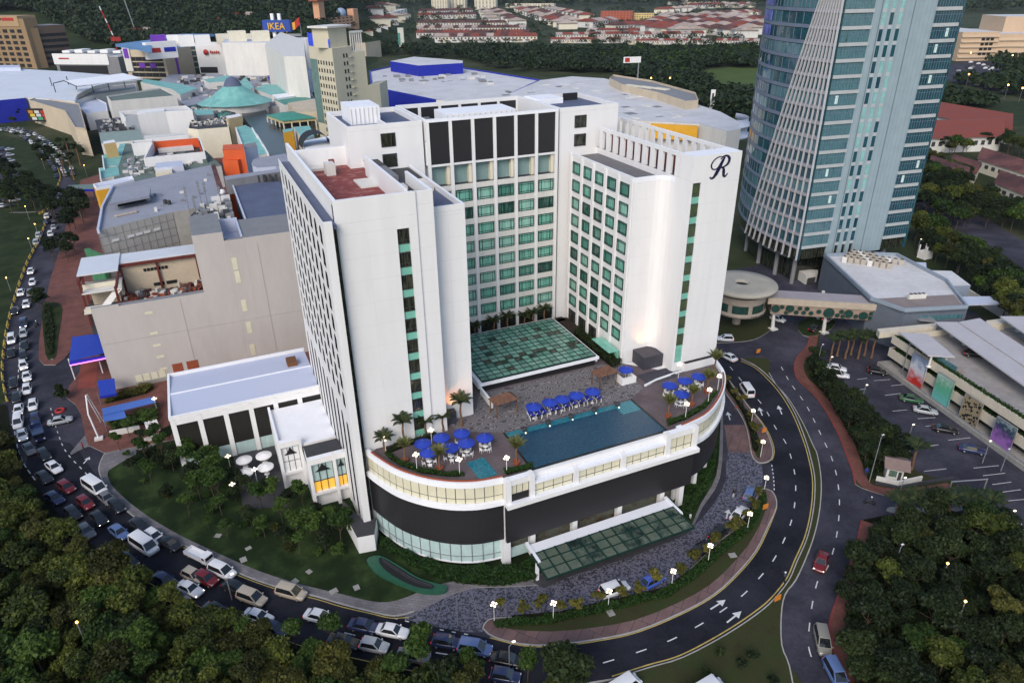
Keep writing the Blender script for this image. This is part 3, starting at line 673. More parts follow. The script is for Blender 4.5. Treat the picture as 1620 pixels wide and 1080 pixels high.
# ---- blocks left and right of the middle wing
b = MB()
b.box(22.6, 114.0, 0, 34.9, 130, 54.2, 0, 4)
b.box(22.6, 114.0, 54.21, 34.9, 114.35, 55.0, 0, 1).box(22.6, 114.36, 54.21, 22.95, 130, 55.0, 0, 1).box(34.55, 114.36, 54.21, 34.9, 130, 55, 0, 1).box(22.96, 129.65, 54.21, 34.54, 130, 55, 0, 1)
b.box(28.8, 114.36, 54.21, 29.1, 122, 55.0, 0, 1).box(24.6, 119.5, 54.21, 29.5, 126.5, 57.0, 1)
for i in range(7): b.box(24.7+i*.7, 119.38, 54.3, 24.8+i*.7, 119.49, 56.8, 6)
b.box(60.3, 114.4, 0, 72.3, 130, 54.2, 0, 4)
b.box(60.3, 114.4, 54.21, 72.3, 114.75, 55.0, 0, 1).box(60.3, 114.76, 54.21, 60.65, 130, 55, 0, 1).box(71.95, 114.76, 54.21, 72.3, 130, 55, 0, 1).box(60.66, 129.65, 54.21, 71.94, 130, 55, 0, 1)
b.box(60.66, 124, 54.21, 66, 129.6, 55.2, 1).box(67.5, 126.5, 54.21, 70.5, 127, 55.5, 2)
b.box(34.9, 116.5, 0, 35.29, 129, 52, 0).box(59.91, 116.5, 0, 60.29, 129, 52, 0)
b.build('corner_block', W, hotel)
w2, p2 = win_mesh(2.4, 2.15, mull=((.72, 1),), rail=0), pane_mesh(2.4, 2.15, M['glassdark'])
for x, y in ((29.1, 113.98), (64.5, 114.38)):
 for z in (51.35, 48.1): put_window(w2, p2, (x, y, z))
# ---- right wing
b = MB()
PF = [(62.1, 92.4), (66.1, 92.4), (66.9, 92.2), (67.5, 91.7), (67.9, 90.9), (68.0, 90.0), (68.0, 113.6), (62.1, 113.6)]
b.prism(PF, 0, 46.6, 0, 3)
b.box(62.1, 92.76, 46.61, 62.5, 113.6, 47.35, 0, 1); b.wall(PF[:6], 46.61, 47.35, .35, 1)
for i in range(6): b.box(61.86, 112.9-i*3.98-.3+.0, 12, 62.09, 112.9-i*3.98+.3, 47.0, 0)
b.box(68.01, 86.3, 0, 77.1, 121, 47.6, 0, 3)
b.box(68.01, 86.0, 0, 68.35, 86.29, 47.6, 0).box(69.85, 86.0, 0, 77.1, 86.29, 47.6, 0).box(68.35, 86.0, 47.3, 69.85, 86.29, 47.6, 0)
b.box(68.01, 86.0, 47.61, 77.1, 89.2, 51.35, 0, 1)
b.box(68.35, 86.0, 0, 69.85, 86.29, DZ+1.2, 0)
b.box(76.7, 89.21, 50.7, 77.1, 121, 51.3, 0, 1).box(68.01, 89.21, 50.7, 68.5, 113.6, 51.3, 0, 1).box(68.51, 120.5, 47.61, 76.69, 121, 51.3, 0, 1)
for i in range(13):
 b.box(76.71, 89.9+i*2.4, 47.61, 77.09, 90.9+i*2.4, 50.69, 0)
for i in range(11): b.box(68.02, 89.3+i*2.3, 47.61, 68.49, 90.4+i*2.3, 50.69, 0)
b.box(70.6, 92, 47.61, 70.9, 117, 50.2, 5)
b.build('tower_wall', [M['white'], M['white2'], M['dark'], mat('dark_wet_roof', (.13, .135, .16), .45, .25, .3, c2=(.09, .075, .07)), M['blueroof'], mat('red_wall', (.20, .05, .045), .7, .2, .5), M['offwhite']], hotel)
wr, pr = win_mesh(2.55, 2.1, mull=((.2, 1),), top=.85, rail=.14), pane_mesh(2.55, 2.1, M['glassteal']); wr.materials[0] = FR
wr2, pr2 = win_mesh(2.6, 2.6, rail=0, top=0), pane_mesh(2.6, 2.6, M['glassdark'])
for i in range(5):
 for k in range(9): put_window(wr, pr, (62.02, 110.9-i*3.98, 46.05-3.2*k-2.1), -math.pi/2)
 if i < 3: put_window(wr2, pr2, (62.02, 110.9-i*3.98, 14.65), -math.pi/2)
p_green = MB().box(-.72, .0, .04, .72, .05, 2.0).mesh('strip_pane', [glass('olive_glass', (.10, .13, .06), .1, .4, .8, c2=(.03, .06, .04))])
f_s2 = MB(); bars(f_s2, -.75, 0, .75, 2.05, -.05, .08, .06); f_s2.box(-.69, -.045, .5, .69, .065, .56); f_s2 = f_s2.mesh('strip_window_frame', [M['darkgrey']])
s_s2 = MB().box(-.75, -.02, 0, .75, .08, 1.02).mesh('spandrel', [M['spandrel']])
for k in range(9):
 z = 47.25-3.2*(k+1)+1.08
 put_window(f_s2, p_green, (69.1, 86.2, z)); hput('spandrel', s_s2, (69.1, 86.2, z-1.08))
hput('spandrel', s_s2, (69.1, 86.2, 16.3)); hput('spandrel', s_s2, (69.1, 86.2, 17.35))
b = MB()
for k in range(10):
 z = 18.2+3.2*k
 for x0, x1, y in ((14.35, 21.9, 85.6), (23.65, 24.7, 85.6), (24.75, 27.05, 85.85), (27.2, 32.15, 88.1), (70.0, 77.0, 86.0), (62.3, 66.0, 92.4)): b.box(x0, y-.006, z, x1, y-.001, z+.035)
for x, y in ((18.1, 85.6), (73.6, 86.0), (29.7, 88.1)): b.box(x, y-.0065, 15, x+.03, y-.0015, 46)
b.build('render_joint', mat('render_joint', (.66, .65, .66), .7, .1, 1), hotel, kind='stuff')
# script letter R high on the right wing
def stroke(mb, P, ws, y=85.9):
 Q = smooth(P, 8); n = len(Q); wv = np.interp(np.linspace(0, len(ws)-1, n), range(len(ws)), ws)
 L_ = []; R__ = []
 for i, p in enumerate(Q):
  a, c = Q[max(i-1, 0)], Q[min(i+1, n-1)]; dx, dz = c[0]-a[0], c[1]-a[1]; l = math.hypot(dx, dz) or 1
  L_.append((p[0]-dz/l*wv[i]/2, p[1]+dx/l*wv[i]/2)); R__.append((p[0]+dz/l*wv[i]/2, p[1]-dx/l*wv[i]/2))
 T = lambda q: (71.25+q[0]*3.55, 47.5+q[1]*3.45)
 for yy in (y, y+.08):
  V = [(T(q)[0], yy, T(q)[1]) for q in L_+R__]
  mb.add(V, [(i, n+i, n+i+1, i+1) for i in range(n-1)])
b = MB()
stroke(b, [(.72, .95), (.62, .78), (.48, .5), (.34, .24), (.20, .08), (.08, .06), (.03, .14)], [.05, .13, .17, .16, .08, .045, .03])
b.lathe([(.001, 0), (.13, 0), (.13, .05), (.001, .05)], 10, (71.52, 85.9, 47.9))
stroke(b, [(.72, .93), (.45, .99), (.18, .88), (.04, .66), (.12, .48), (.32, .46), (.46, .58)], [.03, .035, .04, .06, .055, .035, .03])
stroke(b, [(.50, .86), (.66, .99), (.86, .98), (.97, .84), (.93, .66), (.78, .54), (.56, .50)], [.03, .05, .09, .13, .11, .06, .03])
stroke(b, [(.56, .50), (.70, .46), (.74, .30), (.76, .14), (.84, .07), (.97, .2)], [.04, .10, .14, .12, .06, .03])
b.build('script_letter', mat('navy_letter', (.012, .010, .05), .4, 0), hotel)
# ---- podium
PL = smooth([(14.6, 85.2), (15.5, 82.6), (17.3, 78.8), (19.9, 75.6), (22.9, 73.2), (26.2, 71.7), (29.8, 71.1)], 4)
PR = smooth([(57.0, 71.0), (60.2, 71.2), (65.3, 72.5), (71.0, 76.4), (75.2, 81.2), (77.2, 86.4)], 4)
ST = [(29.85, 70.2), (57.0, 70.2)]
ALL = PL+ST+PR[1:]
back = [(77, 90), (62, 92.3), (62, 113.7), (32.3, 113.7), (32.3, 88), (27, 85.5)]
hp(MB().prism(offset(PL, .5)[1:]+[(29.8, 70.9), (57, 70.9)]+offset(PR, .5)[1:]+back, 4.4, DZ-.05, 0), 'podium_core')
b = MB(); b.prism(offset(PL, .9)[1:]+[(30, 73), (57, 73)]+offset(PR, 2.2)[1:]+back, .14, 4.39, 3); hp(b, 'podium_base')
def band(name, P, z0, z1, d, t, m): return MB().wall(offset(P, -d), z0, z1, t, 0).build(name, m, hotel)
band('black_band', PL, 4.3, 10.75, .15, .5, M['black']); band('black_band', [(29.8, 70.0), (61.2, 70.0)], 4.3, 10.75, 0, .5, M['black']); band('black_band', PR[3:], 4.3, 10.75, .15, .5, M['black'])
for P, d in ((PL, .55), (PR[3:], .55)): band('ledge', P, 10.76, 11.5, d, .9, M['white2'])
hp(MB().box(29.7, 69.25, 10.76, 61.6, 70.6, 11.45, 0, 1), 'ledge')
band('parapet', PL, 14.25, 15.2, .25, .55, M['white2']); band('parapet', PR[2:], 14.25, 15.2, .25, .55, M['white2'])
# cream glazed storey: every panel its own piece
def panels(P, z0, z1, n, name, m, d=0.0, t=.06, gap=.05):
 Q = resample(P, n+1)
 for a, c in zip(Q, Q[1:]):
  dx, dy = c[0]-a[0], c[1]-a[1]; l = math.hypot(dx, dy); ux, uy = dx/l, dy/l
  me = MB().box(gap, -t, 0, l-gap, 0, z1-z0).mesh(name, [m])
  hput(name, me, (a[0]+uy*d, a[1]-ux*d, z0), math.atan2(dy, dx))
 fb = MB()
 for a in Q: fb.box(a[0]-.05, a[1]-.05, z0, a[0]+.05, a[1]+.05, z1)
 for i in range(len(Q)-1):
  for z in (z0+(z1-z0)*.3,):
   fb.wall([Q[i], Q[i+1]], z-.04, z+.04, -.09)
 return Q, fb
Q, fb = panels(PL, 11.55, 14.2, 17, 'cream_pane', M['creamglass'], .02); fb.build('mullion', M['darkgrey'], hotel)
Q, fb = panels(PR[6:], 11.55, 14.2, 13, 'cream_pane', M['creamglass'], .02); fb.build('mullion', M['darkgrey'], hotel)
b = MB(); b.box(33.6, 70.3, 11.46, 56.4, 70.85, 13.35, 6); b.box(33.6, 69.9, 13.36, 56.4, 70.84, 13.75, 1)
for x in (29.75, 33.3, 40.2, 48.0, 55.7, 60.6): b.box(x, 69.75, 11.46, x+.75, 70.88, 15.18 if x < 33.5 or x > 55 else 13.83, 0)
b.box(30.51, 69.9, 14.2, 33.29, 70.84, 15.15, 0, 1).box(56.46, 69.9, 14.2, 60.59, 70.84, 15.15, 0, 1)
hp(b, 'pier')
for x0, x1, z1 in ((30.55, 33.25, 14.2), (34.1, 40.1, 13.3), (41, 47.9, 13.3), (48.8, 55.6, 13.3), (56.5, 60.5, 14.2)):
 n = max(3, int((x1-x0)/1.35)); Q, fb = panels([(x0, 70.25), (x1, 70.25)], 11.5, z1, n, 'cream_pane', M['creamglass'], 0); fb.build('mullion', M['darkgrey'], hotel)
hp(MB().box(30.6, 70.0, 11.5, 33.2, 70.15, 12.6, 2), 'dark_panel')
# ground storey
Q, fb = panels(PL[1:], 1.0, 4.28, 14, 'pale_pane', M['glasspale'], -.1, gap=.02); fb.build('mullion', M['steel'], hotel)
hp(MB().wall(offset(PL, .02), .65, 1.0, .3, 1), 'glass_sill'); hp(MB().box(29.3, 70.1, .1, 30.4, 71.2, 4.29, 0), 'column')
for x in (33.6, 40.5, 48.2, 55.9, 59.6): hp(MB().box(x, 70.3, .1, x+.8, 71.1, 4.29, 0), 'column')
for i in (4, 9, 14, 19): hp(MB().box(PL[i][0]+.4, PL[i][1]+.5, .1, PL[i][0]+.9, PL[i][1]+1.0, .66, 0), 'stub_column')
Q2 = offset(PR, 1.0)
for i in (4, 8, 11, 14, 17): hp(MB().box(Q2[i][0]-.3, Q2[i][1]-.3, .1, Q2[i][0]+.3, Q2[i][1]+.3, 4.29, 0), 'column')
b = MB(); b.wall([(30.4, 71.6), (57, 71.6)], .5, 4.3, .1); b.wall(offset(PR, 1.7), .5, 4.3, .1); b.build('lobby_glass', glass('lobby_glass', (.20, .22, .18), .12, .5, .5, c2=(.07, .05, .035)), hotel)
hp(MB().box(30.5, 70.5, .9, 33.5, 71.0, 2.3, 7), 'glass_rail', [M['glasspale']]*8)
# service box at the left foot
b = MB(); b.prism(pts([(541, 790), (574, 822), (596, 820), (592, 845), (565, 850), (545, 812)], 3.2), .1, 3.2, 0, 3); hp(b, 'service_wall')
def boxpx(mb, px, z0, z1, m=0, mt=None): return mb.prism(pts(px, z1), z0, z1, m, mt)
# ---- entrance canopy
b = MB(); b.box(33.0, 67.65, 3.05, 56.4, 69.4, 3.3, 1); b.box(32.6, 65.7, 2.95, 32.99, 69.9, 3.5, 1).box(56.41, 65.7, 2.95, 56.8, 69.9, 3.5, 1); hp(b, 'canopy_roof')
for x, y in ((32.5, 65.8), (56.6, 65.8)): hp(MB().box(x-.2, y-.2, .1, x+.2, y+.2, 3.3, 1), 'canopy_post')
GF = mat('green_steel', (.008, .035, .025), .5, .2, 1.5)
gls = [MB().box(-.02, -2.45, -.02, 1.76, 2.45, .02).mesh('canopy_pane', [g]) for g in (glass('canopy_glass', (.035, .06, .05), .1, .6, .4, c2=(.13, .16, .12)), glass('canopy_glass_pale', (.16, .19, .14), .12, .5, .6, c2=(.06, .09, .07)))]
for i in range(13): hput('canopy_pane', gls[1 if i in (0, 1, 2, 5, 6, 9, 11) else 0], (32.5+i*1.85, 65.1, 3.28))
b = MB()
for i in range(14): b.box(32.4+i*1.85-.08, 62.5, 3.1, 32.4+i*1.85+.08, 67.64, 3.42)
for y in (62.5, 64.2, 65.9, 67.5): b.box(32.3, y-.07, 3.12, 56.6, y+.07, 3.4)
b.build('canopy_frame', GF, hotel)
for x, y in ((38, 65), (44, 64.6), (50, 65.2), (53.5, 64)):
 hp(MB().ball((x, y, 2.6), .16, 8), 'ceiling_lamp', [M['lamp']]*2)
# ---- deck, pool
deck = offset(PL, .4)[1:]+[(29.9, 70.95), (33.9, 70.95), (33.9, 71.9), (56.9, 71.9), (56.9, 71.4)]+offset(PR, .4)[2:]+[(77, 86), (68, 86), (62, 92.3), (62, 113.7), (32.3, 113.7), (32.3, 88.1), (27.1, 88.1), (27.1, 85.6), (16, 85.6)]
hp(MB().prism(deck, DZ-.6, DZ, 0), 'deck', [M['deck']]*8)
def mosaic():
 m, t, b = _nodes('patterned_paving'); L = t.links
 g = t.nodes.new('ShaderNodeNewGeometry'); w = t.nodes.new('ShaderNodeTexWave'); w.wave_type = 'BANDS'; w.bands_direction = 'Y'
 w.inputs['Scale'].default_value = .75; w.inputs['Distortion'].default_value = 14; w.inputs['Detail'].default_value = 0; w.inputs['Detail Scale'].default_value = 1.6
 L.new(g.outputs['Position'], w.inputs[0]); r = t.nodes.new('ShaderNodeValToRGB'); r.color_ramp.interpolation = 'CONSTANT'
 r.color_ramp.elements[0].color = (.075, .068, .075, 1); r.color_ramp.elements[1].position = .55; r.color_ramp.elements[1].color = (.23, .215, .22, 1)
 L.new(w.outputs[0], r.inputs[0]); L.new(r.outputs[0], b.inputs['Base Color']); b.inputs['Roughness'].default_value = .8
 return m
M['mosaic'] = mosaic()
hp(MB().sheet([(27.5, 88.3), (28.5, 84.5), (34.4, 81.6), (56.9, 81.6), (60.5, 83.5), (62, 92.2), (59.5, 93.5), (35.5, 93.5), (32.4, 88.3)], DZ+.015), 'patterned_paving', [M['mosaic']]*8)
b = MB(); b.box(34.6, 71.75, DZ-.5, 56.7, 81.2, DZ+.06);
def watermat(name, c, c2):
 m, t, b_ = _nodes(name); L = t.links; g = t.nodes.new('ShaderNodeNewGeometry')
 n = t.nodes.new('ShaderNodeTexNoise'); n.inputs['Scale'].default_value = 2.6; n.inputs['Detail'].default_value = 4; n.inputs['Distortion'].default_value = .6; L.new(g.outputs['Position'], n.inputs['Vector'])
 r = t.nodes.new('ShaderNodeValToRGB'); r.color_ramp.elements[0].position = .40; r.color_ramp.elements[0].color = (*c, 1); r.color_ramp.elements[1].position = .72; r.color_ramp.elements[1].color = (*c2, 1)
 L.new(n.outputs[0], r.inputs[0]); L.new(r.outputs[0], b_.inputs['Base Color'])
 bp = t.nodes.new('ShaderNodeBump'); bp.inputs['Strength'].default_value = .35; bp.inputs['Distance'].default_value = .15; L.new(n.outputs[0], bp.inputs['Height']); L.new(bp.outputs[0], b_.inputs['Normal'])
 b_.inputs['Roughness'].default_value = .12; b_.inputs['Specular IOR Level'].default_value = .4
 return m
M['water'] = watermat('pool_water', (.010, .050, .095), (.018, .080, .135)); M['water2'] = watermat('shallow_water', (.02, .14, .19), (.05, .24, .28))
b.build('pool_water', M['water'], hotel)
b = MB(); b.box(34.62, 80.0, DZ-.4, 54.0, 81.18, DZ+.08); b.prism(pts([(738, 732), (765, 723), (787, 750), (760, 760)], DZ), DZ-.3, DZ+.05); b.box(53.2, 78.0, DZ-.4, 56.6, 81.18, DZ+.075)
b.build('shallow_pool', M['water2'], hotel)
b = MB(); b.box(34.2, 70.9, 13.0, 57.0, 71.74, 13.6).box(34.3, 71.4, 13.6, 57.0, 71.74, DZ+.05); b.box(56.71, 71.75, DZ-.2, 57.0, 81.4, DZ+.12); b.box(34.3, 71.75, DZ-.2, 34.59, 81.4, DZ+.1)
b.build('pool_edge', mat('black_tile', (.012, .016, .018), .15, .2, 2), hotel)
b = MB()
for i in range(8): b.box(53.5+.0*i, 78.2+i*.35, DZ+.07, 56.4, 78.28+i*.35, DZ+.1)
b.build('pool_step', mat('step_line', (.10, .30, .34), .3, 0), hotel)
# ---- glazed roof over the lobby court
gz = 16.4
b = MB(); b.box(35.6, 94.3, DZ-.5, 57.4, 110.9, gz-.9, 3)
b.box(35.4, 93.45, gz-.55, 57.95, 93.75, gz-.05, 1).box(57.55, 93.91, gz-1.2, 57.9, 111.2, gz-.05, 1).box(35.4, 93.91, gz-1.2, 36.0, 111.2, gz-.05, 1).box(36.01, 110.7, gz-1.2, 57.59, 111.2, gz-.05, 1)
hp(b, 'skylight_kerb')
gp = [glass('skylight_%s' % s, c, .1, .3, .5, c2=c2) for s, c, c2 in (('green', (.13, .29, .23), (.16, .34, .27)), ('dark', (.012, .022, .015), (.04, .045, .03)), ('mid', (.085, .20, .155), (.11, .25, .19)))]
NX, NY = 16, 13; dx, dy = 21.4/NX, 16.6/NY
gm = [MB().box(.05, .05, 0, dx-.05, dy-.05, .06).mesh('skylight_pane', [g]) for g in gp]
for i in range(NX):
 for j in range(NY):
  dark = (j in (3, 4, 8) and (i*7+j*3) % 5 < 3) or (j in (1, 6, 10) and (i*5+j) % 7 == 0)
  hput('skylight_pane', gm[1 if dark and (i+j) % 4 else (2 if (i*3+j*5) % 7 == 0 else 0)], (36.1+i*dx, 94.0+j*dy, gz+.02+.02*((i+j) % 2)))
b = MB()
for i in range(NX+1): b.box(36.1+i*dx-.08, 94.0, gz-.04, 36.1+i*dx+.08, 94.0+NY*dy, gz+.12)
for j in range(NY+1): b.box(36.1, 94+j*dy-.09, gz-.05, 36.1+NX*dx, 94+j*dy+.09, gz+.13)
b.build('skylight_frame', GF, hotel)
b = MB(); b.box(35.6, 93.95, DZ, 57.4, 94.2, gz-.95, 2).box(35.4, 88.5, DZ, 35.75, 93.3, gz-.6, 0, 1); hp(b, 'court_wall')
b = MB(); b.box(58.4, 95.5, DZ, 61.8, 112.5, DZ+.5); b.box(36.5, 111.4, DZ, 61, 113.3, DZ+.5); b.build('planter', M['haytree'], hotel)
# glass link at the right wing and the dark plant boxes
b = MB(); b.box(59.6, 93.0, DZ+2.2, 61.7, 99, DZ+2.35, 0).box(61.1, 92.5, DZ, 61.3, 95, DZ+2.19, 0); b.build('glass_link', M['spandrel'], hotel)
slate = mat('slate_screen', (.05, .05, .065), .6, .2, 1)
hp(MB().box(64.0, 88.6, DZ, 67.9, 92.2, DZ+2.4, 0), 'plant_screen', [slate]); hp(MB().box(27.15, 86.9, DZ, 29.0, 88.05, DZ+2.1, 0), 'plant_screen', [slate])
b = MB(); b.box(66.9, 85.0, DZ, 68.1, 86.1, DZ+.2, 0).box(62.0, 84.2, DZ+.02, 68.0, 87.6, DZ+.06, 0); b.build('dark_paving', slate, hotel)
hp(MB().box(70.2, 85.2, DZ, 76.9, 85.95, DZ+1.5, 0, 2), 'deck_kerb')
hp(MB().wall([(61.2, 83.8), (64, 84.6), (68, 85.1), (70.2, 85.3)], DZ, DZ+.3, .25, 1), 'kerb_strip')
# warm wall washers
for (x, y, z, tx, ty) in ((28.2, 86.6, DZ+2.2, 29.5, 88.1), (65.8, 91.7, DZ+2.5, 66.0, 92.3)):
 l = bpy.data.lights.new('wall_washer', 'SPOT'); l.energy = 300; l.color = (1.0, .36, .09); l.spot_size = R(95); l.spot_blend = .9; l.shadow_soft_size = .15
 o = bpy.data.objects.new('wall_washer', l); COL.objects.link(o); o.location = (x, y-1.0 if x > 60 else y-.2, z)
 v = Vector((tx-x, ty-(y-1.0 if x > 60 else y-.2), 3.0)); o.rotation_euler = (-v).to_track_quat('Z', 'Y').to_euler()
# ---- left annexe: ballroom with ribbed roof, tea-room gables
annex = thing('ballroom_annexe', 'low white hotel annexe with pale ribbed roof and tall black windows between white piers', 'annexe', (0, 122, 0))
def ap(mb, name, mats=W, **k): return mb.build(name, mats, annex, **k)
b = MB(); b.box(-12.15, 115.0, 0, 12.6, 131.0, 10.0, 0, 1)
b.box(-12.3, 114.6, 10.01, 12.6, 115.0, 10.6, 0, 1).box(-12.3, 115.01, 10.01, -11.9, 131, 10.6, 0, 1).box(-11.89, 130.6, 10.01, 12.6, 131, 10.6, 0, 1)
PX = [-12.15+i*4.15 for i in range(7)]
for x in PX: b.box(x-.05, 114.5, 0, x+.75, 114.99, 10.0, 0)
b.box(-12.1, 114.55, 8.9, 12.6, 114.98, 10.0, 0)
ap(b, 'wall')
def ribmat():
 m, t, b_ = _nodes('ribbed_sheet'); L = t.links; g = t.nodes.new('ShaderNodeNewGeometry'); w = t.nodes.new('ShaderNodeTexWave'); w.bands_direction = 'X'; w.inputs['Scale'].default_value = 2.4; w.inputs['Distortion'].default_value = 0
 L.new(g.outputs['Position'], w.inputs[0]); r = t.nodes.new('ShaderNodeValToRGB'); r.color_ramp.elements[0].color = (.42, .46, .60, 1); r.color_ramp.elements[1].color = (.54, .58, .72, 1)
 L.new(w.outputs[0], r.inputs[0]); L.new(r.outputs[0], b_.inputs['Base Color']); b_.inputs['Roughness'].default_value = .5
 return m
M['ribbed'] = ribmat()
b = MB(); b.add([(-11.88, 115.02, 10.05), (12.6, 115.02, 10.05), (12.6, 122.8, 10.55), (-11.88, 122.8, 10.55), (12.6, 130.58, 10.05), (-11.88, 130.58, 10.05)], [(0, 1, 2, 3), (3, 2, 4, 5)]); ap(b, 'roof', [M['ribbed']])
ap(MB().box(-11.8, 122.65, 10.5, 12.6, 122.95, 10.66, 1), 'ridge'); ap(MB().box(8.6, 124.2, 10.4, 10.4, 126.6, 11.4, 0), 'roof_hatch', [M['wood']])
dark2 = mat('brown_black_panel', (.016, .015, .012), .6, .25, 1)
pmx = MB().box(0, 0, 0, 3.33, .1, 6.1).mesh('window_panel', [dark2]); pmx2 = MB().box(0, 0, 0, 3.33, .1, 1.7).mesh('window_panel', [dark2]); gmx = MB().box(0, 0, 0, .8, .1, 2.5).mesh('glazing', [M['glasspale']])
for i in range(4):
 put('window_panel', pmx if i < 3 else pmx, annex, (PX[i]+.76, 114.7-122, 2.75))
 for k in range(4): put('glazing', gmx, annex, (PX[i]+.78+k*.83, 114.72-122, .2))
for i in range(4, 6): put('window_panel', pmx2, annex, (PX[i]+.76, 114.7-122, 7.1))
b = MB(); b.box(3.3, 101.4, 0, 12.6, 114.4, 7.9, 0, 1).box(6.9, 94.6, 0, 12.6, 101.39, 7.5, 0, 3); b.box(3.3, 101.2, 7.91, 3.7, 114.4, 8.6, 0, 1)
# gabled window bays: frame of white piers round tall glazing
def bay(x0, x1, y, z, n):
 if n > 2: b.box(x0-.5, y-.9, 0, x0, y, z, 0)
 b.box(x1, y-.9, 0, x1+.5, y, z, 0).box(x0, y-.9, z-1.0, x1, y, z, 0, 1).box(x0, y-.9, 2.9, x1, y-.2, 3.4, 0)
bay(3.7, 6.5, 101.9, 9.3, 3); bay(7.3, 10.6, 94.6, 9.8, 3); bay(11.102, 12.55, 94.598, 9.8, 2)
ap(b, 'wall')
ap(MB().box(7.0, 94.9, 7.52, 12.5, 98.4, 9.3, 0, 3), 'bay_roof')
YG = glow('amber_room', (.85, .45, .06), .32)
for x0, x1, y, z in ((3.72, 6.48, 101.5, 9.3), (7.32, 10.58, 94.2, 9.8), (11.12, 12.53, 94.2, 9.8)):
 ap(MB().box(x0, y, 3.42, x1, y+.1, 5.3, 0), 'lit_window' if x0 > 4 else 'window', [YG if x0 > 4 else M['glassdark']])
 ap(MB().box(x0, y, 5.31, x1, y+.1, z-1.02, 0), 'upper_glazing', [M['glasspale']])
 fb = MB(); n = 3 if x1-x0 > 2.4 else 2
 for i in range(n+1): fb.box(x0+(x1-x0)*i/n-.05, y-.12, 3.4, x0+(x1-x0)*i/n+.05, y-.02, z-1.0)
 fb.box(x0, y-.1, 5.25, x1, y-.01, 5.37); ap(fb, 'mullion', [M['darkgrey']])
 xm = (x0+x1)/2; h = (x1-x0)*.36
 tb = MB();
 pr_ = [(xm-h, z-2.6), (xm-h*.45, z-2.15), (xm, z-1.25), (xm+h*.45, z-2.15), (xm+h, z-2.6)]
 for yy in (y-.3, y-.18): tb.poly([(p[0], yy, p[1]) for p in pr_])
 ap(tb, 'gable_ornament', [M['dark']])
# terrace by the annexe
b = MB(); b.prism(pts([(365, 700), (432, 690), (450, 770), (455, 800), (385, 805)], .3), -.02, .3); b.build('terrace', M['darkgrey'], annex)
# ================================================================== THE GLASS TOWER AND ITS NEIGHBOURS
class Face:
 "an upright plane: origin o (2-d), run direction u, outward normal n"
 def __init__(s, a, b):
  s.o = (a[0], a[1]); s.w = math.dist(a[:2], b[:2]); s.u = ((b[0]-a[0])/s.w, (b[1]-a[1])/s.w); s.n = (s.u[1], -s.u[0]); s.a = math.atan2(s.u[1], s.u[0])
 def p(s, t, d=0.0, z=None):
  q = (s.o[0]+s.u[0]*t+s.n[0]*d, s.o[1]+s.u[1]*t+s.n[1]*d)
  return q if z is None else (*q, z)
 def box(s, mb, t0, t1, z0, z1, d0, d1, m=0, mt=None):
  return mb.prism([s.p(t0, d1), s.p(t1, d1), s.p(t1, d0), s.p(t0, d0)], z0, z1, m, mt)
 def uv(s, x, y, d=0.0):
  "run and height where photo pixel x,y meets the plane"
  v = _ray(x, y); q = s.p(0, d); t = (q[0]*s.n[0]+q[1]*s.n[1])/(v[0]*s.n[0]+v[1]*s.n[1])
  X, Y, Z = v[0]*t, v[1]*t, H+v[2]*t
  return (X-s.o[0])*s.u[0]+(Y-s.o[1])*s.u[1], float(Z)
def lput(parent, name, me, face, t, z, d=0.0, **k):
 p = face.p(t, d); q = WORLD(parent)
 return put(name, me, parent, (p[0]-q[0], p[1]-q[1], z-q[2]), face.a, **k)
def text_mesh(s, size, m, ext=.04):
 c = bpy.data.curves.new('lettering', 'FONT'); c.body = s; c.size = size; c.extrude = ext; c.align_x = 'CENTER'; c.resolution_u = 2
 o = bpy.data.objects.new('lettering', c); COL.objects.link(o)
 me = bpy.data.meshes.new_from_object(o.evaluated_get(bpy.context.evaluated_depsgraph_get()))
 bpy.data.objects.remove(o); bpy.data.curves.remove(c); me.materials.clear(); me.materials.append(m); me.name = 'lettering'
 for v in me.vertices: x, y, z = v.co; v.co = (x, -z, y)
 return me
tw = thing('office_tower', 'tall blue glass office tower with a fan of slanting fins on its corner', 'tower', (158, 148, 0))
fa = Face((141.2, 131.0), (175.4, 126.5))
CUR = smooth([(141.2, 131.0), (141.3, 137), (141.7, 143), (142.8, 149), (145, 156), (149, 163.5), (155, 171), (163, 177)], 4)
FZ = [67.19-3.53*k+.25 for k in range(-12, 17)]
b = MB(); foot = [(CUR[i][0]+.35, CUR[i][1]+.1) for i in range(len(CUR))]+[(185, 178), fa.p(34.4, -.3)]; foot[0] = fa.p(.35, -.35)
b.prism(foot, 8.0, 112, 0); b.build('core', M['glassdark'], tw)
lb = MB(); lb.box(0, -.06, 0, 8.1, .3, 2.5); lb = lb.mesh('window_band', [M['towerglass2'], M['towerband2']])
mul = MB()
for i in range(11): mul.box(i*.8, -.12, 0, .06+i*.8, -.05, 2.5)
mul.box(0, -.11, 1.75, 8.06, -.05, 1.82)
mul = mul.mesh('mullion', [M['towerband2']])
rb = MB().box(0, -.06, 0, 7.6, .3, 2.5).mesh('window_band', [M['towerglass']])
sb = MB().box(0, -.3, .12, 8.2, .3, .92).mesh('sill_band', [M['towerband']])
nw = MB().box(-.5, -.04, 0, .5, .3, 2.6).mesh('slot_window', [M['towerglass']]); nwl = MB().box(-.5, -.04, 0, .5, .3, 2.6).mesh('slot_window', [glass('lit_tint_glass', (.25, .50, .48), .15, .2, .6)])  # second mesh: paler glass colour stands in for lit rooms, no emission
blind = MB().box(-.4, -.10, 0, .4, -.065, 1.9).mesh('window_blind', [mat('white_blind', (.62, .78, .74), .5, .05, 1)])
rnd = random.Random(4)
b = MB(); fa.box(b, 8.3, 11.0, 8, 112, -.3, .02)
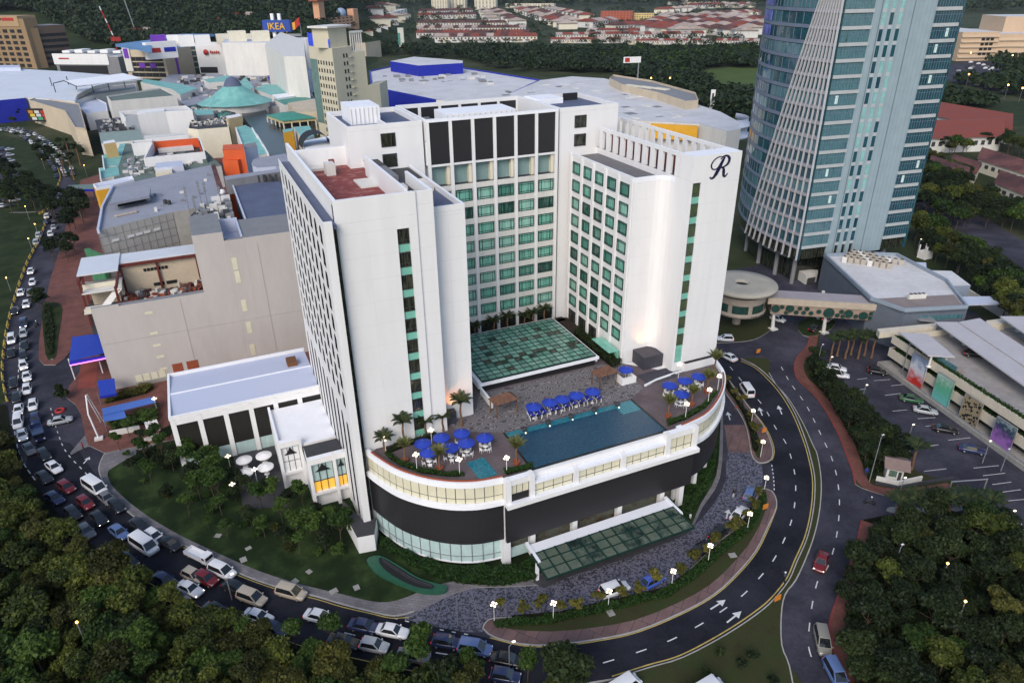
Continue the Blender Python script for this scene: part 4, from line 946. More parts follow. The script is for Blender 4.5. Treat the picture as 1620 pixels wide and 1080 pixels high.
for t0, t1 in ((12.05, 13.3), (14.4, 15.65), (16.75, 26.2)): fa.box(b, t0, t1, 8, 112, -.3, .02)
b.build('panel_strip', [M['towerpanel']], tw)
ssm = MB().box(0, -.015, 0, 1.1, .3, .9).mesh('slot_sill', [M['towerband']])
for z in FZ:
 for t in (11.0, 13.3, 15.65): lput(tw, 'slot_sill', ssm, fa, t, z)
b = MB(); fa.box(b, 33.8, 34.6, 8, 112, -.3, .1).build('corner_strip', [M['towerglass']], tw); b = MB(); fa.box(b, -.1, .3, 8, 112, -.2, .15).build('corner_strip', [glass('edge_glass', (.02, .06, .075), .08, .2, .5)], tw)
for z in FZ:
 w_ = lput(tw, 'window_band', lb, fa, .3, z+.98); put('mullion', mul, w_)
 if rnd.random() < .12: put('window_blind', blind, w_, (1.5+rnd.random()*5, 0, .4))
 w_ = lput(tw, 'window_band', rb, fa, 26.2, z+.98); put('mullion', mul, w_)
 if rnd.random() < .25: put('window_blind', blind, w_, (1+rnd.random()*5.5, 0, .4))
 lput(tw, 'sill_band', sb, fa, .3, z); lput(tw, 'sill_band', sb, fa, 26.2, z, sc=(.92, 1, 1))
 for t in (11.55, 13.85, 16.2): lput(tw, 'slot_window', nwl if rnd.random() < .3 else nw, fa, t, z+.9)
for k, z in enumerate(FZ):
 h = len(CUR)//2
 MB().wall(offset(CUR[:h+1], .1), z+1.0, z+3.53, -.25).build('curved_window', M['towerglass'] if k % 3 else M['towerglass2'], tw)
 MB().wall(offset(CUR[h:], .1), z+1.0, z+3.53, -.25).build('curved_window', M['towerglass2'] if k % 2 else M['towerglass'], tw)
 MB().wall(offset(CUR, .25), z+.15, z+.95, -.4).build('sill_band', M['towerband2'], tw)
b = MB()
for k, z in enumerate(FZ):
 for i in range(1, len(CUR)-1):
  if i % 2 == 0 or k % 3 == 0: b.box(CUR[i][0]-.2, CUR[i][1]-.06, z+1, CUR[i][0]-.06, CUR[i][1]+.06, z+3.5)
b.build('mullion', M['towerband2'], tw, kind='stuff')
# printed blue sunburst on the upper curved glass
PB = glass('blue_print', (.03, .05, .42), .3, .5, .4, c2=(.16, .22, .62));
for z in FZ:
 if z > 60 and z < 75: MB().wall(offset(CUR[17:23], .34), z+1.02, z+3.5, -.05).build('printed_panel', PB, tw)
# the fan of fins
fin_m = mat('pale_fin', (.52, .52, .54), .45, .06, .5)
NF = 10
Yc = [p[1] for p in CUR]; Xc = [p[0] for p in CUR]
for k in range(NF):
 q = k/(NF-1); mb = MB(); zs = np.linspace(8, 112, 14); P = []
 for z in zs:
  ye = max(131.3, 155-(z-8)*.272); y = 131.15+(ye-131.15)*q; x = float(np.interp(y, Yc, Xc)); P.append((x-.75, y, z))
 for a, c in zip(P, P[1:]):
  mb.add([(a[0], a[1]-.13, a[2]), (a[0], a[1]+.13, a[2]), (c[0], c[1]+.13, c[2]), (c[0], c[1]-.13, c[2]), (a[0]+.5, a[1]-.13, a[2]), (a[0]+.5, a[1]+.13, a[2]), (c[0]+.5, c[1]+.13, c[2]), (c[0]+.5, c[1]-.13, c[2])], [(1, 0, 3, 2), (0, 4, 7, 3), (5, 1, 2, 6)])
 mb.build('fin', fin_m, tw)
for z in FZ:
 ye = max(131.6, 155-(z-8)*.272); S = [(float(np.interp(y, Yc, Xc))-.62, y) for y in np.linspace(131.1, ye, 6)]
 if z > 8: MB().wall(S, z+.1, z+.85, -.1).build('fin_rail', mat('fin_rail', (.33, .32, .34), .5, .05, .5) if z == FZ[0] else bpy.data.materials['fin_rail'], tw)
# stilts and undercroft
b = MB(); b.prism([(143, 133)]+CUR[4:20]+[(180, 170), (174, 129)], 7.3, 7.98, 0); b.build('soffit', M['darkgrey'], tw)
for x, y in ((143.4, 133.8), (144, 141), (146, 150), (150, 160), (155, 133), (166, 131), (172, 130)):
 b = MB(); b.tube((x, y, 0), (x, y, 7.3), .6, n=10); b.build('column', M['grey'], tw)
b = MB(); b.prism([(145.2, 135.5), (172, 131), (174, 166), (150, 160), (146.2, 148)], 0, 7.28, 0); b.build('lobby', M['glassdark'], tw)
# ---- annexe with plant on its roof
an = thing('tower_annexe', 'low grey flat-roofed hall at the foot of the glass tower with rows of air conditioners', 'annexe', (148, 108, 0))
APX = [(147, 128), (134.5, 102), (136, 94), (150, 89.4), (160, 102), (164.5, 120), (158, 124.3)]
b = MB(); b.prism(APX, 0, 9.2, 0, 1); b.build('wall', [mat('blue_grey_wall', (.12, .14, .17), .6, .12, .4), M['lightroof']], an)
b = MB(); b.wall(APX+[APX[0]], 8.6, 10.0, .5, 0); b.build('parapet', mat('blue_grey_trim', (.26, .31, .37), .5, .1, .4), an)
b = MB(); b.prism([(135.4, 101.5), (136.6, 94.8), (149.6, 90.4), (153.5, 95.5)], 9.2, 9.6, 0); b.build('lower_roof', mat('brown_flat_roof', (.24, .20, .19), .8, .15, .3), an)
f2 = Face((136, 94), (150, 89.4))
for i in range(10): lput(an, 'window', MB().box(0, -.05, 0, .95, .1, 1.0).mesh('window', [M['towerglass2']]), f2, 3.5+i*1.05, 7.0, .05)
b = MB(); b.prism([(160, 103), (167, 100.5), (171.5, 109), (164.5, 113)], 0, 7.6, 0, 1); b.prism([(163.2, 117), (168, 113), (174, 118), (168, 122)], 0, 6.4, 0, 2)
b.prism([(157, 97.5), (168, 93), (170, 97), (160, 101.5)], 5.2, 5.5, 2); b.build('side_block', [mat('side_block_wall', (.22, .26, .32), .6, .1, .4), M['lightroof'], M['paleroof']], an)
acm = MB().box(-.55, -.45, 0, .55, .45, 1.5); acf = MB().lathe([(.42, 0), (.42, .06), (.001, .06)], 10, (0, 0, 1.5)).mesh('fan', [M['darkgrey']])
acm = acm.mesh('ac_casing', [mat('ac_casing', (.42, .37, .31), .6, .12, 1)]); acw = MB().box(-.55, -.45, 0, .55, .45, 1.5).mesh('ac_casing', [M['offwhite']])
pu, pv = np.array([.60, -.80]), np.array([.80, .60])
for r_, (n, wht) in enumerate(((8, 0), (7, 1), (9, 0), (4, 1))):
 for i in range(n):
  p = np.array([148.5, 122.6])+pu*(i*1.5+r_*.5)+pv*(r_*2.1)
  w_ = (i+r_) % 4 == 0
  o = put('ac_unit', acw if w_ else acm, None, (p[0], p[1], 9.2), math.atan2(pu[1], pu[0]), label='boxy %s air conditioner in the rows on the roof of the grey hall' % ('white' if w_ else 'tan'), cat='air conditioner', group='air conditioners on the flat roof'); put('fan', acf, o)
for i in range(4):
 p = np.array([142.6, 98.2])+np.array([.95, -.31])*i*1.0
 o = put('ac_unit', acw, None, (p[0], p[1], 9.2), -.31, label='small white air conditioner in the short row of four near the roof edge', cat='air conditioner', group='row of four white air conditioners'); put('fan', acf, o)
# ---- rotunda
rot = thing('rotunda', 'round concrete pavilion with a broad dished roof on a central stem', 'rotunda', (112.7, 119.9, 0))
stone = mat('tan_panel', (.36, .30, .25), .6, .12, .8); stone2 = mat('tan_roof', (.40, .37, .31), .7, .12, .3)
c0 = (112.7, 119.9, 0)
b = MB(); b.lathe([(5.6, 9.0), (8.0, 9.9), (8.25, 10.4), (8.1, 10.75), (6.0, 10.72), (2.0, 10.95), (1.75, 10.95), (1.7, 9.6), (.01, 9.5)], 40, c0); b.build('dish_roof', stone2, rot)
b = MB(); b.lathe([(1.72, 10.2), (.01, 10.2)], 20, c0); b.build('roof_opening', M['dark'], rot)
for z0, z1, r in ((7.4, 8.1, 6.2), (8.12, 8.95, 6.3)):
 b = MB(); b.lathe([(r, z0), (r, z1)], 40, c0); b.build('drum_band', stone, rot)
b = MB(); b.lathe([(5.9, 4.9), (5.9, 7.4)], 36, c0); b.build('drum_wall', stone, rot)
b = MB(); b.lathe([(1.0, 3.6), (4.8, 3.75), (6.15, 4.1), (6.25, 4.9), (5.9, 4.95)], 36, c0); b.build('drum_base', stone, rot)
for k in range(8):
 a = -1.45+k*.785; b = MB(); b.lathe([(5.98, 5.15), (5.98, 7.1)], 8, c0, a0=a-.31, a1=a+.31); b.build('window', glass('green_black_glass', (.02, .06, .05), .1, .3, 1) if k == 0 else bpy.data.materials['green_black_glass'], rot)
b = MB(); b.tube((112.7, 119.9, 0), (112.7, 119.9, 3.7), 1.0, n=14); b.build('stem', stone, rot)
for i, ch in enumerate('SURIAN TOWER'):
 if ch == ' ': continue
 a = -1.78+i*.098; me = text_mesh(ch, .75, M['darkgrey'], .03)
 put('letter', me, rot, (6.33*math.cos(a), 6.33*math.sin(a), 4.25), a+math.pi/2)
# ---- footbridge with round openings
br = thing('footbridge', 'covered tan footbridge with a wall of round openings between rotunda and hall', 'bridge', (127, 105, 0))
fb_ = Face((116.6, 113.4), (138.6, 98.0)); BW = 5.0; tan = mat('tan_bridge_wall', (.30, .23, .18), .65, .12, .5)
b = MB(); fb_.box(b, 0, fb_.w, 4.6, 7.2, -.3, 0); fb_.box(b, 0, fb_.w, 4.6, 7.2, -BW, -BW+.3); fb_.box(b, 0, fb_.w, 4.45, 4.9, -BW+.31, -.31); b.build('wall', tan, br)
b = MB(); fb_.box(b, -1, fb_.w, 7.21, 8.7, -.2, .35); b.build('fascia', mat('pale_tan_panel', (.44, .37, .29), .6, .12, .6), br)
b = MB(); fb_.box(b, -1, fb_.w+.5, 8.3, 8.55, -BW-.2, -.21); b.build('roof', mat('mauve_roof', (.33, .30, .32), .7, .1, .2), br)
ring = lambda r: (MB().lathe([(r, -.03), (r+.09, -.03), (r+.09, .08), (r, .08), (r, -.03)], 18))
for x, y, r in ((80, 650, .95), (140, 635, .5), (215, 650, .95), (180, 690, .5), (275, 685, .52), (310, 648, .5), (345, 688, .5), (378, 652, .52), (415, 693, .52), (490, 678, .52), (585, 690, 1.2), (665, 713, .52), (705, 680, .52), (715, 735, .5), (770, 700, 1.0), (840, 723, .5), (910, 722, 1.0), (990, 700, .55), (975, 750, .55), (1060, 722, 1.0), (1130, 712, .5), (1125, 745, .55), (1195, 735, .55)):
 t, z = fb_.uv(1213.7+x/6, 380+y/6, 0.02)
 z = min(max(z, 4.75+r*.85), 7.1-r*.85)
 me = MB().lathe([(r, .02), (.001, .02)], 18).mesh('dark_hole_disc', [bpy.data.materials['green_black_glass']])
 o = lput(br, 'dark_hole_disc', me, fb_, t, z, .01); o.rotation_euler = (math.pi/2, 0, fb_.a)  # dark disc and raised ring stand in for a shaded round hole
 g_ = put('ring', ring(r).mesh('ring', [mat('bronze_ring', (.16, .11, .08), .5, 0) if 'bronze_ring' not in bpy.data.materials else bpy.data.materials['bronze_ring']]), o)
for t in (1.0, 12.5):
 p = fb_.p(t, -1.0); b = MB(); b.tube((p[0]+.5, p[1]+.1, 0), (p[0], p[1], 4.5), .5, .35, 8); b.box(p[0]-.3, p[1]-.8, 0, p[0]+1.4, p[1]+.8, .35); b.build('leg', M['offwhite'], br)
p = fb_.p(13, -9); b = MB(); b.tube((*p, 0), (*p, 7.5), .4, n=8); b.build('leg', M['offwhite'], br)
# ---- gatehouse under the tower
g = thing('gatehouse', 'small white walled gatehouse beneath the glass tower', 'gatehouse', at(1275, 445))
b = MB(); boxpx(b, [(1258, 424), (1276, 436), (1294, 432), (1294, 427)], 0, 2.6); b.build('wall', M['offwhite'], g); b = MB(); boxpx(b, [(1278, 441), (1290, 439), (1290, 438), (1278, 440)], .4, 2.0); b.build('door', M['darkgrey'], g)
# ================================================================== CAR PARK BLOCK
cpk = thing('car_park_block', 'two-storey car park with planted parapets, hanging banners and open roof deck', 'car park', (135, 60, 0))
DEP = 46
cpk_cream = mat('car_park_parapet', (.60, .54, .44), .7, .12, .4, stretch=(1, 1, .4))
cfw = Face((127.7, 89.6), (110.4, 11.5))
cfw.n = (-.9763, .2163)
def cbox(mb, t0, t1, z0, z1, d0, d1, m=0, mt=None): return mb.prism([cfw.p(t0, d0), cfw.p(t1, d0), cfw.p(t1, d1), cfw.p(t0, d1)], z0, z1, m, mt)
b = MB(); cbox(b, .6, 79, 0, 2.6, -DEP, -1.6, 1); cbox(b, .5, 79, 2.61, 5.6, -DEP, -2.2, 1); cbox(b, .3, 79.5, 5.61, 6.1, -DEP, -.6, 0, 2)
b.build('structure', [M['offwhite'], M['darkgrey'], mat('roof_deck', (.33, .31, .30), .85, .25, .15, c2=(.20, .13, .09), fine=.8, lo=.55, hi=.8)], cpk)
for z0, z1 in ((6.11, 7.3), (3.0, 4.4)):
 b = MB(); cbox(b, 0, 80, z0-.5, z1, -.35, 0); cbox(b, 0, .35, z0-.5, z1, -DEP if z1 > 6 else -7, -.36); b.build('parapet', cpk_cream, cpk)
 b = MB(); cbox(b, .4, 80, z1-.9, z1-.25, -1.5, -.36); b.build('planter', M['haytree'], cpk)
 n = 9000; t_ = RNG.uniform(.5, 79, n); d_ = RNG.uniform(-1.4, -.1, n); z_ = z1-.2+RNG.uniform(0, .55, n)*np.sqrt(RNG.random(n))
 cen = np.stack([cfw.o[0]+cfw.u[0]*t_+cfw.n[0]*d_, cfw.o[1]+cfw.u[1]*t_+cfw.n[1]*d_, z_], 1)-np.array([135, 60, 0])
 put('hedge', leaf_mesh('hedge', cen, RNG.uniform(.1, .22, n), LEAF['hedge']), cpk, kind='stuff')
b = MB(); cbox(b, -.5, 80, 0, .9, -1.5, 1.6, 0); b.build('plinth', M['concrete'], cpk)
b = MB(); cbox(b, 10, 80, .9, 1.1, 1.0, 1.2, 0); b.build('rail', M['steel'], cpk)
def deckroof(px, z, name='roof_canopy', m=None, posts=()):
 b = MB(); boxpx(b, px, z-.25, z); o = b.build(name, m or mat('canopy_sheet', (.46, .44, .46), .6, .08, .2) if 'canopy_sheet' not in bpy.data.materials else bpy.data.materials['canopy_sheet'], cpk)
 for q in posts:
  g_ = at(*q, 6.1); p = MB(); p.tube((g_[0], g_[1], 6.1), (g_[0], g_[1], z-.24), .22, n=8); p.lathe([(.5, 0), (.5, .3), (.001, .3)], 10, g_); p.build('post', M['offwhite'], cpk)
deckroof([(1422, 525), (1468, 528), (1511, 564), (1469, 562)], 9.0, posts=((1469, 580), (1493, 580)))
deckroof([(1479, 509), (1515, 509), (1660, 608), (1660, 638)], 9.0, posts=((1505, 532), (1526, 545), (1567, 572), (1590, 586)))
deckroof([(1517, 509), (1550, 503), (1700, 600), (1662, 606)], 9.3)
deckroof([(1582, 500), (1625, 500), (1720, 560), (1690, 575)], 9.3, posts=((1610, 524), (1625, 524)))
b = MB(); b.prism(pts([(1388, 520), (1480, 511), (1482, 516), (1392, 526)], 7.5), 6.1, 7.5, 0); b.build('end_wall', cpk_cream, cpk); b = MB(); b.prism(pts([(1560, 507), (1590, 503), (1592, 510), (1563, 514)], 7.8), 6.1, 7.8, 0); b.build('end_wall', cpk_cream, cpk)
b = MB(); b.prism(pts([(1433, 488), (1468, 497), (1482, 508), (1455, 505), (1432, 494)], 7.6), 7.2, 7.6, 0); b.build('link_roof', M['grey'], cpk)
# letters on the end wall
for i, (x, y, s) in enumerate(((1421, 521, .9), (1427, 520.5, .9), (1457, 519, 1.6), (1461, 519, 1.6))):
 p = at(x, y, 6.9); me = text_mesh('aeKy'[i] if i < 2 else 'V', s, M['darkgrey'] if i != 2 else M['terracotta'], .05); q = WORLD(cpk)
 put('letter', me, cpk, (p[0]-q[0], p[1]-q[1], 6.3), -.25)
# glass stair and banners
b = MB()
for t in (5.5, 7.4, 9.3, 11.2): cbox(b, t, t+.12, 1.2, 8.3, .4, .55)
cbox(b, 5.5, 11.3, 8.2, 8.35, .4, .55); b.build('stair_frame', M['steel'], cpk)
b = MB(); cbox(b, 9.5, 16.5, 6.2, 8.4, -1.2, -1.1); b.build('glass_screen', M['towerglass2'], cpk)
def bannermat(name, top, mid, low, sc=.9):
 m, t, b_ = _nodes(name); L = t.links; g = t.nodes.new('ShaderNodeNewGeometry'); sx = t.nodes.new('ShaderNodeSeparateXYZ'); L.new(g.outputs['Position'], sx.inputs[0])
 n = t.nodes.new('ShaderNodeTexNoise'); n.inputs['Scale'].default_value = sc; n.inputs['Detail'].default_value = 4; L.new(g.outputs['Position'], n.inputs['Vector'])
 a = t.nodes.new('ShaderNodeMath'); a.operation = 'MULTIPLY_ADD'; a.inputs[1].default_value = 5.0; L.new(n.outputs[0], a.inputs[0]); L.new(sx.outputs[2], a.inputs[2])
 mr = t.nodes.new('ShaderNodeMapRange'); mr.inputs[1].default_value = 3.6; mr.inputs[2].default_value = 10.8; L.new(a.outputs[0], mr.inputs[0])
 r = t.nodes.new('ShaderNodeValToRGB'); e = r.color_ramp.elements; e[0].color = (*low, 1); e[0].position = .1; e[1].color = (*top, 1); e[1].position = .8; k = e.new(.45); k.color = (*mid, 1)
 L.new(mr.outputs[0], r.inputs[0]); L.new(r.outputs[0], b_.inputs['Base Color']); b_.inputs['Roughness'].default_value = .5
 return m
def banner(px, m, extra=None):
 S = [uvc(x, y) for x, y in px]
 t0 = (S[0][0]+S[3][0])/2; t1 = (S[1][0]+S[2][0])/2; z1 = (S[0][1]+S[1][1])/2; z0 = (S[2][1]+S[3][1])/2
 b = MB(); cbox(b, t0, t1, z0, z1, .75, .9); o = b.build('banner', m, cpk)
 f = MB()
 for a, c, e, g_ in ((t0, t1, z0-.08, z0), (t0, t1, z1, z1+.08)): cbox(f, a, c, e, g_, .72, .95)
 for t in (t0, t1): cbox(f, t-.04, t+.04, z0, z1, .92, 1.0)
 f.build('banner_frame', M['steel'], o)
 return t0, t1, z0, z1, o
def uvc(x, y, d=.9):
 v = _ray(x, y); q = cfw.p(0, d); n_ = cfw.n; t = (q[0]*n_[0]+q[1]*n_[1])/(v[0]*n_[0]+v[1]*n_[1]); X, Y, Z = v[0]*t, v[1]*t, H+v[2]*t
 return (X-cfw.o[0])*cfw.u[0]+(Y-cfw.o[1])*cfw.u[1], float(Z)
banner([(1447.4, 557.8), (1469, 572), (1455.9, 619), (1431.8, 600)], bannermat('red_city_print', (.16, .22, .34), (.60, .62, .68), (.50, .03, .02)))
banner([(1487, 588), (1510, 606), (1496.8, 651.7), (1470, 632.4)], bannermat('green_figure_print', (.40, .50, .46), (.10, .38, .22), (.14, .46, .42), 1.6))
t0, t1, z0, z1, o = banner([(1528, 621.6), (1557, 640.8), (1538.9, 685.4), (1513.6, 666)], mat('tan_screen', (.30, .24, .15), .6, .12, 1))
b = MB(); rr = random.Random(3)
for i in range(70):
 t, z = t0+.3+rr.random()*(t1-t0-.6), z0+.3+rr.random()*(z1-z0-.6); r = .1+rr.random()*.16; p = cfw.p(t, .92)
 b.add([(p[0]+cfw.u[0]*r*math.cos(a), p[1]+cfw.u[1]*r*math.cos(a), z+r*math.sin(a)) for a in [k*math.pi/4 for k in range(8)]], [tuple(range(8))])
b.build('screen_hole', M['dark'], o, kind='stuff')
banner([(1578.6, 658.9), (1610, 678), (1591.8, 727.5), (1561.7, 703.4)], bannermat('purple_print', (.42, .52, .52), (.015, .04, .07), (.30, .13, .42), 1.3))
# ---- guard house at the lot entrance
gh = thing('guard_house', 'small cream guard house with a pitched brown roof at the car park entrance', 'guard house', (95.6, 60.6, .14))
gu = Face(at(1399, 760), at(1425, 765))
b = MB(); gu.box(b, 0, gu.w, .14, 2.9, -2.6, 0); b.build('wall', M['offwhite'], gh)
b = MB(); gu.box(b, .35, gu.w*.62, 1.1, 2.3, 0, .05); b.build('window', glass('guard_window', (.10, .17, .13), .1, .5, 2), gh)
b = MB(); gu.box(b, gu.w*.7, gu.w*.9, .2, 2.2, 0, .04); b.build('door', M['darkgrey'], gh)
b = MB(); A_ = [gu.p(-.6, .7, 2.9), gu.p(gu.w+.8, .7, 2.9), gu.p(gu.w+.8, -1.2, 3.9), gu.p(-.6, -1.2, 3.9), gu.p(-.6, -3.6, 2.9), gu.p(gu.w+.8, -3.6, 2.9)]
b.add(A_, [(0, 1, 2, 3), (3, 2, 5, 4), (0, 3, 4), (1, 5, 2)]); b.build('roof', mat('guard_roof', (.22, .155, .135), .8, .15, 1), gh)
w = thing('entrance_wall', 'low cream entrance wall with dark coping beside the guard house', 'wall', at(1420, 768, .14))
b = MB(); b.wall(pts([(1385, 761), (1420, 769), (1458, 761)], .14), .1, 1.1, .3); b.build('wall_face', M['offwhite'], w)
b = MB(); b.wall(pts([(1384, 763), (1420, 771), (1461, 763), (1506, 756)], .14), .1, .55, -.5); b.build('coping', M['darkgrey'], w)
gt = thing('lot_gate_frame', 'steel goal-post frame over the car park entrance lane', 'gate', at(1500, 790, .02))
b = MB()
for x, y in ((1494, 797), (1549, 793)):
 p = at(x, y, .05); b.tube((p[0], p[1], .05), (p[0], p[1], 4.6), .12)
p, q = at(1494, 797, .05), at(1549, 793, .05); b.tube((p[0], p[1], 4.5), (q[0], q[1], 4.5), .11); b.build('frame', M['steel'], gt)
b = MB(); p = at(1505, 798, .1); b.box(p[0]-.9, p[1]-.6, .1, p[0]+.9, p[1]+.6, 2.4); b.build('booth', M['towerband2'], gt)
for x, y, lab in ((1488, 801, 'orange ticket machine on the lane island nearer the road'), (1521, 796, 'orange ticket machine on the lane island nearer the lot')):
 p = at(x, y, .15); t = thing('ticket_machine', lab, 'ticket machine', p); b = MB(); b.box(p[0]-.4, p[1]-.35, .15, p[0]+.4, p[1]+.35, 1.5); b.build('cabinet', mat('orange_box', (.55, .16, .03), .5, .1, 2), t); b = MB(); b.box(p[0]-.3, p[1]-.38, .9, p[0]+.3, p[1]-.352, 1.3); b.build('panel', M['dark'], t)
# ================================================================== THE MALL AND THE TOWN BEHIND
BLK = []
def block(name, label, cat, px, z, wm, rm, par=0.0, z0=0.0, t=.4, pm=None, group=None):
 z += .012*len(BLK); BLK.append(name); P = pts(px, z); cx = sum(p[0] for p in P)/len(P); cy = sum(p[1] for p in P)/len(P)
 o = thing(name, label, cat, (cx, cy, z0), group)
 zr = z-par
 MB().prism(P, z0, zr-.05, 0).build('wall', wm, o)
 MB().sheet(P if area2(P) > 0 else P[::-1], zr).build('roof', rm, o)
 if par:
  Q = P if area2(P) > 0 else P[::-1]
  MB().wall(Q+[Q[0]], zr-.04, z, t, 0).build('parapet', pm or wm, o)
 return o
def extra(o, name, px, z0, z1, m, mt=None):
 P = pts(px, z1); return MB().prism(P, z0, z1, 0, 1).build(name, [m, mt or m], o)
def clutter(o, px, z, n, m, seed, smin=.5, smax=2.0, hmax=1.8, name='roof_plant'):
 "small plant on a flat roof, too small to pick apart"
 r = random.Random(seed); P = pts(px, z); xs = [p[0] for p in P]; ys = [p[1] for p in P]; b = MB(); k = 0; n = int(n*1.7)
 while k < n:
  x, y = r.uniform(min(xs), max(xs)), r.uniform(min(ys), max(ys))
  if inside(x, y, P):
   s, l, h = r.uniform(smin, smax), r.uniform(smin, smax), r.uniform(.3, hmax); b.box(x-s/2, y-l/2, z-.3, x+s/2, y+l/2, z+h, k % len(m)); k += 1
 return b.build(name, m, o, kind='stuff')
# ---- big beige block behind the annexe
mall = thing('mall_block', 'huge blank beige mall block with small slot windows beside the hotel', 'mall', (0, 160, 0))
ml = lambda mb, n, m: mb.build(n, m, mall)
YF = 149.7
b = MB(); b.box(-24.2, YF, 0, -3.41, YF+1.6, 18.2, 0, 1); b.box(-24.2, YF, 18.2, -19.3, YF+.5, 18.6, 0, 1)
b.box(-3.4, YF, 0, 2.4, 164, 30.4, 0, 1); b.box(2.41, YF, 0, 6.1, YF+1.2, 28.5, 0, 1); b.box(2.41, YF+1.21, 0, 6.1, 163, 26.0, 0, 2); b.box(6.11, YF, 0, 24, 163.2, 28.6, 0, 1)
ml(b, 'wall', [M['beige'], M['grey'], M['paleroof']])
b = MB(); b.box(2.41, 163.01, 24, 6.1, 164, 29.0, 0).box(5.7, YF+1.22, 26, 6.09, 163, 28.9, 0); ml(b, 'light_well', [M['paleroof']])
b = MB()
for x in (8.6, -8.2): b.box(x, YF-.04, 2, x+.1, YF-.005, 27 if x > 0 else 17.5, 0)
b.box(-24, YF-.04, 10.5, 24, YF-.005, 10.56, 0); ml(b, 'wall_joint', [mat('joint', (.36, .33, .31), .8, .1, 1)])
sm_ = MB().box(-.5, -.06, 0, .5, 0, 2.6).mesh('slot_window', [M['creamglass']]); sm2 = MB().box(-.75, -.06, 0, .75, 0, .5).mesh('slot_window', [M['creamglass']])
fm = Face((-24.2, YF), (24, YF))
for x, y in ((371.5, 417), (376, 438), (386.5, 483), (394, 518), (400, 553)):
 t, z = fm.uv(x, y); lput(mall, 'slot_window', sm_, fm, t, z-1.3)
for x, y in ((235.5, 495), (243.5, 527), (248.5, 546), (254, 564), (259, 583)):
 t, z = fm.uv(x, y); lput(mall, 'slot_window', sm2, fm, t, z-.25)
for i in range(4): lput(mall, 'shop_window', MB().box(0, -.08, 0, 1.25, 0, 1.5).mesh('shop_window', [M['creamglass']]), fm, 4.2+i*1.5, .9)
b = MB(); fm.box(b, 4, 11, 0, .8, 0, .5); ml(b, 'plinth', [M['concrete']])
for i, (t0, t1) in enumerate(((11.5, 13.5), (14.3, 16.6))):
 b = MB(); fm.box(b, t0, t1, .2, 3.4, 0, .06); ml(b, 'loading_door', [M['terracotta']])
b = MB(); b.prism(pts([(368, 291), (443, 287), (470, 356), (394, 363)], 26), 18, 26, 0); ml(b, 'low_roof', [M['blueroof']])
b = MB(); b.wall(pts([(366, 289), (394, 365), (470, 357)], 26.4), 25.6, 26.4, .35, 0); ml(b, 'roof_kerb', [M['paleroof']])
b = MB(); b.prism(pts([(354.5, 279), (441, 267), (446, 271), (357, 285)], 28), 24, 28, 0, 1); ml(b, 'roof_beam', [M['grey'], M['midgrey']])
b = MB()
for i in range(9): p = at(362+i*9.5, 291-i*.6, 26); b.box(p[0]-.35, p[1]-.35, 24, p[0]+.35, p[1]+.35, 27.9, 0)
ml(b, 'beam_post', [M['darkgrey']])
b = MB(); b.prism(pts([(318, 326), (352, 312), (366, 322), (372, 350), (350, 356), (306, 366), (302, 340)], 24.5), 14, 24.5, 0); ml(b, 'plant_deck', [M['darkgrey']])
clutter(mall, [(312, 338), (350, 318), (362, 325), (366, 348), (312, 360)], 24.5, 60, [M['offwhite'], M['grey'], M['darkgrey'], M['steel']], 11, .5, 1.8, 2.2)
b = MB(); b.box(at(336, 325, 25)[0], at(336, 325, 25)[1], 24.5, at(336, 325, 25)[0]+4.5, at(336, 325, 25)[1]+.3, 27.2, 0); ml(b, 'plant_screen', [M['white']])
for x, y, h in ((302, 345, 8), (313, 348, 6), (322, 336, 8), (330, 330, 7), (352, 330, 6)):
 p = at(x, y, 24.5); b = MB(); b.tube((p[0], p[1], 24.5), (p[0], p[1], 24.5+h), .09, n=5)
 for k in range(3): b.box(p[0]-.3, p[1]-.1, 24.5+h-1-k*.9, p[0]+.3, p[1]+.1, 24.5+h-.4-k*.9)
 b.build('mast', M['steel'], mall)
p = at(354, 316, 25); b = MB(); b.ball((p[0], p[1], 27), .8, 10); b.build('dome_light', M['white'], mall)
b = MB(); q0, q1 = at(336, 262, 25), at(356, 316, 25); b.prism(pts([(334, 261), (340, 259), (358, 312), (350, 318)], 24.6), 20, 24.6, 0); ml(b, 'brick_gutter', [M['brownroof']])
# ---- half demolished bay
cons = thing('demolition_bay', 'half-demolished mall bay open to the sky with dark red steel frame and rubble', 'building', (-16, 165, 0))
cl_ = lambda mb, n, m: mb.build(n, m, cons)
b = MB(); b.box(-20, 174, 0, -3.6, 174.5, 18.6, 0); b.box(-23.9, 152, 0, -3.6, 173.9, 11.5, 1); b.box(-27.8, 166.5, 0, -23.91, 173.9, 11.5, 1); cl_(b, 'wall', [M['beige2'], M['darkgrey']])
b = MB()
for x, y in ((-20, 173.6), (-12.5, 173.6), (-4, 173.6), (-27.6, 166.6), (-27.6, 172), (-20.3, 160)): b.box(x-.22, y-.22, 8.2, x+.22, y+.22, 18.7, 0)
b.box(-27.8, 173.2, 18.3, -3.6, 173.7, 18.9, 0); b.box(-27.9, 166, 18.2, -27.4, 173, 18.8, 0); b.box(-27.8, 165.4, 12.2, -20, 165.8, 12.7, 0); b.box(-27.8, 168, 15.2, -20, 168.4, 15.7, 0); b.box(-20.3, 160, 18.2, -19.9, 173, 18.8, 0)
cl_(b, 'steel_frame', [M['darkred']])
b = MB(); b.box(-28, 169.0, 18.95, -20, 181, 19.3, 0); b.box(-19.9, 174.6, 18.62, -3.6, 181, 19.0, 0); cl_(b, 'roof_slab', [M['whiteroof']])
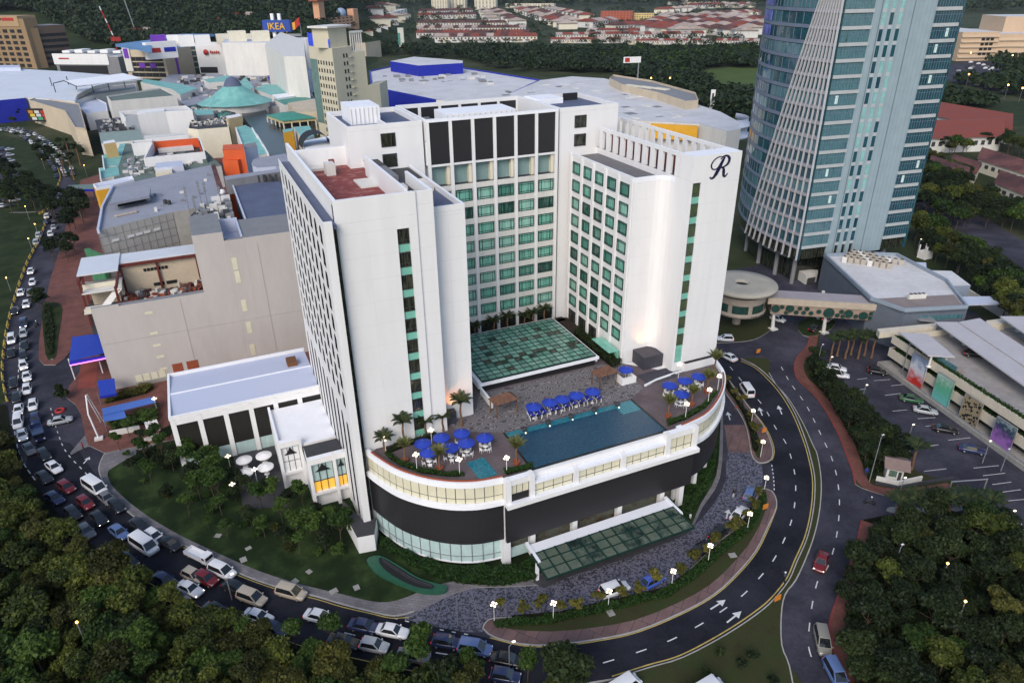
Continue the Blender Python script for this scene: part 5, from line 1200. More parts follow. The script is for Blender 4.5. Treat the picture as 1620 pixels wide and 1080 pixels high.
b = MB(); b.box(-27.6, 166, 15.75, -20, 173.4, 16.0, 0); b.box(-27.6, 162, 12.75, -23, 165.9, 13.0, 0); b.add([(-25, 163, 13.0), (-23.4, 162, 13), (-19.8, 165.5, 16.0), (-19.8, 167.5, 16.0), (-21, 167.6, 16)], [(0, 1, 2, 3, 4)]); cl_(b, 'floor_slab', [M['offwhite']])
b = MB(); b.box(-27.5, 168.6, 16.05, -21, 169, 17.0, 0); b.box(-27.5, 162.4, 13.05, -23.5, 162.8, 13.7, 0); b.box(-26.5, 170, 11.6, -21, 173.2, 15.2, 1); cl_(b, 'partition', [M['cream'], M['beige2']])
sl = MB().box(-.5, -.1, 0, .5, 0, .7).mesh('vent_slot', [M['dark']])
for i in range(7): put('vent_slot', sl, cons, (-15.2+i*.75+16, 173.98-165, 16.3), sc=(.6, 1, 1))
for i in range(2): put('vent_slot', sl, cons, (-13+i*2.7+16, 173.98-165, 12.5), sc=(2.3, 1, 1.1))
b = MB()
for z in (13.0, 17.4): b.box(-3.55, 152, z, -3.42, 163.5, z+.35, 0)
cl_(b, 'steel_edge', [M['darkred']]); b = MB(); b.box(-3.52, 152, 8.3, -3.43, 163.5, 12.98, 0).box(-3.52, 152, 13.36, -3.43, 163.5, 17.38, 0); cl_(b, 'open_floor', [M['dark']])
r_ = random.Random(5); b = MB()
for i in range(130):
 x, y = r_.uniform(-20, -4), r_.uniform(160, 173.4); s, l, h = r_.uniform(.15, 1.0), r_.uniform(.2, 1.4), r_.uniform(.1, 1.3); c, a = (x, y), r_.random()*3
 b.rbox(c, (math.cos(a), math.sin(a)), (-math.sin(a), math.cos(a)), s, l*.5, 11.5, 11.5+h, i % 4)
b.build('rubble', [M['offwhite'], M['terracotta'], M['grey'], M['brownroof']], cons, kind='stuff')
# ---- grey roofed hall with scaffolded front
gh_ = thing('grey_roofed_hall', 'mall hall with large grey flat roof over a scaffolded pale wall', 'mall', (-12, 205, 0))
RP = [(154, 364), (161, 327), (177, 295), (335, 260), (354, 312), (318, 326), (300, 330), (272, 335)]
b = MB(); P = pts(RP, 24); b.prism(P, 0, 23.9, 0, 1); b.build('wall', [mat('scaffold_sheet', (.42, .40, .37), .8, .15, .6), M['midgrey']], gh_)
b = MB(); b.wall(pts([(177, 294), (160, 327), (153, 364)], 24.4), 23.5, 24.6, .5, 0); b.build('roof_edge', M['paleroof'], gh_)
b = MB(); b.prism(pts([(174, 322), (183, 299), (238, 297), (236, 310)], 26.2), 25.6, 26.2, 0); b.prism(pts([(184, 318), (190, 302), (230, 300), (228, 308)], 25.5), 23.9, 25.5, 1); b.build('raised_roof', [M['midgrey'], M['dark']], gh_)
S0, S1 = at(154, 364, 24), at(272, 335, 24); sf = Face(S0, S1)
b = MB()
for i in range(11): sf.box(b, i*sf.w/10-.06, i*sf.w/10+.06, 8, 23.8, .02, .12)
for z in (12, 14, 16, 18, 20, 22): sf.box(b, 0, sf.w, z, z+.1, .03, .1)
b.build('scaffold', mat('scaffold_tube', (.30, .29, .27), .6, .1, 1), gh_)
lt_ = MB().box(0, -.1, 0, 1.6, 0, .6).mesh('strip_light', [M['white']])
for u in (.14, .34, .45, .56, .70): lput(gh_, 'strip_light', lt_, sf, sf.w*u, 20.4, .13)
pm_ = MB().box(.06, -.06, .05, sf.w/10-.06, -.02, 1.9).mesh('sheet_panel', [mat('sheet_panel', (.45, .43, .40), .75, .1, .8), ])
for i in range(10):
 for k in range(6): lput(gh_, 'sheet_panel', pm_, sf, i*sf.w/10, 12.05+2*k, .0)
b = MB(); sf.box(b, -1.2, -.2, 3, 18, -8, .3); b.build('green_net', mat('green_net', (.06, .20, .10), .8, .3, 1), gh_)
b = MB(); p = at(203, 340, 24);
for i in range(8): b.ball((p[0]-2.6+i*.6, p[1]+.25*i, 24.05), .75, 6, 0, .5)
b.build('sand_heap', mat('sand_heap', (.40, .34, .30), .9, .2, 1.5), gh_)
clutter(gh_, [(185, 330), (300, 290), (335, 270), (345, 300), (300, 320), (240, 335)], 24, 7, [M['steel'], M['grey'], M['offwhite']], 61, .3, 1.2, .8)
for x, y in ((262, 322), (268, 323)):
 p = at(x, y, 24); b = MB(); b.tube((p[0], p[1], 24), (p[0], p[1], 25), .5, n=8); b.build('roof_vent', M['darkgrey'], gh_)
# ---- the rest of the mall roofs
block('yellow_stair_block', 'tall yellow stair block with a white roof frame at the corner of the grey hall', 'building', [(147, 291), (209, 278), (212, 284), (176, 293), (152, 297)], 22, M['yellow'], M['paleroof'], .8, pm=M['white2'])
o = block('covered_walkway', 'green-roofed walkway with a blue fascia crossing to the yellow stair block', 'walkway', [(108, 293), (150, 291), (152, 299), (110, 300)], 6.5, M['blue'], mat('walk_roof', (.14, .20, .18), .7, .15, .5), 0, 5.6)
b = MB()
for x in (112, 130, 146): p = at(x, 297, 5.5); b.box(p[0]-.2, p[1]-.2, 0, p[0]+.2, p[1]+.2, 5.55)
b.build('post', M['grey'], o)
greenroof = mat('green_grey_roof', (.15, .20, .17), .85, .2, .2, c2=(.10, .13, .12))
o = block('cluttered_roof', 'low flat mall roof crowded with pipes behind the grey hall', 'mall', [(190, 226), (325, 238), (350, 262), (178, 296)], 9, M['offwhite'], greenroof)
clutter(o, [(198, 252), (322, 244), (336, 256), (200, 282)], 9, 130, [M['offwhite'], greenroof, M['steel'], M['grey']], 21, .6, 2.4, 1.6)
extra(o, 'plant_rack', [(246, 258), (288, 254), (290, 262), (246, 266)], 9, 12, M['paleroof']); extra(o, 'pale_hut', [(246, 268), (272, 265), (272, 272), (246, 275)], 9, 11.2, M['cream'])
o = block('orange_court', 'white walled roof court with bright orange inner walls', 'building', [(241, 223), (316, 217), (324, 240), (227, 250)], 13.5, M['white'], M['darkgrey'], 4.2, t=.6)
E_ = pts([(241.5, 224), (315, 218), (322.5, 238)], 13.4)
b = MB(); b.wall(offset(E_, -.75), 9.4, 13.45, -.1, 0); b.build('orange_wall', M['orange'], o)
extra(o, 'gallery', [(249, 232), (304, 228), (306, 233), (250, 238)], 9.3, 10.6, M['offwhite'])
block('white_stair_box', 'white stair box with a grey top beside the orange roof court', 'building', [(207.5, 227), (240, 223.5), (241, 220), (209, 223)], 14.5, M['white'], M['grey'], .7)
o = block('well_block', 'white roof block with a sunken dark plant well', 'building', [(188, 176), (294, 167), (304, 174), (262, 176.5), (217, 181), (196, 184.5)], 16, M['white'], M['darkgrey'], 2.2, t=.7)
extra(o, 'front_bay', [(216.7, 180), (260, 175), (261, 171), (217, 176)], 0, 16.3, M['white']); extra(o, 'grey_front', [(262, 176.8), (304, 174.3), (305, 173), (262, 175)], 0, 15.2, M['paleroof'])
block('long_white_hall', 'long white hall with a pale green flat roof and blank front', 'building', [(168.5, 152), (255, 139), (279, 151), (175, 160)], 17, M['offwhite'], greenroof, .8)
o = block('cream_plant_block', 'cream roof block topped with crowded dark plant', 'building', [(297, 203), (313, 205), (362, 201), (358, 189), (300, 193)], 14, M['cream'], M['darkgrey'], .9)
clutter(o, [(304, 201), (358, 197), (355, 191), (305, 195)], 13.1, 60, [M['steel'], M['darkgrey'], M['grey'], M['offwhite']], 31, .5, 1.5, 1.8)
o = block('sage_roof_hall', 'low hall with a sage green sheet roof at the mall edge', 'building', [(156.5, 210), (221.5, 205), (226.5, 221), (160, 227)], 10, M['offwhite'], mat('sage_roof', (.24, .31, .28), .7, .1, .3))
clutter(o, [(160, 200), (215, 195), (218, 204), (160, 209)], 10, 40, [M['darkgrey'], M['steel']], 33, .6, 1.8, 1.4)
o = block('service_roof', 'dark flat service roof crowded with small plant among white blocks', 'building', [(150, 190), (200, 185), (222, 204), (156, 209)], 8.5, M['grey'], M['darkgrey']); clutter(o, [(158, 193), (198, 188), (216, 203), (160, 207)], 8.5, 50, [M['offwhite'], M['steel'], M['darkgrey']], 34, .6, 1.8, 1.6)
block('white_wall_strip', 'long low white parapet wall in front of the cream plant block', 'building', [(228, 215), (294, 210), (295, 213), (229, 219)], 12, M['white'], M['offwhite'])
for px, lab in (([(161, 246), (184, 240), (193, 223), (199, 226), (188, 262), (163, 263)], 'teal roofed arcade with white gable fins, the larger of two by the forecourt'), ([(156, 266), (187, 263), (189, 277), (158, 283)], 'teal roofed arcade end with white fins next to the yellow stair block')):
 o = block('teal_arcade', lab, 'arcade', px, 9, M['offwhite'], M['teal'], 0, group='teal arcades')
 P = pts([px[0], px[-1]], 10.5); b = MB(); b.wall(P, 6, 10.5, .4, 0); b.build('gable_fin', M['white'], o)
block('cream_lift_box', 'cream box with a white top on the teal arcade', 'building', [(163, 224), (180, 221), (183, 225), (164, 228)], 15, mat('warm_cream', (.62, .42, .18), .6, .1, .5), M['white'])
o = block('orange_cube_tall', 'tall orange plant cube beside the pale blue wall', 'building', [(352, 237), (386, 236), (384, 228), (353, 229)], 29, M['orange'], M['orange'])
o = block('orange_cube_low', 'lower orange plant cube in front of the tall orange one', 'building', [(351.5, 252), (376, 253.5), (386, 249), (354, 247)], 26, M['orange'], M['orange'])
block('pale_blue_wall_block', 'tall pale blue wall block standing behind the orange cubes', 'building', [(387, 236), (406.5, 230.5), (404, 225), (385, 229)], 28, M['paleroof'], M['grey'])
o = block('round_ended_roof', 'pale blue roof with a rounded end beside the hotel', 'building', [(398, 258), (400, 253), (407, 250), (452, 243), (462, 258), (436, 263), (407, 265), (400, 262)], 26.5, M['paleroof'], M['midgrey'], .0)
o = block('teal_ridge_roof', 'long teal sheet roof with white stepped fins above the mall street', 'roof', [(372, 202), (388, 198), (398, 203), (423, 243), (408, 246), (382, 227)], 14, M['offwhite'], M['teal'])
for a_, c_ in (((372, 202), (382, 228)), ((398, 202), (406, 216)), ((405, 212), (415, 229)), ((414, 226), (424, 244))):
 b = MB(); b.wall(pts([a_, c_], 15), 13.5, 15.2, .4, 0); b.build('fin', M['white'], o)
block('cream_lift_tower', 'cream lift tower with a white flat top beside the mall street', 'building', [(357, 184), (378, 180), (382, 183.5), (361, 188)], 17, mat('warm_cream_b', (.60, .46, .26), .6, .1, .5), M['white'])
block('mall_street_roof', 'dark glazed roof over the mall street', 'roof', [(380, 172), (418, 172), (450, 205), (470, 243), (428, 246), (398, 202), (384, 184)], 5, M['darkgrey'], mat('dark_glazed_roof', (.02, .028, .026), .3, .5, .3))
pv_ = thing('food_pavilion', 'cream pavilion with a hipped teal roof and open colonnade', 'pavilion', at(462, 190, 0))
b = MB(); E = [at(420, 182.5, 9), at(447, 192, 9), at(501, 187, 9), at(470, 175.5, 9)]; rg = [at(445, 178, 11.5), at(472, 180, 11.5)]
b.add(E+rg, [(0, 1, 4), (1, 2, 5, 4), (2, 3, 5), (3, 0, 4, 5)]); b.build('roof', M['tealdark'], pv_)
cx_ = sum(p[0] for p in E)/4; cy_ = sum(p[1] for p in E)/4; E2 = [(cx_+(p[0]-cx_)*.95, cy_+(p[1]-cy_)*.95) for p in E]
b = MB(); b.wall(E2+[E2[0]], 7.6, 8.9, .3, 0); b.build('fascia', mat('fascia_cream', (.62, .50, .26), .6, .1, .5), pv_)
b = MB(); b.prism([(cx_+(p[0]-cx_)*.7, cy_+(p[1]-cy_)*.7) for p in E], 0, 7.5, 0); b.build('wall', M['darkgrey'], pv_)
for i in range(4):
 for k in range(4): p = [E2[i][j]+(E2[(i+1) % 4][j]-E2[i][j])*(k+.0)/4 for j in (0, 1)]; b = MB(); b.box(p[0]-.3, p[1]-.3, 0, p[0]+.3, p[1]+.3, 7.6); b.build('post', M['cream'], pv_)
block('ochre_kiosk', 'ochre kiosk tower with a small teal cap above the mall street', 'building', [(447, 205), (463, 203), (464, 207), (449, 210)], 14, M['yellow'], M['teal'])
block('teal_valley_roof', 'pale teal folded roof behind the hotel corner', 'roof', [(464, 201), (490, 199), (497, 214), (480, 222)], 13, M['offwhite'], M['teal'])
o = block('white_vault_hall', 'white hall with dark barrel vault roof right behind the hotel corner', 'building', [(478, 224), (520, 215), (530, 238), (486, 244)], 20, M['white'], M['white2'])
p = at(502, 233, 20); b = MB()
for k in range(10):
 a, c = math.pi*k/10, math.pi*(k+1)/10
 b.quad((p[0]+5.5*math.cos(a), p[1]-1, 20+5*math.sin(a)), (p[0]+5.5*math.cos(a), p[1]+9, 20+5*math.sin(a)), (p[0]+5.5*math.cos(c), p[1]+9, 20+5*math.sin(c)), (p[0]+5.5*math.cos(c), p[1]-1, 20+5*math.sin(c)))
b.build('vault', M['dark'], o)
# conical tent roof
dm = thing('cone_roof_hall', 'great teal conical roof with a dark glazed cap over the mall', 'hall', (*at(372, 158, 10)[:2], 0))
l, r2 = at(313, 162, 10), at(431, 158, 10); rad = math.dist(l, r2)/2; cc = ((l[0]+r2[0])/2, (l[1]+r2[1])/2, 0)
b = MB(); b.lathe([(rad, 9.6), (rad*.62, 13.2), (rad*.25, 19.0)], 16, cc, sm=False); b.build('roof', M['teal'], dm)
b = MB(); b.lathe([(rad*.25, 19.0), (rad*.2, 21.2), (rad*.12, 23.5), (.01, 24.5)], 16, cc); b.build('cap', M['blueroof'], dm)
b = MB(); b.lathe([(rad*.9, 0), (rad*.9, 9.9)], 24, cc); b.build('wall', M['offwhite'], dm)
for i, px in enumerate(([(222, 130), (228, 125), (290, 134), (313, 140), (285, 150), (272, 141)], [(322, 126), (362, 119), (368, 128), (330, 131)], [(376, 133), (388, 122), (402, 139), (392, 143)], [(403, 141), (420, 133), (436, 134), (467, 144), (462, 150), (430, 151)], [(433, 157), (470, 152), (500, 157), (480, 163), (450, 166)])):
 block('teal_mall_roof', ('long narrow teal roof at the back of the mall left of the great cone', 'small teal roof just behind the cone on its left', 'small teal roof just behind the cone on its right', 'rounded pale teal roof to the right of the cone', 'teal and green roof strip in front of the rounded pale teal roof')[i], 'roof', px, (10, 11, 12, 10, 9)[i], M['offwhite'], M['teal'] if i < 4 else M['tealdark'], group='teal mall roofs')
block('white_arched_roof', 'white arched roof in front of the rounded teal roof', 'roof', [(430, 150), (462, 147), (466, 152), (440, 156)], 10, M['white'], M['white2'])
o = block('back_mall_roof', 'grey jumble of low flat roofs at the back of the mall', 'mall', [(270, 118), (480, 118), (500, 160), (470, 168), (300, 172), (270, 150), (230, 140)], 6, M['grey'], M['midgrey'])
clutter(o, [(275, 122), (478, 122), (495, 158), (300, 168)], 6, 160, [M['offwhite'], M['grey'], M['steel'], M['darkgrey'], M['cream']], 41, 1.2, 5.0, 3.0)
block('beige_roof_deck', 'beige walled roof deck at the foot of the cream tower', 'building', [(455, 163), (500, 156), (512, 176), (470, 177)], 11, M['beige2'], M['beige2'])
o = block('mid_mall_roof', 'dark flat roof patched with plant between cone and cream block', 'mall', [(258, 176), (312, 165), (372, 178), (380, 196), (300, 196), (262, 190)], 7, M['grey'], M['darkgrey']); clutter(o, [(265, 178), (312, 170), (370, 182), (372, 192), (300, 192)], 7, 70, [M['offwhite'], M['steel'], M['tealdark']], 43, .8, 2.6, 2.0)
block('teal_link_roof', 'small ribbed teal roof at the lower left edge of the great cone', 'roof', [(306, 174), (337, 173), (338, 181), (311, 183)], 10, M['grey'], M['teal'])
# screen building and the big pale roof at the left edge
o = block('screen_building', 'tan building with a dark screen of coloured signs over the road', 'building', [(45, 158), (60, 154), (125, 164), (136, 203), (118, 201), (102, 175)], 13, M['beige2'], M['grey'], .6)
sfc = Face(at(47, 195, 2), at(104, 196, 2)); b = MB(); sfc.box(b, 0, sfc.w, 3, 10.5, -.6, .1); b.build('screen_wall', M['dark'], o)
cols = [(.5, .2, .05), (.55, .55, .5), (.4, .03, .03), (.6, .45, .05), (.5, .5, .52), (.45, .05, .04), (.55, .55, .52), (.05, .3, .15), (.5, .04, .03)]
for i, c in enumerate(cols):
 s_ = MB(); s_.box(0, -.1, 0, sfc.w*.13, 0, 1.6); lput(o, 'sign', s_.mesh('sign', [mat('sign_%d' % i, c, .5, 0)]), sfc, sfc.w*(.06+.17*(i % 3)+.03*(i//3)), 4+1.9*(2-i//3), .12)
o = block('pale_shed', 'very large pale blue-white shed roof at the left edge of the mall', 'shed', [(-90, 112), (0, 107), (100, 113), (215, 122), (150, 136), (122, 150), (118, 160), (40, 154), (-90, 160)], 13, M['offwhite'], M['whiteroof'])
extra(o, 'blue_corner', [(-60, 158), (36, 151), (40, 155), (-60, 164)], 0, 13.4, M['blue'], M['whiteroof']); extra(o, 'roof_box', [(-60, 104), (30, 103), (32, 107), (-60, 108)], 13, 16, M['paleroof'])
cn = thing('sun_canopy', 'big white tilted canopy on a dark steel frame above the mall', 'canopy', (*at(150, 140, 14)[:2], 0))
b = MB(); C4 = [at(121, 137, 19), at(101, 128, 20), at(195, 116, 21), at(226, 124, 20)]; b.poly(C4[::-1]); b.poly([(x, y, z-.3) for x, y, z in C4]); b.wall([C4[0], C4[3]], 19.1, 19.6, .2); b.build('sheet', M['white2'], cn)
for x, y in ((86, 133), (125, 139), (150, 137), (175, 134), (200, 130), (112, 131)):
 p = at(x, y+16, 8); b = MB(); b.tube((p[0], p[1], 0), (p[0], p[1], 19), .3, n=6); b.build('post', M['darkgrey'], cn)
b = MB(); a, c, e = at(84, 132, 19), at(101, 128, 20), at(121, 137, 19); b.tube(a, c, .3).tube(a, (a[0], a[1], 6), .3).tube(c, e, .3); b.build('frame', M['darkgrey'], cn)
block('canopy_hall', 'cream and grey hall under the tilted canopy', 'building', [(95, 150), (125, 140), (215, 132), (215, 140), (150, 150), (118, 160)], 11, M['offwhite'], M['grey'], .5)
block('white_annexe_block', 'pair of small white roof blocks below the tilted canopy', 'building', [(118, 158), (148, 153), (168, 163), (170, 175), (136, 180), (126, 170)], 9, M['white'], M['paleroof'], .5)
# ---- cream slab tower
ct = thing('cream_tower', 'slim cream apartment tower with blue lettering round its roof', 'tower', (0, 370, 0))
TZ = 46.0
A, B_, C_ = at(488, 73, TZ), at(525, 77, TZ), at(556, 73, TZ)
ct.location = (B_[0], B_[1], 0); fL, fR = Face(A, B_), Face(B_, C_)
bk = (A[0]+C_[0]-B_[0], A[1]+C_[1]-B_[1])
cream2 = mat('pale_cream_render', (.58, .53, .40), .65, .07, .15, stretch=(1, 1, .3))
b = MB(); b.prism([A, B_, C_, bk], 0, TZ, 0, 1); b.build('wall', [cream2, M['cream']], ct)
D1, D2, D3 = at(577, 81, TZ-3), at(590, 130, 24), at(573, 78, TZ)
b = MB(); b.prism([C_, D1, (D1[0]+bk[0]-C_[0], D1[1]+bk[1]-C_[1]), bk], 0, TZ-3, 0, 0); f3 = Face(C_, D1); e = f3.p(f3.w+8); b.prism([D1, e, (e[0]+8, e[1]+14), (D1[0]+8, D1[1]+14)], 0, 26, 0); b.build('side_wall', [cream2], ct)
b = MB(); b.prism([fR.p(1, -2), fR.p(fR.w-.5, -2), fR.p(fR.w-.5, -12), fR.p(1, -12)], TZ, TZ+9, 0); b.prism([fR.p(-1, -.5), fR.p(fR.w+2, -.5), fR.p(fR.w+2, -13), fR.p(-1, -13)], TZ+9.1, TZ+10, 1); b.build('penthouse', [cream2, M['offwhite']], ct)
b = MB()
for i in range(6): f3.box(b, i*f3.w/6, i*f3.w/6+.5, TZ-3, TZ+7, -1, -.4)
f3.box(b, 0, f3.w, TZ+6, TZ+7, -1, -.3); b.build('roof_screen', [M['offwhite']], ct)
wn = MB().box(-.55, -.08, 0, .55, .05, 1.9).mesh('window', [M['dark']])
for k in range(11):
 for u in (fR.w*.55, fR.w*.70): lput(ct, 'window', wn, fR, u, TZ-5-3.75*k, .03)
 for i in range(6): lput(ct, 'window', wn, fL, fL.w*(.36+.115*i), TZ-8.2-3.75*k, .03)
b = MB()
for k in range(11): fR.box(b, fR.w*.82, fR.w*.98, TZ-5-3.75*k, TZ-4.6-3.75*k, 0, .8)
b.build('balcony_ledge', cream2, ct)
b = MB(); fL.box(b, 0, fL.w*.3, 8, TZ-6, 0, .2); b.build('glass_bay', mat('grey_green_glass', (.13, .22, .20), .2, .2, .3), ct)
for j, (u0, n) in enumerate(((.02, 4), (.62, 4))):
 for i in range(n): b = MB(); fL.box(b, fL.w*u0+i*1.9, fL.w*u0+i*1.9+1.3, TZ+.2, TZ+(6.5 if j == 0 else 4.5)-.4*(i % 2), -.3, .1); fL.box(b, fL.w*u0+i*1.9, fL.w*u0+i*1.9+1.9, TZ+2.4, TZ+3.1, -.25, .05); b.build('blue_letter', mat('blue_letter', (.05, .10, .75), .4, 0) if 'blue_letter' not in bpy.data.materials else bpy.data.materials['blue_letter'], ct)
# ---- blue furniture store and the great white roofs
st = block('blue_store', 'huge flat-roofed white and blue store behind the hotel', 'store', [(587, 137), (584, 112), (622, 104), (735, 107), (855, 126), (800, 152), (735, 153), (690, 158)], 14, M['blue'], M['lightroof'], .9, pm=M['blue'], t=1.0)
clutter(st, [(600, 118), (730, 112), (800, 130), (720, 145), (620, 128)], 13.1, 26, [M['steel'], M['grey'], M['offwhite']], 51, 1.5, 5, 2.2)
bx = extra(st, 'upper_block', [(617, 97), (655, 90), (732, 96), (732, 100), (662, 104)], 0, 21, M['blue'], M['lightroof'])
sf2 = Face(at(588, 164, 0.5), at(700, 172, .5)); b = MB()
for i in range(14):
 p = [at(597+i*7, 150+i*2.1, 6), at(601+i*7, 151.2+i*2.1, 6)]
 f_ = Face(*p); f_.box(b, 0, f_.w, 1, 7.5, -.5, .4)
b.build('entrance_glass', M['glasspale'], st)
gr = block('white_roof_mall', 'vast pale curved mall roof behind the right wing of the hotel', 'mall', [(690, 158), (735, 152), (800, 151), (855, 127), (905, 121), (955, 124), (1010, 136), (1080, 158), (1140, 177), (1168, 192), (1172, 204), (1150, 208), (1106, 196), (1028, 192), (970, 186), (880, 178)], 17, M['offwhite'], M['lightroof'], 0)
clutter(gr, [(760, 152), (910, 128), (1080, 165), (1130, 190), (960, 190)], 17, 40, [M['lightroof'], M['grey'], M['offwhite']], 52, 1.5, 6, .9)
g0 = Face(at(1030, 192.6, 17.6), at(1105, 196.5, 17.6)); b = MB(); g0.box(b, 0, g0.w, 10.5, 16.9, -.2, 1.2); b.build('yellow_sign_band', M['yellow'], gr)
cz = at(1140, 205, 12); b = MB(); b.lathe([(13, 8), (14.5, 8.2), (14.5, 9.2), (13, 9.4), (13, 13), (14.5, 13.2), (14.5, 14), (13, 14.3), (13, 16.8)], 24, (cz[0]+4, cz[1]+6, 0), a0=-2.6, a1=.3); b.build('round_corner', M['paleroof'], gr)
ba = block('roof_car_ramp', 'tan parapet ramp house with arched cream sheds at the far edge of the white roof', 'building', [(964, 124), (970, 118), (1030, 127), (1100, 146), (1105, 158), (1085, 160), (1040, 146), (985, 134)], 21, M['beige2'], M['grey'], 1.0)
for i, x in enumerate((987, 1009, 1032)):
 q = Face(at(x, 140+i*2.5, 19), at(x+21, 143+i*2.5, 19)); b = MB(); q.box(b, 0, q.w*.95, 17, 21, -4, 0); b.build('shed', M['cream'], ba); b = MB(); q.box(b, q.w*.1, q.w*.85, 17.2, 19.4, .01, .1); b.build('opening', M['dark'], ba)
sg = thing('roadside_billboard', 'white roadside billboard on a post beyond the white roof', 'sign', at(1000, 128, 0)); q = Face(at(985, 119, 14), at(1012, 118, 14)); b = MB(); q.box(b, 0, q.w, 22, 26, 0, .5); b.build('board', M['white'], sg); b = MB(); q.box(b, 1, q.w*.35, 22.6, 25.4, -.1, -.01); q.box(b, 1, q.w*.35, 22.6, 25.4, .51, .6); b.build('red_patch', M['redpaint'], sg); p = q.p(q.w*.9); b = MB(); b.tube((*p, 0), (*p, 22), .5); b.build('post', M['steel'], sg)
sg = thing('white_totem', 'narrow white totem sign by the trees near the white roof', 'sign', at(1124, 184, 0)); q = Face(at(1121, 183, 0), at(1128, 183, 0)); b = MB(); q.box(b, 0, q.w, 2, 15, -.8, 0); b.build('board', M['white'], sg); b = MB(); q.box(b, q.w*.3, q.w*.7, 9, 13, .01, .1); b.build('mark', M['dark'], sg)
# ---- far line of shops and offices
def farbox(name, label, cat, pl, pr, depth, z, wm, rm, z0=0):
 f = Face(at(*pl, z0), at(*pr, z0)); o = thing(name, label, cat, (*f.p(f.w/2, -depth/2), z0))
 b = MB(); f.box(b, 0, f.w, z0, z, -depth, 0, 0, 1); b.build('wall', [wm, rm], o); return o, f
tan2 = mat('tan_office', (.30, .20, .11), .7, .1, .05)
o, f = farbox('tan_office', 'broad tan office block with a grid of dark windows at the far left', 'office', (-45, 108), (60, 111), 14, 47, tan2, M['darkgrey'])
b = MB(); f.box(b, f.w*.2, f.w*.93, 40, 49.5, -20, .6); b.build('top_band', mat('tan_band', (.40, .27, .15), .7, .08, .05), o)
b = MB(); f.box(b, f.w*.54, f.w*.69, 45.6, 47.6, .62, .9); b.build('dark_lettering', M['dark'], o); b = MB(); f.box(b, f.w*.70, f.w*.87, 45.2, 47.8, .62, .9); b.build('red_lettering', M['redpaint'], o)
wn2 = MB().box(0, -.4, 0, 5.4, .1, 3.0).mesh('window', [M['dark']])
for i in range(9):
 for k in range(7): lput(o, 'window', wn2, f, f.w*(.03+.105*i), 2.5+5.3*k, .05)
o2, f2_ = farbox('brown_office_wing', 'darker brown wing of the tan office with shadowed recess', 'office', (66, 110), (119, 105), 30, 40, mat('brown_office', (.12, .085, .065), .7, .1, .05), M['grey'])
for i in range(6):
 for k in range(6): lput(o2, 'window', wn2, f2_, f2_.w*(.04+.16*i), 3+5.4*k, .05, sc=(.9, 1, .9))
b = MB(); f2_.box(b, 0, f2_.w*.2, 0, 38, 0, 1.5); b.build('pier', tan2, o2)
o, f = farbox('blue_white_building', 'white roofed building with a blue glass front below the hill', 'building', (115, 80), (152, 79), 40, 24, mat('blue_front', (.05, .17, .34), .3, .2, .1), M['white'])
b = MB(); f.box(b, -2, f.w*1.5, 24.1, 30, -45, 3); b.build('white_roof', M['white2'], o); b = MB(); f.box(b, f.w*.2, f.w*.6, 26, 28, 3.01, 3.3); b.build('dark_vent', M['dark'], o)
o, f = farbox('white_box_store', 'white fronted grey box store beside the tan office', 'store', (93, 117), (193, 118), 30, 15.5, M['grey'], M['lightroof'])
b = MB(); f.box(b, -1, f.w*.85, 8.5, 18, -1, .8); b.build('white_band', M['white'], o); b = MB(); f.box(b, f.w*.05, f.w*.8, .5, 7.5, 0, .3); b.build('dark_front', M['dark'], o); b = MB(); f.box(b, f.w*.08, f.w*.24, 13.2, 14.4, .81, 1); b.build('red_lettering', M['redpaint'], o)
b = MB()
for i in range(5): f.box(b, f.w*(.05+.2*i), f.w*(.17+.2*i), 18, 20+i % 2, -20, -8)
b.build('roof_plant', [M['white']], o)
o, f = farbox('cinema_mall', 'tan mall with blue sheet roof, purple banners and a round glass end', 'mall', (205, 124), (268, 125), 40, 24, M['beige2'], mat('sky_blue_roof', (.10, .22, .42), .5, .1, .1))
b = MB(); b.prism(pts([(182, 70), (238, 63), (240, 80), (210, 74)], 31), 29, 31, 0); b.build('blue_roof', [bpy.data.materials['sky_blue_roof']], o)
for k in range(4):
 for i in range(5): lput(o, 'window_bay', MB().box(0, -.3, 0, f.w*.16, .1, 3.3).mesh('window_bay', [M['dark']]) if k+i == 0 else bpy.data.meshes['window_bay'], f, f.w*(.1+.17*i), 1.5+4.4*k, .02)
b = MB(); f.box(b, 0, f.w*.17, 6, 27, 0, 1.2); b.build('pale_pylon', M['offwhite'], o); b = MB(); f.box(b, f.w*.03, f.w*.14, 17, 25, 1.21, 1.5); b.build('purple_banner', M['purple'], o)
for u in (.33, .6): b = MB(); f.box(b, f.w*u, f.w*(u+.15), 9, 13, .4, .6); b.build('purple_banner', M['purple'], o)
wf = Face(at(236, 95, 20), at(283, 91, 20)); b = MB(); wf.box(b, 0, wf.w, 20, 33, -6, 0); b.build('white_sign_box', M['white'], o)
for u0, u1, m in ((.06, .44, M['redpaint']), (.56, .95, M['blue'])): b = MB(); wf.box(b, wf.w*u0, wf.w*u1, 25, 28.5, .02, .3); b.build('lettering', m, o)
b = MB(); q = at(268, 124, 0); b.box(q[0]-2, q[1]-2, 0, q[0]+2, q[1]+2, 21); b.build('white_column', M['white'], o); q = at(281, 122, 0); b = MB(); b.box(q[0]-3, q[1]-1, 0, q[0]+3, q[1]+1, 18); b.build('purple_banner', M['purple'], o)
q = at(304, 112, 0); b = MB(); b.lathe([(22, 0), (22, 30)], 32, q); b.build('round_end', mat('green_glass_end', (.07, .13, .12), .2, .3, .1), o); b = MB(); b.lathe([(27, 30.2), (27.5, 31.5), (.1, 33)], 32, q); b.build('round_roof', bpy.data.materials['sky_blue_roof'], o)
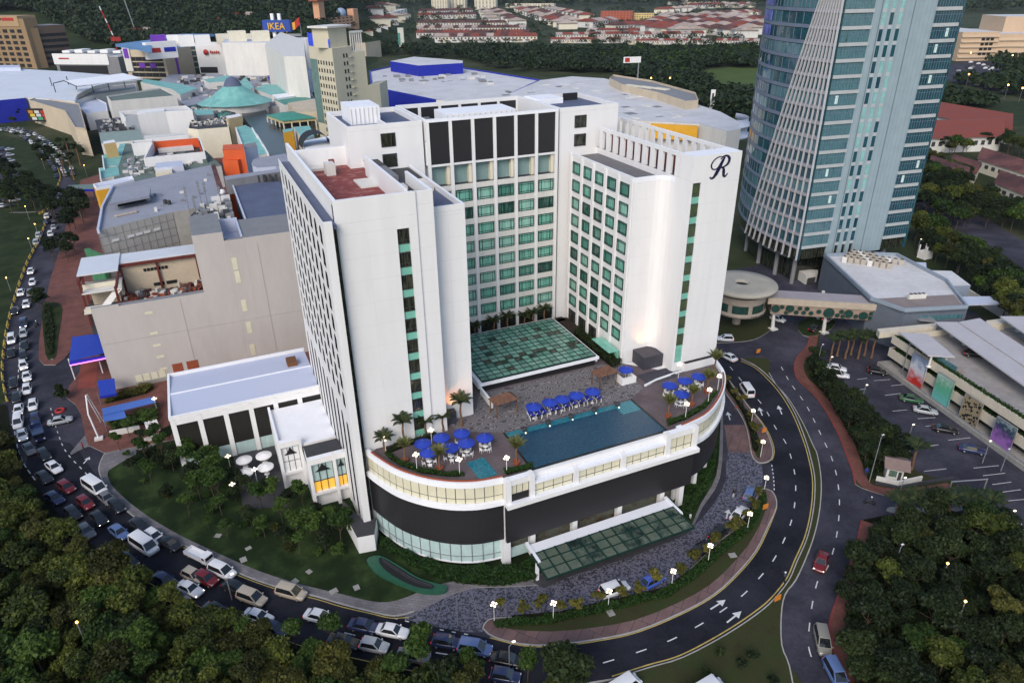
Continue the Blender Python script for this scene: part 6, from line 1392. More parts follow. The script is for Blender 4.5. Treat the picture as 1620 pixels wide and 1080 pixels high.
for k in range(5): b = MB(); b.lathe([(22.3, 4+k*5), (22.3, 5.3+k*5)], 32, q); b.build('ring_band', M['beige2'], o)
for i, x in enumerate((252, 278, 296, 322)): q = at(x, 70, 30); b = MB(); b.box(q[0]-6, q[1], 28, q[0]+6, q[1]+8, 37); b.build('roof_box', M['purple'] if i == 0 else M['white'], o)
cvw = thing('curved_white_mall', 'curved white mall front with two red signs and rows of small windows', 'mall', at(390, 118, 0))
CP = smooth(pts([(318, 121), (340, 121), (365, 121), (395, 122), (420, 120), (445, 114), (470, 110), (490, 112)], 0), 4)
b = MB(); b.wall(CP, 0, 28, 14, 0); b.build('wall', M['white'], cvw)
b = MB(); b.prism(pts([(420, 80), (445, 58), (482, 72), (484, 100), (450, 100)], 30), 0, 34, 0); b.prism(pts([(352, 76), (365, 62), (425, 62), (430, 76)], 28), 0, 32, 0, 1); b.build('rear_block', [M['offwhite'], M['paleroof']], cvw)
rw = Face(at(450, 100, 0), at(484, 100, 0)); b = MB()
for k in range(5): rw.box(b, rw.w*.06, rw.w*.94, 4+k*5.5, 6.4+k*5.5, -.2, .3)
b.build('window_band', M['steel'], cvw)
for i, x in enumerate((357, 378, 398, 415)): q = at(x, 66+i % 2*4, 30); b = MB(); b.box(q[0]-7, q[1], 28, q[0]+7, q[1]+10, 36+(i % 2)*4); b.build('roof_box', M['cream'], cvw)
for i, (x, y) in enumerate(((324, 87), (396, 89))):
 q = min(range(len(CP)-1), key=lambda k: abs((CP[k][0]/CP[k][1])-(at(x+6, y, 20)[0]/at(x+6, y, 20)[1]))); fq = Face(CP[q], CP[min(q+4, len(CP)-1)])
 s_ = MB(); s_.lathe([(2.4, 0), (2.4, .3), (.01, .3)], 12, (0, 0, 0)); sm2_ = s_.mesh('red_emblem', [M['redpaint']]); oo = lput(cvw, 'red_emblem', sm2_, fq, 0, 20.5, .9); oo.rotation_euler = (math.pi/2, 0, fq.a)
 s_ = MB()
 for k, h in enumerate((2.6, 2.0, 2.0, 2.4, 2.0)): s_.box(4+k*1.8, -.3, -1.2, 5.1+k*1.8, 0, -1.2+h)
 lput(cvw, 'red_lettering', s_.mesh('red_lettering', [M['redpaint']]), fq, 0, 20.5, .9)
WN3 = MB().box(0, -.3, 0, 3, .1, 2.2).mesh('window', [M['dark']])
for k in range(3):
 for i in range(5 if k < 2 else 8): fq = Face(CP[9+i], CP[10+i]); lput(cvw, 'window', WN3, fq, 0, 3+5*k, .1)
b = MB(); fq = Face(CP[0], CP[3]); fq.box(b, fq.w*.1, fq.w*1.8, 3, 8, .05, .4); b.build('shop_front', M['dark'], cvw)
# pylon sign and flag
py = thing('pylon_sign', 'tall white twin-legged pylon with a blue and yellow store sign', 'sign', at(449, 112, 0))
q = at(449, 112, 0); pf = Face(at(436, 112, 0), at(462, 112, 0)); m_ = pf.w/2
for t in (m_-3.6, m_+3.2):
 b = MB(); pf.box(b, t-1.4, t+1.4, 0, 50, -1.2, 1.2); b.build('leg', M['white'], py)
b = MB()
for k in range(5): pf.box(b, m_-2.1, m_+1.7, 3+k*5, 5+k*5, -1, 1)
b.build('rung', M['white'], py)
b = MB(); pf.box(b, m_-13, m_+13.5, 34.5, 44.5, -3, 3); b.build('sign_board', mat('sign_blue', (.02, .06, .30), .4, .05, .1), py)
tm = text_mesh('IKEA', 8.2, mat('sign_yellow', (.75, .42, .02), .4, 0), .3); lput(py, 'lettering', tm, pf, m_+.2, 36.6, 3.35)
fl = thing('flagpole', 'flagpole with a large red and yellow flag behind the cream tower', 'flag', at(483, 100, 0)); q = at(483, 100, 0); b = MB(); b.tube((q[0], q[1], 0), (q[0], q[1], 38), .35); b.build('pole', M['steel'], fl)
ff = Face(at(460, 100, 0), at(483, 100, 0)); b = MB()
for i in range(8):
 t0, t1 = ff.w*(i/8), ff.w*(i+1)/8; z0, z1 = 29+i*.9+math.sin(i)*.8, 29.9+i*.9+math.sin(i+1)*.8
 b.add([ff.p(t0, math.sin(i)*.8, z0), ff.p(t1, math.sin(i+1)*.8, z1), ff.p(t1, math.sin(i+1)*.8, z1+7), ff.p(t0, math.sin(i)*.8, z0+7)], [(0, 1, 2, 3)], 0 if i < 5 else 1)
b.build('cloth', [M['yellow'], M['redpaint']], fl)
fl = thing('flagpole', 'small flagpole with a blue pennant by the white wall near the cream tower', 'flag', at(478, 140, 0)); q = at(478, 140, 0); b = MB(); b.tube((q[0], q[1], 0), (q[0], q[1], 14), .2); b.build('pole', M['steel'], fl); b = MB(); b.poly([(q[0], q[1], 9), (q[0], q[1], 13), (q[0]+6, q[1]+1, 12.5)]); b.build('cloth', M['blue'], fl)
block('white_store_wall', 'white side hall with a blue roof corner below the pylon', 'building', [(428, 120), (445, 113), (492, 108), (498, 125), (455, 132)], 9, M['white'], M['lightroof'])
block('blue_store_corner', 'small bright blue roof corner below the pylon', 'building', [(424, 121), (442, 112), (450, 120), (434, 124)], 10, M['blue'], M['blue'])
# big tan building far right with parking
o, f = farbox('terraced_mall', 'large cream terraced building beyond the car park at the far right', 'mall', (1512, 97), (1570, 96), 80, 26, mat('cream_terrace', (.55, .40, .27), .7, .08, .05), M['lightroof'])
for k in range(5): b = MB(); f.box(b, 0, f.w, 3+k*4.6, 4.2+k*4.6, .02, 1.6); b.build('terrace_band', mat('cream_band', (.62, .48, .34), .7, .08, .1), o)
for k in range(4):
 for i in range(3): b = MB(); f.box(b, f.w*(.55+.12*i), f.w*(.64+.12*i), 5+k*4.4, 7.4+k*4.4, .03, .3); b.build('opening', M['dark'], o)
f9 = Face(f.p(f.w), at(1680, 78, 10)); b = MB(); f9.box(b, 0, f9.w, 0, 24, -80, 0, 0, 1); f9.box(b, f9.w*.25, f9.w*1.3, 24, 38, -70, -25, 0, 1); b.build('wing', [bpy.data.materials['cream_terrace'], M['lightroof']], o)
for k in range(3): b = MB(); f9.box(b, 0, f9.w, 7+k*5.5, 8.6+k*5.5, .02, 1.4); b.build('terrace_band', bpy.data.materials['cream_band'], o)
# ================================================================== PLANTS
def lump_crown(n, rx, rz, lumps, ls, seed, mat_, hollow=.55, zc=0.0):
 g = np.random.default_rng(seed); out = []; nr = []
 for k in range(lumps):
  a = g.uniform(0, 6.283); q = math.sqrt(g.uniform(0, 1))*.62 if k else 0; zz = g.uniform(-.35, .55)*(1-q*.5)
  c = np.array([rx*q*math.cos(a), rx*q*math.sin(a), zc+rz*zz]); r = rx*g.uniform(.30, .50)
  m = n//lumps; v = g.normal(size=(m, 3)); v /= np.linalg.norm(v, axis=1)[:, None]; v[:, 2] = np.where(v[:, 2] < -.35, -v[:, 2]*.6, v[:, 2])
  d = g.uniform(hollow, 1.08, m)[:, None]
  out.append(c+v*d*r*np.array([1, 1, .8])); nr.append(v*.6+np.array([0, 0, .45]))
 c = np.concatenate(out); s = g.uniform(ls*.6, ls*1.25, len(c))
 return leaf_mesh('crown', c, s, mat_, np.concatenate(nr), .25)
def limb_trunk(h, r, spread, seed, m=None):
 g = random.Random(seed); b = MB(); x = g.uniform(-.2, .2); y = g.uniform(-.2, .2)
 b.path([(0, 0, -.2), (x*.4, y*.4, h*.35), (x, y, h*.62)], [r, r*.8, r*.6], 7)
 for k in range(5):
  a = k*1.257+g.random()*.6; q = spread*g.uniform(.4, .8); b.path([(x, y, h*(.45+.04*k)), (x+q*.5*math.cos(a), y+q*.5*math.sin(a), h*.72), (x+q*math.cos(a), y+q*math.sin(a), h*(.85+.1*g.random()))], [r*.45, r*.32, r*.12], 5)
 return b.mesh('trunk', [m or M['trunk']])
def tree_proto(h, rx, rz, lumps, n, ls, seed, leaf, tr=.16):
 return [(limb_trunk(h, tr, rx, seed), 'trunk', (0, 0, 0)), (lump_crown(n, rx, rz, lumps, ls, seed, leaf), 'crown', (0, 0, h))]
def plant(name, proto, p, s=1.0, rz=0.0, label=None, cat='tree', group=None):
 o = thing(name, label, cat, p, group, rz); o.scale = (s, s, s*random.uniform(.9, 1.12))
 for me, nm, loc in proto: put(nm, me, o, loc)
 return o
BROAD = [tree_proto(5.6, (3.3, 2.6, 3.6)[i % 3], (2.6, 3.1, 2.1)[i % 3], (11, 7, 15)[i % 3], 2800, (.30, .24, .36)[i % 3], 100+i, LEAF[('forest', 'olive', 'mid', 'forest', 'mid', 'forest', 'olive', 'forest')[i]]) for i in range(8)]
DARKT = [tree_proto(5.0, 3.2, 2.6, 10, 2300, .30, 200+i, LEAF['dark']) for i in range(4)]
BRIGHT = [tree_proto(3.6, 1.7, 1.7, 8, 1100, .22, 300+i, LEAF['bright'], .08) for i in range(3)]
LS = [lump_crown(500, .9, .7, 6, .15, 180+i, LEAF[k]) for i, k in enumerate(('bright', 'mid', 'dark', 'olive'))]
GOLD = [tree_proto(1.5, .95, .9, 6, 520, .15, 400+i, LEAF['yellow'], .06) for i in range(3)]
def scatter(px, n, sep, seed, jitter=True):
 P = pts(px, 0); g = random.Random(seed); xs = [p[0] for p in P]; ys = [p[1] for p in P]; out = []; tries = 0
 while len(out) < n and tries < n*90:
  tries += 1; x, y = g.uniform(min(xs), max(xs)), g.uniform(min(ys), max(ys))
  if inside(x, y, P) and all((x-a)**2+(y-c)**2 > sep*sep for a, c in out): out.append((x, y))
 return out
FB = [(-60, 708), (0, 708), (26, 758), (57, 812), (104, 864), (155, 907), (210, 940), (252, 964), (377, 1018), (482, 1053), (565, 1074), (660, 1100), (770, 1118), (900, 1125), (900, 1160), (-60, 1160)]
for i, (x, y) in enumerate(scatter(FB, 172, 2.55, 1)):
 k = i % 13; pr = BROAD[i % 8] if k != 5 else DARKT[i % 4]
 plant('forest_tree', pr, (x, y, .14), random.uniform(.55, .92), random.random()*6.28, 'bushy green tree in the dense wood below the curving road', 'tree', 'trees of the wood in front of the ring road')
for i, (x, y, s, lab) in enumerate(((392, 1012, .8, 'lone bright green street tree leaning over the queue beside the pale vans'), (268, 952, .55, 'small bright tree by the ring road where the beige car waits'), (530, 1012, 1.0, 'bright street tree between the white cars on the front road'), (668, 1055, 1.25, 'large bright tree over the dark blue cars at the bottom of the road'), (630, 1075, 1.1, 'second bright tree at the bottom edge beside the silver blue car'), (745, 1075, 1.0, 'bright tree hiding the black car at the bottom road edge'), (835, 1068, .9, 'small yellow green tree beside the black car at the bottom'), (900, 1085, 1.0, 'dark rounded tree at the bottom just left of the white van'), (470, 1020, .9, 'bright tree over the beige cars on the front road'))):
 p = at(x, y+10, .1); plant('street_tree', BRIGHT[i % 3] if i != 7 else DARKT[0], p, s*1.15, i, lab, 'tree', 'street trees along the front road')
LR = [(1372, 845), (1420, 835), (1500, 838), (1590, 850), (1640, 880), (1700, 960), (1700, 1160), (1360, 1160), (1345, 1070), (1335, 1010), (1335, 970), (1352, 920), (1366, 880)]
for i, (x, y) in enumerate(scatter(LR, 120, 2.6, 2)):
 plant('forest_tree', (DARKT if i % 5 else BROAD)[i % 4], (x, y, .14), random.uniform(.5, .9), random.random()*6.28, 'dark bushy tree in the wood beside the inbound road', 'tree', 'trees of the wood right of the inbound road')
BANDT = [(1282, 575), (1296, 585), (1322, 625), (1352, 650), (1392, 690), (1425, 712), (1440, 745), (1395, 742), (1370, 745), (1352, 705), (1330, 670), (1308, 632), (1280, 600)]
for i, (x, y) in enumerate(scatter(BANDT, 46, 1.9, 3)):
 plant('hedge_tree', DARKT[i % 4], (x, y, .14), random.uniform(.45, .7), random.random()*6.28, 'dark leafy tree in the planted strip between inbound road and car park', 'tree', 'trees of the strip beside the car park')
for i, (x, y, s) in enumerate(((375, 795, .8), (340, 790, .9), (345, 765, 1.0), (372, 770, .9), (322, 752, .9), (300, 748, .8), (285, 735, .7), (415, 805, .9), (437, 798, .8), (462, 806, .9), (448, 828, .7), (492, 845, .95), (515, 872, .9), (540, 862, 1.0), (470, 850, .8), (505, 826, .8), (560, 850, .6), (250, 706, .8), (226, 700, .7), (205, 690, .7), (240, 690, .8), (270, 700, .8), (190, 712, .6), (330, 835, .35), (308, 770, 1.0), (318, 790, .9), (352, 815, .7), (275, 745, .9), (258, 725, .8), (336, 742, .9), (425, 780, .7), (480, 800, .8), (505, 855, .9), (450, 860, .7), (548, 838, .7), (525, 838, .8), (265, 790, .7), (300, 815, .7), (240, 765, .8), (398, 830, .8), (420, 850, .7), (350, 790, 1.0), (388, 780, .8), (475, 875, .7), (360, 850, .6), (212, 745, .7), (232, 730, .8), (305, 735, 1.0))):
 plant('garden_tree', (BRIGHT if i % 3 else DARKT)[i % 3], at(x, y, .16), s*(1.25 if i % 3 else .62), i*1.3, 'slender green garden tree on the hotel lawn before the white annexe', 'tree', 'garden trees on the hotel lawn')
for i, (x, y) in enumerate(((792, 967), (826, 974), (857, 967), (886, 975), (912, 967), (946, 960), (980, 950), (1012, 943), (1032, 930), (1076, 912), (1098, 893), (1116, 880), (1132, 868), (1155, 848), (1166, 838), (1180, 826), (1189, 812), (1200, 790), (1148, 612), (1160, 628), (1172, 645), (1184, 668), (1193, 690), (1200, 712))):
 plant('golden_shrub', GOLD[i % 3], at(x, y, .16), random.uniform(1.0, 1.5), i*1.7, 'small golden leaved tree in the planted island beside the driveway', 'shrub', 'golden shrubs beside the driveway')
MID = [((1440, 335), (1470, 325), (1560, 360), (1500, 365)), ((1430, 375), (1490, 385), (1570, 440), (1640, 500), (1640, 545), (1560, 480), (1475, 415)), ((1560, 460), (1640, 520), (1640, 600), (1600, 560)), ((1455, 255), (1540, 300), (1500, 320), (1448, 300)), ((1480, 235), (1560, 236), (1540, 246), (1490, 250)), ((1560, 225), (1640, 240), (1640, 262), (1580, 246)), ((1462, 300), (1530, 318), (1640, 350), (1640, 385), (1560, 350), (1470, 318))]
n_ = 0
for j, px in enumerate(MID):
 for i, (x, y) in enumerate(scatter(px, (22, 58, 24, 34, 10, 16, 36)[j], 3.6, 20+j)):
  plant('roadside_tree', (DARKT if (i+j) % 3 else BROAD)[i % 4], (x, y, 0), random.uniform(.8, 1.25), random.random()*6.28, 'dark roadside tree beyond the glass tower and car park block', 'tree', 'roadside trees behind the glass tower')
for j, (px, n, s) in enumerate((([(-10, 282), (30, 282), (66, 312), (74, 332), (40, 345), (-10, 350)], 16, 1.25), ([(78, 330), (110, 318), (138, 330), (140, 372), (112, 372), (84, 352)], 14, 1.15), ([(70, 408), (90, 396), (130, 392), (132, 412), (80, 418)], 8, .9), ([(62, 250), (88, 255), (90, 285), (66, 290)], 5, 1.0), ([(95, 232), (135, 228), (138, 258), (100, 262)], 7, .9), ([(20, 190), (60, 178), (70, 196), (24, 204)], 7, 1.0), ([(38, 488), (70, 480), (72, 500), (46, 504)], 4, .8), ([(60, 245), (105, 205), (120, 215), (90, 245)], 0, .8))):
 for i, (x, y) in enumerate(scatter(px, n, 4.5, 40+j)):
  plant('park_tree', DARKT[i % 4], (x, y, .1), s*random.uniform(.8, 1.1), random.random()*6.28, 'dark round park tree beside the road past the mall', 'tree', 'park trees along the mall road')
for i, (x, y) in enumerate(scatter([(200, 720), (330, 705), (370, 790), (480, 850), (560, 860), (570, 880), (470, 890), (330, 820), (230, 770)], 26, 2.2, 71)):
 plant('lawn_shrub', [(limb_trunk(.5, .06, .3, 170+i % 3), 'trunk', (0, 0, 0)), (LS[i % 4], 'crown', (0, 0, .6))], (x, y, .16), random.uniform(.8, 1.6), i, 'low leafy shrub growing among the garden trees on the hotel lawn', 'shrub', 'low shrubs on the hotel lawn')
# ---- undergrowth of the two woods
def undergrowth(name, px, n, seed, leaf, h=1.6):
 P = pts(px, 0); g = np.random.default_rng(seed); xs = [p[0] for p in P]; ys = [p[1] for p in P]; C_ = []
 while len(C_) < n: C_ += [(x, y) for x, y in zip(g.uniform(min(xs), max(xs), n), g.uniform(min(ys), max(ys), n)) if inside(x, y, P)]
 C_ = np.array(C_[:n]); z = .2+h*np.sqrt(g.random(n))*(.45+.55*np.abs(np.sin(C_[:, 0]*.55)*np.cos(C_[:, 1]*.47+C_[:, 0]*.2)))
 o = put(name, leaf_mesh(name, np.c_[C_, z], g.uniform(.2, .42, n), leaf, np.tile([0, 0, 1.], (n, 1)), .3)); o['kind'] = 'stuff'
undergrowth('undergrowth', FB, 26000, 61, LEAF['forest'], 2.4); undergrowth('undergrowth', LR, 17000, 62, LEAF['dark'], 2.2); undergrowth('undergrowth', BANDT, 6000, 63, LEAF['dark'], 1.6)
# ---- hedges
def hedge(name, label, px, h, n, leaf, size=.16, z=.16, cat='hedge'):
 P = pts(px, z); g = np.random.default_rng(n+int(px[0][0])); xs = [p[0] for p in P]; ys = [p[1] for p in P]; C_ = []
 while len(C_) < n:
  X, Y = g.uniform(min(xs), max(xs), 3*n), g.uniform(min(ys), max(ys), 3*n)
  C_ += [(x, y) for x, y in zip(X, Y) if inside(x, y, P)]
 C_ = np.array(C_[:n]); zz = z+h*np.sqrt(g.random(n))*(.75+.25*np.sin(C_[:, 0]*1.3+np.cos(C_[:, 1]*1.1)*2))
 org = (float(C_[:, 0].mean()), float(C_[:, 1].mean()), z)
 o = thing(name, label, cat, org); put('foliage', leaf_mesh('foliage', np.c_[C_, zz]-np.array(org), g.uniform(size*.6, size*1.3, n), leaf, np.tile([0, 0, 1.0], (n, 1)), .3), o, kind='stuff')
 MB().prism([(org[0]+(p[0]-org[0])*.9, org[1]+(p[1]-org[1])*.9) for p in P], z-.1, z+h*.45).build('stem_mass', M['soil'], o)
 return o
hedge('hedge', 'broad bright green hedge curving round the foot of the podium', [(600, 848), (625, 866), (660, 884), (710, 898), (800, 902), (843, 888), (851, 918), (790, 928), (735, 925), (690, 915), (645, 893), (603, 866)], 1.3, 9000, LEAF['hedge'], .2)
hedge('hedge', 'green planted slope beneath the dark flank of the podium on the driveway side', [(1092, 825), (1105, 795), (1128, 752), (1136, 700), (1128, 700), (1108, 735), (1085, 775), (1078, 812)], 1.0, 5000, LEAF['hedge'], .2)
hedge('hedge', 'long clipped hedge on the inner edge of the planted island', [(780, 985), (867, 977), (953, 957), (1053, 934), (1099, 900), (1145, 857), (1183, 828), (1196, 800), (1208, 780), (1213, 786), (1204, 812), (1190, 838), (1150, 872), (1104, 914), (1058, 945), (955, 970), (868, 988), (785, 994)], .9, 9000, LEAF['hedge'], .17)
hedge('hedge', 'dark clipped hedge on the small island beside the upper driveway', [(1146, 608), (1162, 630), (1176, 655), (1186, 682), (1192, 715), (1199, 716), (1197, 690), (1184, 660), (1166, 630), (1151, 606)], 1.0, 4200, LEAF['dark'], .17)
hedge('hedge', 'yellow green planting between the blue canopies and the mall wall', [(165, 640), (235, 622), (245, 614), (238, 610), (170, 632)], 1.4, 2600, LEAF['yellow'], .2)
hedge('hedge', 'bushy planting in front of the blue canopies near the annexe', [(172, 672), (240, 652), (252, 640), (250, 668), (180, 682)], 1.8, 3400, LEAF['bright'], .22)
hedge('hedge', 'dark reddish undergrowth at the edge of the hotel lawn', [(215, 715), (300, 705), (320, 735), (260, 745)], 1.2, 3500, LEAF['dark'], .2)
hedge('hedge', 'planted bed inside the forecourt island by the queue', [(70, 488), (78, 482), (86, 520), (84, 560), (78, 562), (71, 530)], .9, 2200, LEAF['dark'], .22, .3)
hedge('hedge', 'plants in the long planter beside the glazed court roof', [(905, 528), (918, 523), (985, 575), (970, 583)], 1.3, 2600, LEAF['dark'], .17, DZ+.5, 'planting')
hedge('hedge', 'green strip along the far edge of the deck below the arcade wall', [(610, 712), (640, 700), (690, 688), (690, 692), (645, 706), (613, 718)], .8, 1600, LEAF['dark'], .15, DZ, 'planting')
hedge('hedge', 'low shrubs beside the guard house and red pavement', [(1362, 725), (1395, 715), (1400, 745), (1375, 762)], .9, 2000, LEAF['dark'], .2)
hedge('hedge', 'shrub strip under the palms at the car park entrance lane', [(1380, 832), (1500, 826), (1580, 834), (1578, 842), (1500, 838), (1385, 842)], 1.1, 3600, LEAF['dark'], .2)
for px, lab in (([(608, 722), (632, 737), (666, 749), (710, 755), (735, 755), (735, 750), (710, 749), (668, 743), (636, 731), (612, 717)], 'clipped planter hedge along the curved rail at the parasol end of the deck'), ([(800, 752), (843, 741), (842, 735), (797, 745)], 'short planter hedge beside the near corner of the pool'), ([(1056, 675), (1086, 664), (1118, 645), (1136, 622), (1131, 620), (1112, 640), (1084, 657), (1054, 667)], 'clipped planter hedge along the curved rail beyond the pool')):
 hedge('planter_hedge', lab, px, .7, 1800, LEAF['hedge'], .13, DZ, 'planting')
for Q_ in (PL[2:], PR[3:-4]): MB().wall(offset(Q_, -.02), DZ, DZ+.75, .25, 0).build('planter_box', M['terracotta'], hotel)
# ---- palms: trunk and single fronds
def frond_mesh(L=1.7, droop=.9, leaf=None, wid=.34, n=9):
 b = MB(); pr = None
 for i in range(n+1):
  t = i/n; x = L*t*(1-.18*t); z = L*.42*t-droop*t*t*1.15; w = wid*math.sin(math.pi*min(1, .12+t*.9))
  q = (x, z, w)
  if pr:
   for s in (-1, 1):
    b.add([(pr[0], 0, pr[1]), (q[0], 0, q[1]), (q[0]+.14, s*q[2], q[1]-.14*q[2]-.06), (pr[0]+.14+L/n*.35, s*max(pr[2], .05), pr[1]-.14*pr[2]-.06)], [(0, 1, 2, 3)])
  pr = q
 return b.mesh('frond', [leaf])
FRD = [frond_mesh(1.7, .9, LEAF['palm']), frond_mesh(1.7, .45, LEAF['palm'])]; FRY = [frond_mesh(1.9, .8, LEAF['palmy'], .3), frond_mesh(1.9, .3, LEAF['palmy'], .3)]
def palm_trunk(h, r=.14):
 b = MB(); n = 8; b.path([(.05*math.sin(i), 0, h*i/n) for i in range(n+1)], [r*1.5 if i == 0 else r*(1.05-.3*i/n)*(1.08 if i % 2 else 1) for i in range(n+1)], 8); return b.mesh('trunk', [M['palmtrunk']])
PTR = {}
POT = MB().lathe([(.30, 0), (.42, .45), (.5, .62), (.45, .62), (.40, .5), (.01, .5)], 14).mesh('pot', [M['terracotta']])
def palm(p, h, young, label, pot=False, sc=1.0, n=15, group=None, rz=0.0, name='palm_tree'):
 o = thing(name, label, 'palm', p, group, rz); o.scale = (sc, sc, sc)
 k = round(h, 1); PTR.setdefault(k, palm_trunk(k)); put('trunk', PTR[k], o)
 if pot: put('pot', POT, o)
 F_ = FRY if young else FRD
 for i in range(n):
  e = put('frond', F_[i % 2], o, (.05*math.sin(8), 0, k-.05), i*2.4); e.rotation_euler = (0, -.25-.5*((i*7) % n)/n if not young else -.55-.5*((i*7) % n)/n, i*2.39996)
 return o
DP = [((609, 716), 2.2, 0, 0, 1.15, 'short dark palm at the corner of the deck by the left tower'), ((640, 705), 3.4, 0, 0, 1.25, 'tall dark palm behind the spiky potted palm on the deck'), ((641.4, 731), 2.6, 1, 1, 1.0, 'spiky potted palm by the parasols nearest the left tower'), ((674, 690), 2.4, 0, 0, 1.1, 'dark palm at the foot of the glazed strip of the left tower'), ((701, 681), 2.3, 0, 0, 1.1, 'dark palm against the stepped white wall beside the glowing corner'), ((730, 673), 3.2, 0, 0, 1.35, 'largest dark palm in front of the orange lit wall'), ((696, 744), 2.5, 1, 1, 1.05, 'potted palm among the parasols near the curved rail'), ((817, 735.5), 2.6, 1, 1, 1.15, 'potted palm at the near corner of the pool'), ((1056.7, 661), 2.4, 1, 1, 1.1, 'potted palm at the far corner of the pool beside the rail'), ((1094, 642), 2.4, 1, 1, 1.0, 'potted palm standing amid the far parasols'), ((1118, 622), 2.4, 1, 1, 1.15, 'potted palm by the rail beyond the far parasols'), ((1128, 600), 3.2, 1, 0, 1.2, 'yellowish palm at the outer corner of the right wing')]
for q, h, yg, pt_, s, lab in DP: palm(at(*q, DZ), h, yg, lab, bool(pt_), s, 16, 'palms on the pool deck')
for i, q in enumerate(((752, 531), (782, 524), (803, 519), (830, 512), (843, 508), (861, 504))): palm((on(*q, 1, 112.4)[0], 112.4, DZ+.5), 1.6+(i % 3)*.3, 0, 'slim palm in the planter below the windows of the middle wing', False, 1.25, 10, 'palms before the middle wing')
for i, q in enumerate(((1440, 824), (1466, 824), (1494, 825), (1524, 822), (1556, 826), (1414, 828))): palm(at(*q, .14), 2.4, 0, 'fan palm in the row beside the car park entrance lane', False, 1.7, 15, 'palms by the entrance lane', i)
palm(at(1441, 742, .14), 2.6, 0, 'lone fan palm standing beside the guard house', False, 1.7)
for i, q in enumerate(((1313, 570), (1324, 563), (1337, 567), (1346, 561), (1357, 567), (1367, 562), (1378, 566))): palm(at(*q, .1), 3.2, 0, 'palm in the clump at the head of the car park below the footbridge', False, 1.5, 15, 'palms below the footbridge', i)
for i, q in enumerate(((100, 262), (112, 252), (128, 262), (118, 285), (103, 280))): palm(at(*q, .1), 4.0, 0, 'tall feathery palm beside the mall road near the screen building', False, 2.2, 14, 'palms by the mall road', i)
plant('round_topiary', [(limb_trunk(1.0, .12, .5, 77), 'trunk', (0, 0, 0)), (lump_crown(1700, 1.9, 1.9, 9, .2, 78, LEAF['dark']), 'crown', (0, 0, 1.7))], at(98, 632, .14), 1.0, 0, 'dark round clipped tree at the corner of the mall forecourt', 'tree')
for i, (x, y) in enumerate(((1139, 1040), (1189, 1043), (1171, 1057), (1115, 1068), (1222, 1082))): plant('clipped_shrub', [(limb_trunk(.5, .06, .3, 70+i), 'trunk', (0, 0, 0)), (lump_crown(700, .75, .8, 7, .14, 80+i, LEAF['dark']), 'crown', (0, 0, .8))], at(x, y, .16), 1.1, i, 'small dark clipped shrub on the grass wedge between the roads', 'shrub', 'clipped shrubs on the grass wedge')
# ================================================================== FAR WOODS AND HOUSES
def ground_hit(x, y):
 v = _ray(x, y); h = math.hypot(v[0], v[1]); lo, hi = 250.0, 12000.0; s = lo; pv = lo
 while s < hi:
  X, Y, Z = v[0]/h*s, v[1]/h*s, H+v[2]/h*s
  if Z <= max(hill_z(X, Y), -.08):
   a, c = pv, s
   for _ in range(12):
    m_ = (a+c)/2; X, Y, Z = v[0]/h*m_, v[1]/h*m_, H+v[2]/h*m_
    if Z <= max(hill_z(X, Y), -.08): c = m_
    else: a = m_
   return (X, Y, max(hill_z(X, Y), -.08))
  pv = s; s *= 1.02
 return None
def wood(name, px, n, seed, leaf, r=(4, 7), per=42, ls=1.5, keep=None):
 g = random.Random(seed); gg = np.random.default_rng(seed); xs = [p[0] for p in px]; ys = [p[1] for p in px]; C_, S_, N_ = [], [], []; k = 0
 while k < n:
  x, y = g.uniform(min(xs), max(xs)), g.uniform(min(ys), max(ys))
  if not inside(x, y, px): continue
  k += 1; p = ground_hit(x, y)
  if p is None or (keep and not keep(x, y)): continue
  D = math.hypot(p[0], p[1]); rr = g.uniform(*r)*(1 if D < 900 else 1+(D-900)/1500)
  v = gg.normal(size=(per, 3)); v /= np.linalg.norm(v, axis=1)[:, None]; v[:, 2] = abs(v[:, 2])
  C_.append(np.array([p[0], p[1], p[2]+rr*.55])+v*gg.uniform(.6, 1.05, (per, 1))*np.array([rr, rr, rr*.85])); S_.append(np.full(per, ls*rr/5)*gg.uniform(.6, 1.2, per)); N_.append(v*.7+np.array([0, 0, .4]))
 C_, S_, N_ = np.concatenate(C_), np.concatenate(S_), np.concatenate(N_)
 o = bpy.data.objects.new(name, leaf_mesh(name, C_, S_, leaf, N_, .2)); COL.objects.link(o); o['kind'] = 'stuff'; return o
wood('belt_wood', [(588, 76), (660, 84), (720, 82), (850, 82), (1000, 84), (1100, 84), (1195, 82), (1195, 108), (1130, 108), (1095, 120), (1130, 152), (1195, 165), (1195, 205), (1150, 195), (1090, 155), (1020, 132), (960, 116), (870, 116), (790, 112), (735, 94), (620, 88), (592, 90)], 900, 5, LEAF['far'], (5, 9), 120, 1.0)
wood('hill_wood', [(-30, -20), (500, -20), (560, 4), (505, 60), (470, 90), (490, 70), (440, 60), (300, 70), (200, 85), (130, 60), (60, 20), (-30, 20)], 2100, 6, LEAF['far'], (6, 11), 85, 1.15)
wood('town_trees', [(490, 0), (1200, 2), (1200, 75), (800, 80), (590, 90), (500, 70)], 620, 7, LEAF['far'], (3.5, 6.5), 60, 1.1)
wood('skyline_wood', [(550, -24), (1210, -24), (1210, 10), (550, 12)], 900, 8, LEAF['far'], (8, 14), 50, 1.5)
wood('right_wood', [(1500, 130), (1545, 140), (1590, 150), (1640, 160), (1640, 60), (1560, 100), (1600, 125), (1540, 128)], 160, 9, LEAF['far'], (4, 7), 60)
wood('right_wood', [(1490, 12), (1640, 2), (1640, 18), (1500, 22)], 120, 10, LEAF['far'], (5, 9), 40)
